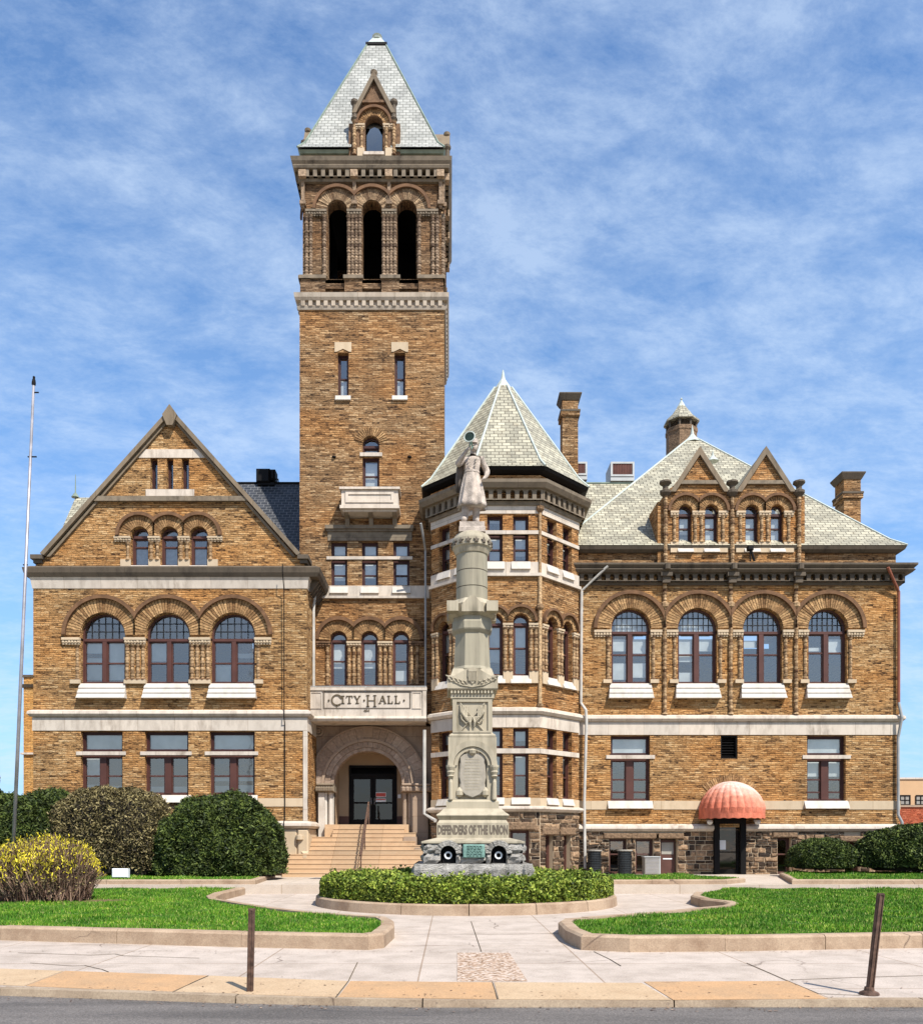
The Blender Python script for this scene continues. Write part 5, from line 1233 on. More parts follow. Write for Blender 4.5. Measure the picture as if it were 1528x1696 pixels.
for px in (1100, 1210, 1320):
    colonnette(hall, FD, U(px), 13.4, Z(822), .09, .06)
    m = MB(Fr(U(px), 35.88)); m.lathe(0, .04, [(.10, Z(826)), (.24, Z(820)), (.24, Z(816)), (.12, Z(813)), (.12, Z(808)), (.26, Z(803)), (.24, Z(800)), (.05, Z(799))], 10); m.build('pinnacle', 'cornice', hall)
# stone base, basement windows and doors of the wing
bw = [(1008, 1038, 1390), (1052, 1082, 1390), (1093, 1122, 1390), (1189, 1224, 1352), (1287, 1310, 1388), (1398, 1424, 1395)]
bh = [(U(a), U(b), GZ-.2, Z(c)) for a, b, c in bw]
m = MB(FR); m.wall(rect(WL, RX1, GZ-.1, 2.2), [rect(h[0], h[1], GZ-.1+.003, min(h[3], 2.19)) for h in bh], 0, .5); m.build('foundation_mortar', 'cream', hall)
xs_ = [WL]+[q for i, h in enumerate(bh) for q in ((h[0], h[1]) if i != 3 else (h[0]-.1, h[1]+.1))]+[RX1]
for k in range(0, len(xs_), 2):
    m = MB(FR); rubble(m, FR, xs_[k], xs_[k+1], GZ-.1, 2.12, [(h[0]-.24, h[1]+.24, h[3], h[3]+.27) for i, h in enumerate(bh) if i != 3], 0.0, .17); m.build('foundation_pier', 'rubble', hall)
for i, h in enumerate(bh):
    if i == 3: continue
    m = MB(FR); m.bbox(h[0]-.24, h[1]+.24, -.2, .12, h[3], h[3]+.26, .05); m.build('lintel', 'rubble', hall)
    if i != 2: window(hall, FR, h[0], h[1], GZ, h[3], fw=.06, mat='doorbrown', rails=(1.15,), rec=.3)
    else:
        m = MB(FR); m.box(h[0]+.05, h[1]-.05, -.34, -.28, GZ, h[3]-.05); bd = m.build('basement_door', 'doorbrown', hall)
        MB(FR).box(h[0]+.12, h[1]-.12, -.279, -.27, 1.15, h[3]-.15).build('pane', 'acgrey', bd); MB(FR).box(h[0]+.18, h[1]-.18, -.279, -.26, .93, .98).build('letter_slot', 'plastic', bd)
# basement entrance under the awning
a, b = bh[3][0], bh[3][1]
m = MB(FR); m.box(a-.22, a, -.3, .20, GZ, 2.75).box(b, b+.22, -.3, .20, GZ, 2.75).box(a, b, -.3, .20, 2.45, 2.75); fr_ = m.build('doorway_frame', 'black', hall)
m = MB(FR); loopframe(m, rect(a, b, GZ+.02, 2.45), rect(a+.07, b-.07, GZ+.2, 2.38), -.18, -.08); m.box(a, b, -.16, -.09, 1.22, 1.27)
gd = m.build('glass_door', 'black', hall); MB(FR).wall(rect(a+.05, b-.05, GZ+.1, 2.4), [], -.14, 0).build('pane', 'darkglass', gd); MB(FR).box(a+.1, b-.1, -.7, -.68, GZ, 2.4).build('door_blind', 'beige', gd)
m = MB(FR); m.box(a+.08, a+.36, -.13, -.12, 1.35, 1.75); m.build('posted_notice', 'plastic', gd)
# brick fan over the awning
AWX = U(1208); AWZ = 2.85; AR = 1.34
m = MB(FR); m.ring(AWX, AWZ, AR+.0, AR+.34, -.1, .02, 26, a0=.8, a1=math.pi-.8, gap=.3, jit=.015); m.build('arch', 'vous', hall)
# domed awning: ribbed quarter dome in faded coral fabric
m, nt, p = newmat('faded_coral_canvas'); ps = pos(nt)
sx = nd(nt, 'ShaderNodeSeparateXYZ', i_Vector=ps)
f1 = math_(nt, 'ADD', sx.outputs[2], math_(nt, 'MULTIPLY', noise(nt, ps, 3.0, 4), .8)); f1 = math_(nt, 'ADD', f1, math_(nt, 'MULTIPLY', sx.outputs[0], .22))
c = ramp(nt, math_(nt, 'MULTIPLY', math_(nt, 'SUBTRACT', f1, 5.9), .72), [(0.05, (.60, .17, .10)), (.45, (.62, .24, .16)), (.9, (.70, .50, .42))])
c = mix(nt, 1.0, c, ramp(nt, noise(nt, scale(nt, ps, (6, 6, 2)), 1.0, 6, .7), [(.35, .72), (.65, 1.12)]), 'MULTIPLY')
setin(nt, p, 'Base Color', c); p.inputs['Roughness'].default_value = .8; p.inputs['Specular IOR Level'].default_value = .15; bump(nt, p, noise(nt, ps, 5, 5), .6, .06); M['canvas'] = m
m = MB(); nr = 14; nz = 9; depth = 1.85
def dome(a_, e_, k=0):
    rib = 1.0+.035*abs(math.sin(a_*nr)) if e_ > .02 else 1.0
    r = AR*math.cos(e_)*rib; return (AWX-math.cos(a_)*r, 36.0-.02-math.sin(a_)*r*depth/AR, AWZ+AR*1.05*math.sin(e_))
na = nr*6
for j in range(nz+1):
    for k in range(na+1): m.v.append(dome(math.pi*k/na, R(88)*j/nz))
for j in range(nz):
    for k in range(na): q = j*(na+1)+k; m.f.append([q, q+1, q+na+2, q+na+1])
aw_ = m.build('awning', 'canvas', hall)
m = MB()
for k in range(na+1):
    x, y, z = dome(math.pi*k/na, 0); m.v.append((x, y, z)); m.v.append((x, y-.01, z-.20-.015*math.sin(k*.9)))
for k in range(na): q = 2*k; m.f.append([q, q+2, q+3, q+1])
m.build('valance', 'canvas', aw_)
m = MB(); m.tube([(AWX-math.cos(math.pi*k/20)*AR*.98, 35.96-math.sin(math.pi*k/20)*depth*.97, AWZ-.02) for k in range(21)], .02, 6); m.build('awning_frame', 'black', aw_)
for px in (1171, 1249):
    f_ = Fr(U(px), 36); m = MB(f_); m.lathe(0, .35, [(.02, 2.40), (.10, 2.44), (.13, 2.52), (.10, 2.6)], 10); m.box(-.04, .04, 0, .35, 2.55, 2.62); m.build('lamp', 'lampglass', hall)
# downpipes of the wing
downpipe(hall, [(U(1003), 35.55, Z(943)), FR.P(U(962), .12, Z(980)), FR.P(U(961), .12, Z(1165)), FR.P(U(968), .28, Z(1178)), FR.P(U(969), .28, Z(1196)), FR.P(U(966), .2, 3.4), FR.P(U(967), .22, .55)], .065)
downpipe(hall, [(U(1460), 35.5, Z(946)), FR.P(U(1485), .14, Z(982)), FR.P(U(1485), .14, Z(1170))], .06, 'pipe_brown')
downpipe(hall, [FR.P(U(1485), .14, Z(1165)), FR.P(U(1487), .3, Z(1190)), FR.P(U(1484), .14, Z(1222)), FR.P(U(1484), .14, Z(1350)), FR.P(U(1489), .2, Z(1362)), FR.P(U(1489), .2, .5)], .062, 'pipe_grey')
# chimneys
def chimney(x0, x1, y0, y1, z0, z1, zb_):
    m = MB(); m.box(x0, x1, -y1, -y0, z0, z1-.3).box(x0-.08, x1+.08, -y1-.08, -y0+.08, zb_-.2, zb_); ch = m.build('chimney', 'brick_tower', hall)
    m = MB()
    m.sweep([(x0, y0), (x1, y0), (x1, y1), (x0, y1)], [(-.3, z1-.3), (.03, z1-.3), (.16, z1-.05), (.16, z1), (-.3, z1)], True); m.box(x0-.1, x1+.1, -y1-.1, -y0+.1, zb_+.003, zb_+.09); m.build('chimney_cap', 'cornice', ch)
s40 = 40/F; chimney((931-VX)*s40, (957-VX)*s40, 40, 40.8, 17, EYE+(HY-652)*s40, EYE+(HY-682)*s40)
s39 = 38.8/F; chimney((1397-VX)*s39, (1425-VX)*s39, 38.8, 39.7, 14.2, EYE+(HY-783)*s39, EYE+(HY-818)*s39)
# louvred cupola on the rear roof
cxq, cyq = (1128-VX)*46/F, 46.0; f_ = Fr(cxq, cyq); kz = lambda py: EYE+(HY-py)*46/F
m = MB(f_); m.lathe(0, 0, [(.82, kz(760)), (.82, kz(722)), (.86, kz(720)), (.86, kz(714))], 8, a0=R(22.5), a1=R(382.5)); cpo = m.build('cupola', 'rubble', hall)
m = MB(f_)
for k in range(8):
    a_ = R(22.5+45*k); m.tube([f_.P(.76*math.cos(a_), .76*math.sin(a_), kz(714)), f_.P(.76*math.cos(a_), .76*math.sin(a_), kz(700))], .07, 6)
for z in range(6): zz = kz(713)+z*.085; m.lathe(0, 0, [(.70, zz+.05), (.78, zz)], 8, a0=R(22.5), a1=R(382.5), cap=False)
m.lathe(0, 0, [(.6, kz(714)), (.6, kz(700))], 8); m.build('louvres', 'cornice', cpo)
m = MB(f_); m.lathe(0, 0, [(.95, kz(703)), (.95, kz(700)), (.6, kz(690)), (.22, kz(674))], 8, a0=R(22.5), a1=R(382.5)); m.build('cupola_roof', 'slate', cpo)
m = MB(f_); m.lathe(0, 0, [(.24, kz(674.5)), (.03, kz(663))], 8).lathe(0, 0, [(.03, kz(663)), (.07, kz(661)), (.03, kz(659))], 6); m.build('cupola_finial', 'leadwhite', cpo)
# small hipped roof at the rear left, with its spike
m = MB(); q = lambda px, py, Y: ((px-VX)*Y/F, Y, EYE+(HY-py)*Y/F)
A_, B_ = q(125, 824, 46), q(104, 872, 44); C1 = (A_[0]+6, A_[1], A_[2]); D1 = (B_[0]+8, B_[1], B_[2]); E1 = (B_[0], 48, B_[2]); G1 = (B_[0]+8, 48, B_[2])
m.poly([B_, D1, C1, A_]); m.poly([B_, A_, E1]); m.poly([A_, C1, G1, E1]); m.build('rear_roof', 'slate', hall)
m = MB(); m.tube([A_, (A_[0], A_[1], A_[2]+.25)], [.22, .06], 8).tube([(A_[0], A_[1], A_[2]+.2), (A_[0], A_[1], A_[2]+1.25)], [.04, .015], 6); m.build('roof_finial', 'copper', hall)
m = MB(); m.box(B_[0]+.2, B_[0]+9, -47.8, -44.2, 2, B_[2]-.05); m.build('rear_wall', 'brick', hall)
# =====================================================================
# MONUMENT in its planted ring, and the bugler statue on top
# =====================================================================
PCX, PCY, PR = .44, 23.7, 4.15
MX, MY = .62, 24.0; s24 = 24/F
def UZ(px): return (px-779)*s24
def ZM(py, Y=MY): return EYE+(HY-py)*Y/F
# ring kerb of the planter
planter = thing('round_planter', 'round kerbed planting bed with low box hedge in front of the monument', 'planter', (PCX, PCY, 0))
m = MB(); n = 16
for k in range(n):
    for j in range(4):
        a0 = 2*math.pi*(k+j/4+(.006 if j == 0 else 0))/n; a1 = 2*math.pi*(k+(j+1)/4-(.006 if j == 3 else 0))/n; dz = 0
        q = lambda r, a, z: (PCX+r*math.cos(a), PCY+r*math.sin(a), z)
        m.hexa([q(PR+.02, a0, -.02), q(PR+.02, a1, -.02), q(PR-.25, a1, -.02), q(PR-.25, a0, -.02), q(PR, a0, .22), q(PR, a1, .22), q(PR-.25, a1, .22), q(PR-.25, a0, .22)])
        m.hexa([q(PR, a0, .221), q(PR, a1, .221), q(PR-.25, a1, .221), q(PR-.25, a0, .221), q(PR-.05, a0, .26), q(PR-.05, a1, .26), q(PR-.22, a1, .26), q(PR-.22, a0, .26)])
m.build('planter_kerb', 'kerb_stone', planter)
m = MB(Fr(PCX, PCY)); m.lathe(0, 0, [(PR-.22, .0), (PR-.22, .2), (.1, .24)], 40); m.build('soil', 'mulch', planter)

mon = thing('monument', 'tall pale granite war monument column lettered with carved shields on rough stone base', 'monument', (MX, MY, .2))
def mfr(Y): return Fr(MX, Y, 0, 24.0)
FM = Fr(MX, MY, 0, 24.0)
def sq(m, rings, cx=MX, cy=MY):
    """stacked square rings (half width, z)"""
    i = len(m.v)
    for r, z in rings:
        for sx, sy in ((-1, -1), (1, -1), (1, 1), (-1, 1)): m.X(cx+sx*r, cy+sy*r, z)
    n = len(rings); m.f.append([i, i+1, i+2, i+3]); m.f.append([i+4*n-4+k for k in range(4)])
    for j in range(n-1):
        for k in range(4): m.f.append([i+4*j+k, i+4*j+(k+1) % 4, i+4*j+4+(k+1) % 4, i+4*j+4+k])
# everything below is measured off the front plane; near faces stand in front of the axis
def zf(py, half): return EYE+(HY-py)*(MY-half)/F
def hw_(wpx, half0=1.2): 
    h = wpx*s24/2
    for _ in range(4): h = wpx*(MY-h)/F/2
    return h
# rough plinth courses: separate boulder-faced blocks
def rough_course(m, h, z0, z1, n, holes=()):
    for (fx, deg) in ((Fr(MX, MY-h, 0), 0), (Fr(MX+h, MY, 90), 90), (Fr(MX-h, MY, -90), -90), (Fr(MX, MY+h, 180), 180)):
        nr = 2
        for r_ in range(nr):
            za, zb = z0+(z1-z0)*r_/nr, z0+(z1-z0)*(r_+1)/nr; u = -h
            while u < h-.01:
                w = random.uniform(.3, .75); w = min(w, h-u); w = h-u if h-u-w < .2 else w
                hit = [q for q in holes if u+w > q[0] and u < q[1]] if deg == 0 else []
                segs = [(u, u+w)]
                for q in hit: segs = [s for a_, b_ in segs for s in ((a_, min(b_, q[0])), (max(a_, q[1]), b_)) if s[1]-s[0] > .03]
                for a_, b_ in segs:
                    i = len(m.v); N_ = 5; J = lambda s: random.uniform(-s, s)
                    for jz in range(4):
                        for ju in range(N_):
                            edge = jz in (0, 3) or ju in (0, N_-1); m.fr = fx
                            m.P(a_+(b_-a_)*ju/(N_-1), (.0 if edge else .07+J(.045)), za+(zb-za)*jz/3)
                    for jz in range(3):
                        for ju in range(N_-1): q = i+jz*N_+ju; m.f.append([q, q+1, q+N_+1, q+N_])
                u += w
    m.fr = W0
hA, hB = hw_(196), hw_(164)
nz0, nz1 = UZ(727), UZ(754)
holes_ = [(UZ(728)-0, UZ(752)), (UZ(807), UZ(831))]
zA0, zA1, zB1 = .15, zf(1431, hA), zf(1397, hB)
m = MB(); rough_course(m, hA, zA0, zA1, 6); m.box(MX-hA+.03, MX+hA-.03, -(MY+hA-.03), -(MY-hA+.03), zA0, zA1-.01); m.build('rough_plinth', 'granite_rough', mon)
m = MB(); rough_course(m, hB, zA1, zB1, 5, holes_); ff = Fr(MX, MY-hB)
m.fr = ff; m.wall(rect(-hB, hB, zA1, zB1), [archpts(a, b, zA1+.004, zf(1401, hB)) for a, b in holes_], .0, .5)
m.fr = W0; m.box(MX-hB+.03, MX-hB+.5, -(MY+hB-.03), -(MY-hB+.6), zA1, zB1-.01)
m.box(MX-hB+.03, MX+hB-.03, -(MY+hB-.03), -(MY-hB+.55), zA1, zB1-.01)
m.fr = ff
for a, b in holes_: m.ring((a+b)/2, zf(1401, hB)-(b-a)/2, (b-a)/2+.005, (b-a)/2+.15, 0, .10, 9, gap=.08, jit=.02)
m.build('rough_base', 'granite_rough', mon)
for a, b in holes_:
    m = MB(Fr(MX, MY-hB)); m.ring((a+b)/2, zf(1417, hB), .06, .105, -.16, -.06, 20, a0=0, a1=2*math.pi); rg_ = m.build('niche_ring', 'plastic', mon)
    m = MB(Fr(MX, MY-hB)); m.box(a, b, -.5, -.3, zA1, zf(1400, hB)).box(a+.05, b-.05, -.3, -.12, zA1, zA1+.14); m.build('niche_back', 'black', mon)
m = MB(Fr(MX, MY-hB)); m.bbox(UZ(763), UZ(797), .02, .14, zf(1421, hB), zf(1399, hB), .02); pq = m.build('bronze_plaque', 'bronze', mon)
pq['label'] = 'small green bronze plaque on the rough base'
m = MB(Fr(MX, MY-hB)); 
for k in range(7):
    z = zf(1402+k*2.6, hB); x = UZ(766)+.05
    while x < UZ(794)-.05: w = random.uniform(.03, .10); m.box(x, min(x+w, UZ(794)-.03), .14, .146, z-.012, z+.006); x += w+.03
m.build('plaque_lettering', 'bronze_dark', pq)
m = MB(); h1 = hw_(119)
sq(m, [(hB+.06, zB1), (hB+.06, zB1+.05), (h1+.10, zf(1388, h1)-.02), (h1+.02, zf(1388, h1))]); m.build('sloping_cap', 'granite', mon)
m = MB(); sq(m, [(h1, zf(1388, h1)), (h1, zf(1363, h1))]); m.build('inscription_block', 'granite', mon)
text_mesh('DEFENDERS OF THE UNION', .335, 'inscription', 'lettergrey', mon, Fr(MX, MY-h1), 0, (zf(1388, h1)+zf(1363, h1))/2, .0, .008, .455, .014)
m = MB(); h2 = hw_(86)
sq(m, [(h1-.02, zf(1363, h1)), (h1-.04, zf(1361, h1)), (h1-.07, zf(1358, h1)), (h2+.28, zf(1351, h2+.2)), (h2+.26, zf(1349, h2+.2)), (h2+.20, zf(1347, h2+.1)), (h2+.08, zf(1340, h2)), (h2+.0, zf(1339, h2))]); m.build('stepped_moulding', 'granite', mon)
m = MB(); sq(m, [(h2+.01, zf(1339, h2)), (h2+.01, zf(1328, h2)), (h2-.05, zf(1325, h2))]); m.build('die_base', 'granite', mon)
# die with an arched niche and cartouche
h3 = hw_(80)
f3 = Fr(MX, MY-h3)
m = MB(); sq(m, [(h3-.13, zf(1326, h3)), (h3-.13, zf(1221, h3))]); m.fr = f3
ni = archpts(-.40, .40, zf(1324, h3), zf(1243, h3), 0, 16)
m.wall(rect(-h3, h3, zf(1326, h3), zf(1221, h3)), [ni], 0, .13); m.fr = W0
for s in (-1, 1): m.poly([(MX+s*h3, MY-h3, zf(1326, h3)), (MX+s*h3, MY+h3, zf(1326, h3)), (MX+s*h3, MY+h3, zf(1221, h3)), (MX+s*h3, MY-h3, zf(1221, h3))])
m.poly([(MX-h3, MY-h3, zf(1221, h3)), (MX+h3, MY-h3, zf(1221, h3)), (MX+h3, MY+h3, zf(1221, h3)), (MX-h3, MY+h3, zf(1221, h3))]); die = m.build('die', 'granite', mon)
m = MB(f3); cz = zf(1268, h3); m.ring(0, cz, .52, .68, -.02, .09, 30); m.ring(0, cz, .42, .51, -.02, .045, 30); m.build('niche_arch', 'granite', die)
for s in (-1, 1):
    m = MB(f3); m.lathe(s*.60, .05, [(.05, zf(1326, h3)), (.07, zf(1324, h3)), (.055, zf(1296, h3)), (.02, zf(1290, h3)), (.09, zf(1286, h3)), (.07, zf(1284, h3)), (.11, zf(1279, h3)), (.09, zf(1277, h3)), (.13, zf(1271, h3)), (.13, zf(1268, h3))], 10); m.build('engaged_column', 'granite', die)
cart = [(-.36, 1250), (-.20, 1247), (0, 1244), (.20, 1247), (.36, 1250), (.33, 1262), (.35, 1275), (.37, 1287), (.33, 1297), (.36, 1308), (.20, 1317), (0, 1322), (-.20, 1317), (-.36, 1308), (-.33, 1297), (-.37, 1287), (-.35, 1275), (-.33, 1262)]
m = MB(f3); m.prism([(x*1.04, zf(py, h3)) for x, py in cart], -.13, -.03); m.prism([(x*.96, zf(1284+(py-1284)*.96, h3)) for x, py in cart], -.03, .0)
ct = m.build('cartouche', 'plaque', die)
m = MB(f3)
for k in range(11):
    z = zf(1257+k*5, h3); x = -.24+.05*abs(k-5)/5; e_ = -x
    while x < e_: w = random.uniform(.03, .09); m.box(x, min(x+w, e_), .0, .006, z-.018, z+.008); x += w+.025
m.build('inscription', 'granite', ct)
m = MB(f3)
for a in range(7):
    an = R(20+a*23); m.lathe(.17*math.cos(an), -.02, [(.01, zf(1249, h3)+.17*math.sin(an)-.06), (.07, zf(1249, h3)+.17*math.sin(an)), (.01, zf(1249, h3)+.17*math.sin(an)+.06)], 7)
m.lathe(0, 0, [(.02, zf(1252, h3)), (.1, zf(1248, h3)), (.12, zf(1243, h3)), (.02, zf(1239, h3))], 8)
for s in (-1, 1): m.lathe(s*.36, -.02, [(.02, zf(1321, h3)), (.10, zf(1317, h3)), (.10, zf(1310, h3)), (.02, zf(1304, h3))], 8)
m.build('carved_trophy', 'granite', die)
# upper die with crossed flags
h4 = hw_(66); f4 = Fr(MX, MY-h4)
m = MB(); sq(m, [(hw_(77), zf(1221, h4)), (hw_(77), zf(1218, h4)), (h4+.02, zf(1215, h4)), (h4, zf(1213, h4)), (h4, zf(1160, h4)), (h4+.02, zf(1157, h4))]); m.fr = f4
loopframe(m, rect(-h4+.01, h4-.01, zf(1214, h4), zf(1159, h4)), rect(-h4+.12, h4-.12, zf(1211, h4), zf(1163, h4)), 0, .05); ud = m.build('upper_die', 'granite', mon)
m = MB(f4)
zc_ = zf(1187, h4)
for s in (-1, 1):
    m.tube([f4.P(-s*.30, .03, zf(1210, h4)), f4.P(s*.34, .05, zf(1165, h4))], .018, 6)
    for k in range(4):      # folds of each flag sweeping down to the knot
        q = [f4.P(s*(.33-k*.055), .04, zf(1167+k*1.5, h4)), f4.P(s*(.31-k*.05), .07, zf(1180+k*3, h4)), f4.P(s*(.20-k*.03), .08, zf(1189+k*2.5, h4)), f4.P(s*.03, .07, zc_-.03)]
        m.tube(q, [.02, .035, .035, .02], 6)
    m.tube([f4.P(s*.02, .07, zc_-.02), f4.P(s*.07, .08, zf(1197, h4)), f4.P(s*.05, .06, zf(1205, h4))], [.03, .04, .015], 6)
    m.tube([f4.P(s*.33, .05, zf(1180, h4)), f4.P(s*.30, .07, zf(1192, h4)), f4.P(s*.18, .06, zf(1199, h4)), f4.P(s*.04, .06, zf(1191, h4))], .022, 6)
m.build('carved_flags', 'granite', ud)
# cornice block with shield and wreath
h5 = hw_(84); f5 = Fr(MX, MY-h5)
m = MB(); sq(m, [(h4+.05, zf(1157, h4)), (h4+.05, zf(1149, h4)), (h5-.11, zf(1148, h5)), (h5-.11, zf(1143.5, h5)), (h5-.02, zf(1142, h5)), (h5, zf(1140, h5)), (h5, zf(1119, h5)), (h5-.10, zf(1117, h5)), (h4-.02, zf(1107, h4))]); m.fr = f5
for k in range(13): a = -h5+.10+(2*h5-.2)*k/13; m.box(a, a+.055, -.11, -.03, zf(1148, h5)+.002, zf(1143.5, h5))
m.prism([(-h5*.72, zf(1119, h5)), (h5*.72, zf(1119, h5)), (.14, zf(1107, h5)), (-.14, zf(1107, h5))], -.16, -.002)
cb = m.build('cornice_block', 'granite', mon)
m = MB(f5); sh = [(-.13, 1108), (0, 1105), (.13, 1108), (.14, 1120), (.08, 1128), (0, 1133), (-.08, 1128), (-.14, 1120)]
m.prism([(x, zf(py, h5)) for x, py in sh], -.1, .035)
for k in range(-3, 4): m.box(k*.035-.009, k*.035+.009, .035, .055, zf(1128, h5), zf(1114, h5))
m.box(-.12, .12, .035, .05, zf(1113, h5), zf(1109.5, h5))
for s in (-1, 1):
    for k in range(9):
        u = s*(.14+k*.062); z = zf(1133-k*1.1+(k % 2)*4, h5); m.tube([f5.P(u, .0, z), f5.P(u+s*.05, .03, z+.07), f5.P(u+s*.11, .01, z+.10)], [.012, .03, .006], 5)
    m.tube([f5.P(0, .01, zf(1138, h5)), f5.P(s*.3, .02, zf(1135, h5)), f5.P(s*.62, .01, zf(1126, h5))], .016, 5)
m.build('carved_shield', 'granite', cb)
# octagonal lower shaft, collars, round upper shaft, capital
def octm(m, rings, n=8, ph=22.5):
    i = len(m.v)
    for r, z in rings:
        for k in range(n): a = R(ph)+2*math.pi*k/n; m.X(MX+r/math.cos(math.pi/n)*math.cos(a), MY+r/math.cos(math.pi/n)*math.sin(a), z)
    for j in range(len(rings)-1):
        for k in range(n): m.f.append([i+n*j+k, i+n*j+(k+1) % n, i+n*j+n+(k+1) % n, i+n*j+n+k])
    m.f.append(list(range(i, i+n))); m.f.append(list(range(i+n*(len(rings)-1), i+n*len(rings))))
O = lambda w: hw_(w)*.98
m = MB(); octm(m, [(O(66), zf(1110, .5)), (O(68), zf(1107, .5)), (O(66), zf(1105, .5)), (O(62), zf(1102, .5)), (O(57), zf(1049, .5)), (O(57), zf(1047, .5)), (O(66), zf(1042, .5)), (O(68), zf(1040, .5)), (O(68), zf(1029, .5)), (O(64), zf(1024, .5)), (O(62), zf(1018, .5))]); m.build('lower_shaft', 'granite_smooth', mon)
m = MB(); octm(m, [(O(64), zf(1019, .5)), (O(80), zf(1015, .5)), (O(80), zf(1000, .5)), (O(58), zf(989, .5))]); hc = hw_(80)
for fx in (Fr(MX, MY-hc+.02), Fr(MX+hc-.02, MY, 90), Fr(MX-hc+.02, MY, -90), Fr(MX, MY+hc-.02, 180)):
    m.fr = fx; m.prism([(-.30, zf(1015, .5)), (.30, zf(1015, .5)), (.30, zf(1004, .5)), (.06, zf(989, .5)), (-.06, zf(989, .5)), (-.30, zf(1004, .5))], -.35, .02)
for a_ in (45, 135, 225, 315):      # corner ears
    x, y = MX+hc*1.16*math.cos(R(a_)), MY+hc*1.16*math.sin(R(a_)); m.fr = W0; m.box(x-.16, x+.16, -(y+.16), -(y-.16), zf(1015, .5)+.004, zf(998, .5))
cl_ = m.build('collar', 'granite', mon)
m = MB(Fr(MX, MY-hc+.04))
for s in (-1, 1):
    for k in range(5): z = zf(1012-k*4, .5); m.tube([m.fr.P(s*.01, .0, z), m.fr.P(s*(.17-k*.028), .02, z-.03+.05)], [.02, .008], 5)
m.tube([m.fr.P(0, .0, zf(1013, .5)), m.fr.P(0, .02, zf(990, .5))], .014, 5); m.build('carved_leaf', 'granite', cl_)
m = MB(Fr(MX, MY)); r_ = O(54)
zj = [990, 968.5, 967.2, 940.5, 939.2, 913.5, 912, 909]
m.lathe(0, 0, [(r_, zf(990, .5)), (r_, zf(968.5, .5))], 40).lathe(0, 0, [(r_, zf(967, .5)), (r_*.99, zf(940.7, .5))], 40).lathe(0, 0, [(r_*.99, zf(939.2, .5)), (r_*.98, zf(911, .5))], 40); m.build('round_shaft', 'granite_smooth', mon, smooth=False)
m = MB(Fr(MX, MY)); 
for py in (968.5, 940.7): m.lathe(0, 0, [(r_*.96, zf(py, .5)-.01), (r_*.96, zf(py-1.6, .5)+.01)], 40)
m.build('shaft_joint', 'lettergrey', mon)
rc = O(68)
m = MB(Fr(MX, MY)); m.lathe(0, 0, [(r_*.97, zf(912, .5)), (r_*1.04, zf(911, .5)), (rc*.93, zf(902, .5)), (rc, zf(900, .5)), (rc, zf(888, .5)), (rc*.97, zf(885, .5)), (rc*.86, zf(879, .5)), (rc*.70, zf(875.5, .5))], 40)
cpn = m.build('capital', 'granite', mon)
m = MB()
for k in range(16):
    a = 2*math.pi*(k+.5)/16; fx = Fr(MX+rc*math.cos(a-math.pi/2), MY+rc*math.sin(a-math.pi/2), math.degrees(a)); m.fr = fx; z = zf(894.5, .5)
    m.prism([( (.085 if q % 2 == 0 else .035)*math.sin(math.pi*q/5), z+(.085 if q % 2 == 0 else .035)*math.cos(math.pi*q/5)) for q in range(10)], -.03, .035)
m.build('carved_star', 'lettergrey', cpn)
hp = hw_(44); m = MB(); sq(m, [(hp, zf(880, hp)), (hp, zf(872, hp)), (hp-.02, zf(871, hp)), (hp-.02, zf(863, hp))]); m.build('statue_plinth', 'granite_pink', mon)

# ---------------- bugler ----------------
ST = zf(863, .3)            # his feet
bug = thing('bugler_statue', 'pale stone statue of a bugler in kepi and long caped coat standing on the column', 'statue', (MX, MY, ST))
H = ZM(722, 23.8)-ST          # crown of the cap above the feet
q = H/2.44
def B(x, y, z): return Vector((MX+x*q, MY+y*q, ST+z*q))
def skin(name, chain, mat, parent, sub=2):
    """chain: {key:(pos, rx, ry)}, edges"""
    pts, edges = chain; me = bpy.data.meshes.new(name); keys = list(pts); org = parent['_org']
    me.from_pydata([tuple(pts[k][0]-Vector(org)) for k in keys], [(keys.index(a), keys.index(b)) for a, b in edges], [])
    o = bpy.data.objects.new(name, me); C.objects.link(o); o.parent = parent; o['_org'] = org
    sk = o.modifiers.new('skin', 'SKIN'); sk.use_smooth_shade = True
    layer = me.skin_vertices[0] if me.skin_vertices else None
    if layer is None:
        bm = bmesh.new(); bm.from_mesh(me); bm.verts.layers.skin.verify(); bm.to_mesh(me); bm.free(); layer = me.skin_vertices[0]
    for i, k in enumerate(keys): layer.data[i].radius = (pts[k][1]*q, pts[k][2]*q); layer.data[i].use_root = (i == 0)
    ss = o.modifiers.new('sub', 'SUBSURF'); ss.levels = ss.render_levels = sub
    me.materials.append(M[mat]); return o
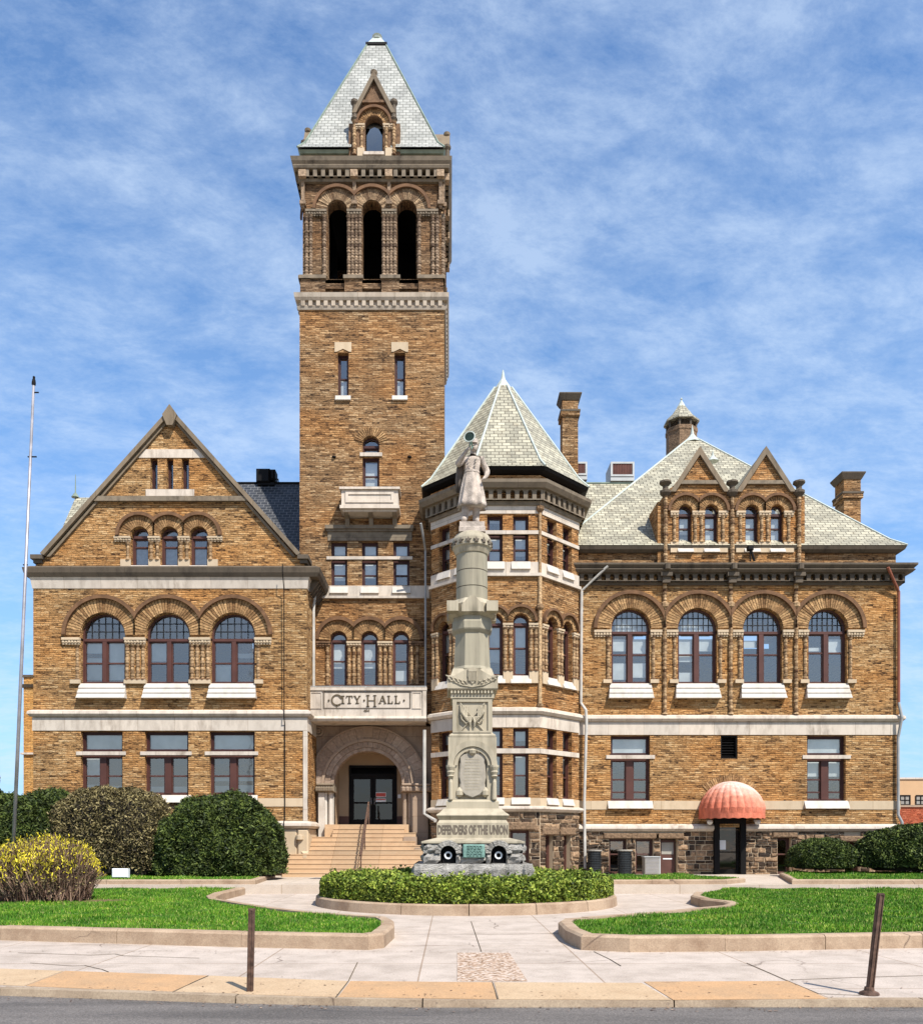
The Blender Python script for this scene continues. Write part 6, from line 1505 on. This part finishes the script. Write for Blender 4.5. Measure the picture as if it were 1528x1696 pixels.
# x to viewer's right, y away from the viewer; his right arm (viewer's left) lifts the bugle
P_ = {'pelvis': (B(0, .02, 1.22), .21, .17), 'waist': (B(.0, .02, 1.45), .19, .14), 'chest': (B(.02, .02, 1.72), .235, .17), 'yoke': (B(.02, .03, 1.90), .19, .13), 'neck': (B(.03, .0, 2.02), .075, .075), 'head1': (B(.04, -.03, 2.12), .10, .115), 'head2': (B(.05, -.03, 2.27), .115, .13),
      'rs': (B(-.24, .02, 1.86), .12, .12), 're': (B(-.42, -.10, 1.66), .10, .10), 'rf': (B(-.25, -.30, 1.84), .065, .065), 'rh': (B(-.10, -.38, 2.02), .045, .045),
      'ls': (B(.28, .03, 1.84), .12, .12), 'le': (B(.45, .10, 1.54), .095, .095), 'lf': (B(.40, -.04, 1.36), .06, .06), 'lh': (B(.33, -.12, 1.27), .045, .05),
      'rhip': (B(-.14, .02, 1.08), .14, .14), 'rk': (B(-.17, -.04, .62), .13, .13), 'ra': (B(-.20, .0, .16), .10, .10), 'rt': (B(-.26, -.24, .07), .09, .07),
      'lhip': (B(.12, .04, 1.08), .14, .14), 'lk': (B(.13, .06, .62), .13, .13), 'la': (B(.12, .12, .16), .10, .10), 'lt': (B(.15, -.12, .07), .09, .07)}
E_ = [('pelvis', 'waist'), ('waist', 'chest'), ('chest', 'yoke'), ('yoke', 'neck'), ('neck', 'head1'), ('head1', 'head2'), ('chest', 'rs'), ('rs', 're'), ('re', 'rf'), ('rf', 'rh'), ('chest', 'ls'), ('ls', 'le'), ('le', 'lf'), ('lf', 'lh'),
      ('pelvis', 'rhip'), ('rhip', 'rk'), ('rk', 'ra'), ('ra', 'rt'), ('pelvis', 'lhip'), ('lhip', 'lk'), ('lk', 'la'), ('la', 'lt')]
for hnd, base_, dirs in (('r', (-.10, -.38, 2.02), (.035, -.02, .03)), ('l', (.33, -.12, 1.27), (-.03, -.03, -.035))):
    for k in range(5):
        off = (k-2)*.022; L_ = (.055, .075, .082, .075, .06)[k] if k else .05
        bx, by, bz = base_
        if hnd == 'r': p1 = B(bx+.03, by-.01+off*.3, bz+off+.01); p2 = B(bx+.03+L_*.6, by-.04, bz+off+.025)
        else: p1 = B(bx-.015, by-.02+off, bz-.03); p2 = B(bx-.03-L_*.5, by-.03+off, bz-.05-L_*.3)
        P_[f'{hnd}f{k}a'] = (p1, .016, .016); P_[f'{hnd}f{k}b'] = (p2, .012, .012); E_ += [(hnd+'h', f'{hnd}f{k}a'), (f'{hnd}f{k}a', f'{hnd}f{k}b')]
skin('body', (P_, E_), 'granite_pink', bug)
# face, cap
def blob(name, c, r, mat, parent, n=12):
    m = MB(Fr(c[0], c[1])); m.lathe(0, 0, [(r[0]*math.sin(math.pi*k/n)+.001, c[2]-r[2]*math.cos(math.pi*k/n)) for k in range(n+1)], 14, cap=False); m.v = [(x, c[1]+(y-c[1])*r[1]/r[0], z) for x, y, z in m.v]; return m
hc_ = B(.05, -.05, 2.20); m = blob('face', hc_, (.118*q, .135*q, .165*q), None, bug)
m.tube([B(.035, -.175, 2.235), B(.025, -.215, 2.185), B(.03, -.18, 2.17)], [.012*q, .028*q, .02*q], 7)
for s in (-1, 1):
    c_ = B(.035+s*.045, -.165, 2.235); m2 = blob('e', c_, (.02*q, .014*q, .012*q), None, None, 6); i = len(m.v); m.v += m2.v; m.f += [[i+a for a in f] for f in m2.f]
    m.tube([B(.035+s*.02, -.178, 2.26), B(.035+s*.07, -.165, 2.262)], .011*q, 5); m.tube([B(.05+s*.112, -.03, 2.22), B(.05+s*.12, -.02, 2.18)], .02*q, 6)
m.tube([B(0, -.17, 2.135), B(.03, -.185, 2.13), B(.07, -.17, 2.135)], .013*q, 5)
m.build('face', 'granite_pink', bug, smooth=True)
m = MB(Fr(*B(.05, -.03, 0)[:2])); m.lathe(0, 0, [(.135*q, ST+2.26*q), (.14*q, ST+2.30*q), (.12*q, ST+2.42*q), (.05*q, ST+2.44*q)], 14)
i = len(m.v); c_ = B(.04, -.13, 2.275)
m.v += [tuple(c_+Vector((.13*q*math.cos(R(180+180*k/8)), (.12*math.sin(R(180+180*k/8)))*q, -abs(math.sin(R(180*k/8)))*.03*q))) for k in range(9)]; m.f.append(list(range(i, i+9))); m.build('kepi', 'granite_pink', bug)
# coat skirt with folds, belt, buttons, cape
m = MB(); n = 48; lev = [(1.50, .205, .15), (1.42, .225, .175), (1.2, .275, .215), (.9, .325, .26), (.62, .375, .30), (.50, .40, .32)]
for j, (z, rx, ry) in enumerate(lev):
    for k in range(n):
        a = 2*math.pi*k/n; w = 1+(.10*math.cos(a*9+.4*j)+.05*math.cos(a*14+1))*min(1, j/3); m.v.append(tuple(B(-.005+rx*w*math.cos(a), .02+ry*w*math.sin(a), z-.03*math.sin(a*3)*(j == 5))))
for j in range(len(lev)-1):
    for k in range(n): m.f.append([j*n+k, j*n+(k+1) % n, (j+1)*n+(k+1) % n, (j+1)*n+k])
m.f.append(list(range((len(lev)-1)*n, len(lev)*n))); m.build('coat_skirt', 'granite_pink', bug, smooth=True)
m = MB(Fr(*B(0, .02, 0)[:2])); m.lathe(0, 0, [(.215*q, ST+1.46*q), (.225*q, ST+1.48*q), (.222*q, ST+1.53*q), (.205*q, ST+1.54*q)], 24); m.v = [(x, B(0, .02, 0)[1]+(y-B(0, .02, 0)[1])*.78, z) for x, y, z in m.v]; m.build('belt', 'granite_pink', bug)
for s in (-1, 1):
    for k in range(4): c_ = B(.02+s*(.075+.012*k), -.155-.01*(k == 1)+.012*(k == 0), 1.62+k*.09); MB().tube([c_, c_+Vector((0, -.035*q, 0))], .02*q, 7).build('coat_button', 'plaque', bug)
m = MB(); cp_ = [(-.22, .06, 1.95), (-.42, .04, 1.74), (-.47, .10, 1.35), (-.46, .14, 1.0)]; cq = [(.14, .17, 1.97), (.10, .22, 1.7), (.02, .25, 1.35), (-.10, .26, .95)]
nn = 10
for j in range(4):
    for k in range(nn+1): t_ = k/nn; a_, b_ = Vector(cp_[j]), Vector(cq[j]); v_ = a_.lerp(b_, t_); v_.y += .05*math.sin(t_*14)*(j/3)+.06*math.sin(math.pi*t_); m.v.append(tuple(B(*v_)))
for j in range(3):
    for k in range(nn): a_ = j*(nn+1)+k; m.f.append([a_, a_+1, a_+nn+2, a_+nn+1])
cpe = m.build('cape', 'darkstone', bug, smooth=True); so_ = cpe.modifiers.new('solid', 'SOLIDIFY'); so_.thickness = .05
# bugle: mouthpiece at his lips, bell towards the viewer
b0, b1 = B(.02, -.20, 2.13), B(-.085, -.66, 2.20); dv_ = b1-b0
m = MB(); m.tube([b0+dv_*t for t in (0, .06, .3, .62, .78, .88, .95, 1.0)], [.02*q, .012*q, .02*q, .035*q, .06*q, .09*q, .125*q, .15*q], 18, cap=False)
m.tube([b0+dv_*.1+Vector((0, 0, -.01)), b0+dv_*.15+Vector((-.03*q, 0, -.10*q)), b0+dv_*.5+Vector((-.03*q, 0, -.12*q)), b0+dv_*.62+Vector((0, 0, -.03*q))], .016*q, 8); m.build('bugle', 'bronze', bug, smooth=True)
m = MB(); ax_ = dv_.normalized(); e1 = ax_.cross(Vector((0, 0, 1))).normalized(); e2 = ax_.cross(e1); m.tube([b1+(e1*math.cos(k*math.pi/12)+e2*math.sin(k*math.pi/12))*.15*q for k in range(25)], .018*q, 6, cap=False); m.build('bugle_rim', 'leadwhite', bug)
m = MB(); m.tube([b0+dv_*t for t in (.70, .78, .88, .95, .985)], [.03*q, .05*q, .078*q, .112*q, .132*q], 18); m.build('bugle_throat_shade', 'bronze_dark', bug)  # shade inside the bell, put in as a dark bronze plug
# =====================================================================
# PLANTS
# =====================================================================
def leafmat(name, stops, rough=.6, tr=0.0, nz=2.5):
    m, nt, p = newmat(name); ps = pos(nt)
    c = ramp(nt, island(nt), stops); c = mix(nt, 1.0, c, ramp(nt, noise(nt, ps, nz, 4), [(.35, .5), (.65, 1.45)]), 'MULTIPLY')
    setin(nt, p, 'Base Color', c); p.inputs['Roughness'].default_value = rough; p.inputs['Specular IOR Level'].default_value = .2; M[name] = m
leafmat('yew_leaf', [(0, (.010, .018, .006)), (.5, (.038, .058, .012)), (1, (.115, .145, .030))])
leafmat('box_leaf', [(0, (.025, .045, .006)), (.45, (.11, .165, .016)), (1, (.33, .37, .06))], nz=4)
leafmat('brown_leaf', [(0, (.03, .022, .012)), (.5, (.12, .095, .04)), (1, (.33, .27, .12))])
leafmat('twig_bark', [(0, (.07, .04, .03)), (.6, (.20, .12, .08)), (1, (.38, .26, .18))])
leafmat('forsythia_flower', [(0, (.30, .26, .02)), (.3, (.42, .35, .02)), (1, (.68, .55, .04))])
leafmat('conifer_leaf', [(0, (.006, .012, .006)), (1, (.04, .07, .03))])
M['foliage_core'] = plain('dark_foliage_core', (.025, .02, .014), .9, .4, 6, .5)  # dark solid core added to fill the foliage from inside
def lump(x, y, z, f=2.4): return np.sin(x*f+1.3*np.sin(y*f*.8))*np.sin(z*f*1.3+x*.7)*.5+np.sin(x*f*2.3+z*2)*np.sin(y*f*1.9-z*f)*.35+np.sin(z*f*3.1+x*f*2.2)*np.sin(x*f*2.7-y*2)*.2
def sell(d, e):      # radius of a superellipsoid in direction d
    return (np.abs(d)**e).sum(1)**(-1/e)
def quads(c, ax, ay):
    return np.stack([c-ax-ay, c+ax-ay, c+ax+ay, c-ax+ay], 1)
def leaves(c, L_, W_, nrm=None, up=0.0):
    n = len(c); a = RNG.normal(size=(n, 3)); 
    if nrm is not None: a += nrm*0.3
    a[:, 2] += up; a /= np.linalg.norm(a, axis=1)[:, None]; b = np.cross(a, RNG.normal(size=(n, 3))); b /= np.linalg.norm(b, axis=1)[:, None]
    s = RNG.uniform(.6, 1.4, n)[:, None]; return quads(c, a*L_*s, b*W_*s)
def bush(name, label, cat, cx, cy, z0, rx, ry, rz, n, L_=.05, W_=.02, mat='yew_leaf', e=2.5, amp=.09, low=-.2, group=None, stems=6, shell=.12):
    o = thing(name, label, cat, (cx, cy, z0), group)
    def surf(k, f0, f1):
        d = RNG.normal(size=(k*2, 3)); d /= np.linalg.norm(d, axis=1)[:, None]; d = d[d[:, 2] > low][:k]
        r = sell(d, e)*(1-RNG.random(len(d))**2*(f1-f0)+(f1-1)); p = d*r[:, None]*np.array([rx, ry, rz]); w = 1+amp*lump(p[:, 0], p[:, 1], p[:, 2]); p *= w[:, None]*np.where(RNG.random(len(d)) < .06, 1+RNG.random(len(d))*.05, 1)[:, None]; return p, d
    zc = -low*rz*sell(np.array([[0.7, 0, low]]), e)[0] if low < 0 else 0
    zc = rz*min(.95, -low*1.5)
    p, d = surf(n, 1-shell, 1.03); p[:, 2] += zc; p = p[p[:, 2] > .04]; d = d[:len(p)]
    np_mesh('foliage', leaves(p+np.array([cx, cy, z0]), L_, W_), 4, mat, parent=o)
    m = MB(); nu, nv = 26, 13
    for j in range(nv+1):
        for k in range(nu):
            ph = -math.pi/2+math.pi*j/nv; th = 2*math.pi*k/nu; dd = np.array([[math.cos(ph)*math.cos(th), math.cos(ph)*math.sin(th), math.sin(ph)]])
            pp = dd*sell(dd, e)[:, None]*np.array([rx, ry, rz])*(.87); w = 1+amp*lump(pp[:, 0], pp[:, 1], pp[:, 2])[0]; pp = pp[0]*w
            m.X(cx+pp[0], cy+pp[1], max(z0+zc+pp[2], z0+.02))
    for j in range(nv):
        for k in range(nu): m.f.append([j*nu+k, j*nu+(k+1) % nu, (j+1)*nu+(k+1) % nu, (j+1)*nu+k])
    m.build('foliage_core', 'foliage_core', o)
    if stems:
        m = MB()
        for k in range(stems): a = RNG.uniform(0, 6.28); r = RNG.uniform(.1, .5); m.tube([(cx+r*.4*math.cos(a)*rx, cy+r*.4*math.sin(a)*ry, z0-.05), (cx+r*math.cos(a)*rx, cy+r*math.sin(a)*ry, z0+rz*.6)], [.05, .03], 6)
        m.build('stem', 'twig_bark', o)
    return o
gb = 'clipped evergreen bushes against the building'
bush('yew_bush', 'large rounded dark green yew dome left of the entrance steps', 'bush', -8.50, 31.3, GZ+.1, 2.28, 1.65, 2.46, 66000, .06, .017, 'yew_leaf', 2.45, .09, -.13, gb)
bush('yew_bush', 'wide low dark yew behind the yellow flowering shrub and flagpole', 'bush', -15.6, 32.3, GZ+.1, 2.75, 1.5, 2.62, 46000, .055, .016, 'yew_leaf', 2.3, .09, -.13, gb)
bush('deciduous_hedge', 'clipped brownish olive twiggy hedge between the two big dark yews', 'hedge', -12.45, 31.2, GZ+.1, 1.95, 1.3, 1.9, 42000, .04, .014, 'brown_leaf', 3.6, .09, -.45, None, 26, .25)
bush('yew_bush', 'small umbrella-shaped yew beside the basement entrance path', 'bush', 14.7, 33.5, GZ+.3, 1.22, 1.0, .82, 22000, .05, .016, 'yew_leaf', 2.3, .10, -.30, gb)
bush('yew_bush', 'large spreading dark yew at the right corner of the building', 'bush', 18.5, 33.2, GZ+.25, 2.4, 1.5, 1.22, 42000, .055, .017, 'yew_leaf', 2.2, .12, -.30, gb)
# twigs in the brown hedge show as upright sticks
# forsythia: a vase of twigs with yellow flowers at the tips
fx, fy = -10.35, 21.6
fo = thing('forsythia_bush', 'leafless brown forsythia shrub with bright yellow flowering tips beside the flagpole', 'shrub', (fx, fy, .2))
n = 15000; a = RNG.uniform(0, 2*np.pi, n); r0 = np.sqrt(RNG.random(n))
b0_ = np.stack([fx+1.12*r0*np.cos(a), fy+.9*r0*np.sin(a), np.full(n, .2)+RNG.random(n)*.9*(1-.3*r0)], 1)
dr = np.stack([np.cos(a)*(.05+.12*r0)+RNG.normal(0, .18, n), np.sin(a)*(.05+.12*r0)+RNG.normal(0, .18, n), np.ones(n)], 1); dr /= np.linalg.norm(dr, axis=1)[:, None]
ln = RNG.uniform(.25, .95, n); tip = b0_+dr*ln[:, None]
mx_ = .2+1.84*(1-.62*np.clip(((tip[:, 0]-fx)/1.45)**2+((tip[:, 1]-fy)/1.2)**2, 0, 1)**1.4)+.10*np.sin(tip[:, 0]*4.1)*np.sin(tip[:, 1]*5+1); over = tip[:, 2] > mx_; tip[over, 2] = mx_[over]-RNG.random(over.sum())*.1
sd_ = np.cross(dr, RNG.normal(size=(n, 3))); sd_ /= np.linalg.norm(sd_, axis=1)[:, None]; w_ = RNG.uniform(.005, .012, n)[:, None]
V = np.stack([b0_-sd_*w_, b0_+sd_*w_, tip+sd_*w_*.6, tip-sd_*w_*.6], 1); np_mesh('twigs', V, 4, 'twig_bark', parent=fo)
k = 80000; i_ = RNG.integers(0, n, k); t_ = RNG.random(k)**.45; c_ = b0_[i_]+(tip[i_]-b0_[i_])*t_[:, None]+RNG.normal(0, .03, (k, 3)); top_ = .2+1.84*(1-.62*np.clip(((c_[:, 0]-fx)/1.45)**2+((c_[:, 1]-fy)/1.2)**2, 0, 1)**1.4); hgt = 1-(top_-c_[:, 2])/1.5
ok = RNG.random(k) < np.clip((hgt-.72)*3.4+.25*np.sin(c_[:, 0]*3+1), 0.0, 1); cc = c_[ok]; cc[:, 2] += RNG.random(len(cc))**3*.18
np_mesh('flowers', leaves(cc, .034, .009, up=1.6), 4, 'forsythia_flower', parent=fo)
ok2 = (~ok) & (RNG.random(k) < .35); np_mesh('foliage', leaves(c_[ok2], .02, .01), 4, 'brown_leaf', parent=fo)
m = MB(); m.plate([(fx+1.75*math.cos(q_*.5236)+(.4 if q_ in (0, 1, 11) else 0), fy+1.05*math.sin(q_*.5236)) for q_ in range(12)], KZ-.06, KZ-.03); struct(m.build('mulch_bed', 'mulch'))
# box hedge round the monument
hb = thing('box_hedge', 'low bright green clipped box hedge filling the round bed below the monument', 'hedge', (PCX, PCY, .25))
n = 75000; a = RNG.uniform(0, 2*np.pi, n*2); r = np.sqrt(RNG.uniform(1.9**2, 4.02**2, n*2)); x, y = PCX+r*np.cos(a), PCY+r*np.sin(a)
ok = (np.abs(x-MX) > 1.75) | (np.abs(y-MY) > 1.75); r, x, y = r[ok][:n], x[ok][:n], y[ok][:n]; n = len(r)
top = .76+.07*np.sin(x*3.1)*np.sin(y*2.7)+.06*np.sin(x*7.3+y*5)-.35*np.clip((r-3.75)/.3, 0, 1)**2
z = np.where(RNG.random(n) < .62, top-RNG.random(n)**2*.16, RNG.uniform(.26, .86, n)); z = np.minimum(z, top)+np.where(RNG.random(n) < .08, RNG.random(n)*.13, 0)
np_mesh('foliage', leaves(np.stack([x, y, z], 1), .030, .020, up=.3), 4, 'box_leaf', parent=hb)
k = 42000; a = RNG.uniform(0, 2*np.pi, k); rr_ = 4.02+.09*lump(np.cos(a)*4, np.sin(a)*4, a*0, 2.0)-RNG.random(k)**2*.2; z = .27+RNG.random(k)*.48; rr_ -= .25*np.clip((z-.62)/.25, 0, 1)**2
np_mesh('side_foliage', leaves(np.stack([PCX+rr_*np.cos(a), PCY+rr_*np.sin(a), z], 1), .030, .020), 4, 'box_leaf', parent=hb)
m = MB(Fr(PCX, PCY)); m.lathe(0, 0, [(3.85, .2), (3.82, .52), (3.6, .62), (2.35, .62), (2.35, .2)], 40, cap=False); m.build('foliage_core', 'foliage_core', hb)
# conifer at the left edge
tr_ = thing('conifer_tree', 'dark conical evergreen at the far left edge behind the bushes', 'tree', (-24.6, 45, 0))
n = 22000; h_ = RNG.random(n)**.8; a = RNG.uniform(0, 2*np.pi, n); rad = 1.95*(1-h_)*(.8+.25*np.sin(h_*34+a*2))*(1-RNG.random(n)**2*.35)
np_mesh('crown', leaves(np.stack([-24.6+rad*np.cos(a), 45+rad*np.sin(a), .5+6.2*h_], 1), .09, .03), 4, 'conifer_leaf', parent=tr_)
m = MB(); m.tube([(-24.6, 45, 0), (-24.6, 45, 6.2)], [.2, .03], 8); m.build('trunk', 'twig_bark', tr_)
# =====================================================================
# SMALL THINGS
# =====================================================================
fp = thing('flagpole', 'tall slim silver flagpole leaning slightly right above the yellow shrub', 'flagpole', (-11.52, 22.2, .2)); T_ = (-10.93, 22.2, 13.72); Bp = (-11.52, 22.2, .2)
lerp = lambda t: tuple(Bp[i]+(T_[i]-Bp[i])*t for i in range(3))
MB().tube([lerp(0), lerp(.5), lerp(1)], [.050, .042, .032], 12).build('pole', 'galv', fp, smooth=True)
m = MB(); m.tube([lerp(1), lerp(1.004), lerp(1.01)], [.052, .052, .04], 10); m.tube([lerp(1.01), lerp(1.016)], .03, 8); m.build('truck', 'black', fp)
for t, w in ((.985, .14), (.86, .16), (.65, .05)):
    p_ = lerp(t); MB().tube([(p_[0]-(.07 if t < .9 else 0), p_[1], p_[2]), (p_[0]+w, p_[1], p_[2])], .018, 6).build('cleat', 'black', fp)
MB(Fr(Bp[0], Bp[1])).lathe(0, 0, [(.16, .18), (.15, .24), (.09, .28)], 14).build('base_collar', 'galv', fp)
def post(x, y, h, lean, label, flange):
    o = thing('metal_post', label, 'post', (x, y, 0), 'cut-off metal posts by the kerb')
    q_ = lambda t: (x+lean*t, y, h*t)
    m = MB(); w = .034; i = 0
    for t in (0, 1):
        for dx, dy in ((-w, -w*.8), (w, -w*.8), (w, w*.8), (-w, w*.8)): p_ = q_(t); m.X(p_[0]+dx, p_[1]+dy, p_[2])
    for k in range(4): m.f.append([k, (k+1) % 4, 4+(k+1) % 4, 4+k])
    for lo_, hi_ in (((-.8), -.5), (.5, .8)): m.hexa([(q_(t)[0]+s*w, y-w*.8-d_, q_(t)[2]) for d_ in (0, .012) for t, s in ((0, lo_), (0, hi_), (1, hi_), (1, lo_))])
    m.build('post', 'rust', o)
    m = MB(); m.tube([(q_(.99)[0], y, h*.99), (q_(1)[0], y, h+.012)], [.046, .042], 4); m.build('cap', 'rust', o)
    if flange: m = MB(Fr(x, y)); m.lathe(0, 0, [(.11, .006), (.10, .03), (.055, .05), (.05, .09)], 12); m.build('base_plate', 'rust', o)
x, y = G(414, 1643); post(x, y, .95, .02, 'short rusty brown post standing on the tan paving by the left lawn', False)
x, y = G(1439, 1648); post(x, y, 1.14, .13, 'taller leaning dark post on a flange by the right lawn', True)
# box sign on the narrow lawn
sb = thing('sign_box', 'small blank white box sign on the narrow grass strip before the brown hedge', 'sign', (-11.05, 28.35, .46)); m = MB(Fr(-11.05, 28.3)); m.bbox(-.27, .27, -.18, .0, .50, .80, .02); m.build('box', 'plastic', sb)
m = MB(Fr(-11.05, 28.3)); m.box(-.2, -.16, -.12, -.06, .42, .5).box(.16, .2, -.12, -.06, .42, .5); m.build('foot', 'galv', sb)
# drums and air conditioner along the basement wall
def drum(px, label, sc=1.0):
    x_ = (px-VX)*35.3/F; o = thing('metal_drum', label, 'drum', (x_, 35.3, GZ), 'metal drums by the basement wall'); m = MB(Fr(x_, 35.3)); pr = []
    for k in range(13): z = GZ+.06+k*.072; pr += [(.275*sc, z), (.30*sc, z+.02), (.30*sc, z+.045), (.275*sc, z+.065)]
    m.lathe(0, 0, [(.28*sc, GZ)]+pr, 18); m.build('drum_body', 'pipe_grey' if False else 'darksteel', o); MB(Fr(x_, 35.3)).lathe(0, 0, [(.33*sc, GZ+1.0), (.33*sc, GZ+1.04), (.1, GZ+1.06)], 18).build('lid', 'acgrey', o)
M['darksteel'] = plain('dark_ribbed_steel', (.05, .055, .058), .35, .3, 3, .05, .6)
drum(984, 'dark ribbed metal drum at the foot of the white downspout'); drum(1034, 'dark ribbed metal drum before the basement window beside the grey air conditioner')
x_ = (1078-VX)*35.2/F; ac = thing('air_conditioner', 'grey ground-level air conditioner box by the brown basement door', 'air conditioner', (x_, 35.2, GZ)); m = MB(Fr(x_, 35.0)); m.bbox(-.31, .31, -.5, 0, GZ+.03, GZ+.74, .02); m.build('casing', 'acgrey', ac)
m = MB(Fr(x_, 35.0)); m.box(-.34, .34, -.53, .03, GZ+.743, GZ+.78).box(.29, .335, -.5, .012, GZ+.03, GZ+.74); m.build('trim', 'acwhite', ac)
m = MB(Fr(x_, 35.0)); 
for k in range(11): m.box(-.27, .26, .0, .008, GZ+.08+k*.058, GZ+.10+k*.058)
m.build('grille', 'galv', ac)
def roof_ac(px0, px1, py0, py1, Y, label):
    s_ = Y/F; x0, x1 = (px0-VX)*s_, (px1-VX)*s_; z1, z0 = EYE+(HY-py0)*s_, EYE+(HY-py1)*s_; o = thing('rooftop_unit', label, 'air conditioner', ((x0+x1)/2, Y+.5, z0), 'white rooftop air conditioners'); f_ = Fr(0, Y)
    m = MB(f_); m.box(x0, x1, -1.3, -.02, z0, z1); m.build('casing', 'acwhite', o); m = MB(f_); loopframe(m, rect(x0, x1, z0+.2, z1), rect(x0+.09, x1-.09, z0+.29, z1-.09), -.05, .03); m.box(x0, x1, -.02, .0, z0, z0+.18); m.build('frame', 'acwhite', o)
    m = MB(f_); m.box(x0+.08, x1-.08, -.019, -.005, z0+.28, z1-.08)
    n = int((x1-x0)/.09)
    for k in range(n): u = x0+.1+(x1-x0-.2)*k/n; m.box(u, u+.03, -.005, .012, z0+.29, z1-.09)
    m.build('grille', 'grille', o)
    MB(f_).box(x0+.1, x1-.1, -1.1, -.1, z0-.9, z0-.003).build('base', 'acgrey', o)
roof_ac(1011, 1050, 765, 796, 40.9, 'white rooftop air conditioner with dark red grille standing clear of the chimney'); roof_ac(948, 972, 765, 794, 41.2, 'white rooftop air conditioner half hidden behind the tall chimney')
x0, x1 = (426-VX)*41/F, (457-VX)*41/F; z0 = 19.12; o = thing('rooftop_fan', 'black boxy fan unit on the black slate ridge left of the tower', 'roof fan', ((x0+x1)/2, 41, z0)); m = MB(Fr(0, 40.7)); m.bbox(x0, x1-.25, -.7, 0, z0-.1, z0+.56, .06).bbox(x1-.24, x1, -.68, -.02, z0+.02, z0+.54, .08).box(x0+.05, x1-.05, -.6, -.1, z0-.2, z0-.08); m.build('casing', 'black', o)
m = MB(); m.tube([(x1, 40.9, z0+.1), (x1+.12, 40.9, z0+.12), (x1+.15, 40.9, z0-.1)], .03, 6); m.build('pipe', 'black', o)
fl = thing('floodlight', 'black floodlight on a bracket at the foot of the right dormer', 'lamp', (FR.U(1238), 35.6, 13.48)); m = MB(); m.tube([(FR.U(1242), 35.5, 13.48), (FR.U(1234), 35.45, 14.05)], .05, 6).tube([(FR.U(1235), 35.5, 13.48), (FR.U(1234), 35.45, 14.0)], .03, 6); m.build('bracket', 'black', fl); m = MB(Fr(FR.U(1234), 35.4)); m.bbox(-.10, .14, -.2, .02, 13.92, 14.10, .03); m.build('lamp_head', 'black', fl)
# neighbours
M['tanwall'] = plain('tan_stucco_wall', (.56, .36, .20), .85, .12, .4, .1)
M['orangewall'] = brick_mat('smooth_orange_brick', (.40, .20, .06), (.60, .33, .11), (.66, .40, .16), .15, .3, .08)
M['redwall'] = brick_mat('red_brick', (.18, .04, .02), (.42, .11, .06), (.55, .20, .12), .4, .3, .08)
ax = thing('annex_building', 'narrow view of an orange brick building behind the left corner of the city hall', 'building', (-20, 46, 0)); s_ = 46/F; X0, X1 = (39-VX)*s_, -17.3; zz_ = lambda py: EYE+(HY-py)*s_
m = MB(); m.box(X0, X1, -60, -46, 0, zz_(1120)); m.build('wall', 'orangewall', ax)
m = MB(); m.sweep([(X0, 60), (X0, 46), (X1, 46)], [(-.1, zz_(1139)), (.08, zz_(1139)), (.16, zz_(1134)), (-.1, zz_(1133))]); m.sweep([(X0, 60), (X0, 46), (X1, 46)], [(-.1, zz_(1122)), (.06, zz_(1122)), (.06, zz_(1118)), (-.1, zz_(1118))]); m.build('cornice', 'cornice', ax)
m = MB(); m.sweep([(X0, 60), (X0, 46), (X1, 46)], [(-.1, zz_(1251)), (.12, zz_(1250)), (.12, zz_(1247)), (-.1, zz_(1247))]); m.build('string_course', 'white', ax)
nb = thing('flat_roofed_building', 'tan flat-roofed building with small windows far behind the right corner', 'building', (45, 76, 0)); s_ = 75/F; X0 = (1440-VX)*s_
m = MB(); m.box(X0, X0+30, -90, -75, -.5, EYE+(HY-1291)*s_); m.build('wall', 'tanwall', nb); m = MB(); m.box(X0-.1, X0+30.1, -90, -74.9, EYE+(HY-1291)*s_+.003, EYE+(HY-1289)*s_+.05); m.build('coping', 'white', nb)
for px in (1489, 1515, 1545, 1575):
    m = MB(Fr(0, 75)); a_, b_ = (px-VX)*s_, (px+18-VX)*s_; zl, zh = EYE+(HY-1334)*s_, EYE+(HY-1317)*s_; loopframe(m, rect(a_, b_, zl, zh), rect(a_+.1, b_-.1, zl+.1, zh-.1), .0, .06); m.box((a_+b_)/2-.04, (a_+b_)/2+.04, 0, .05, zl, zh).box(a_, b_, 0, .05, (zl+zh)/2-.03, (zl+zh)/2+.03); w_ = m.build('window', 'black', nb); MB(Fr(0, 75)).box(a_+.08, b_-.08, .003, .01, zl+.08, zh-.08).build('pane', 'acgrey', w_)
rd = thing('red_brick_building', 'low red brick wall of a building beyond the right corner', 'building', (36, 60, 0)); s_ = 60/F; X0 = (1460-VX)*s_
m = MB(); m.box(X0, X0+30, -72, -60, -.5, EYE+(HY-1337)*s_); m.build('wall', 'redwall', rd); m = MB(); m.box(X0-.1, X0+30, -72, -59.9, EYE+(HY-1337)*s_+.003, EYE+(HY-1335)*s_+.06); m.build('coping', 'brownstone', rd)
# dry bits lying along the kerbs
n = 900; V = np.zeros((n, 3)); kx = RNG.uniform(-7.5, 7.5, n); V[:, 0] = kx; ky = np.interp(kx, [q_[0] for q_ in K], [q_[1] for q_ in K]); s_ = RNG.random(n)
V[:, 1] = np.where(s_ < .45, ky-.03-RNG.random(n)**2*.25, np.where(s_ < .7, ky+.17+RNG.random(n)**2*1.2, 13.3-RNG.random(n)**2*.3)); V[:, 2] = np.where(s_ < .45, -.068, .009)
q4 = leaves(V, .016, .009); q4[:, :, 2] = V[:, None, 2]+np.abs(q4[:, :, 2]-V[:, None, 2])*.25; tag(np_mesh('leaf_litter', q4, 4, 'twig_bark'), 'scattered dry leaf bits along the kerb and gutter', 'leaf litter', kind='stuff')
for o in bpy.data.objects:
    if '_org' in o: del o['_org']
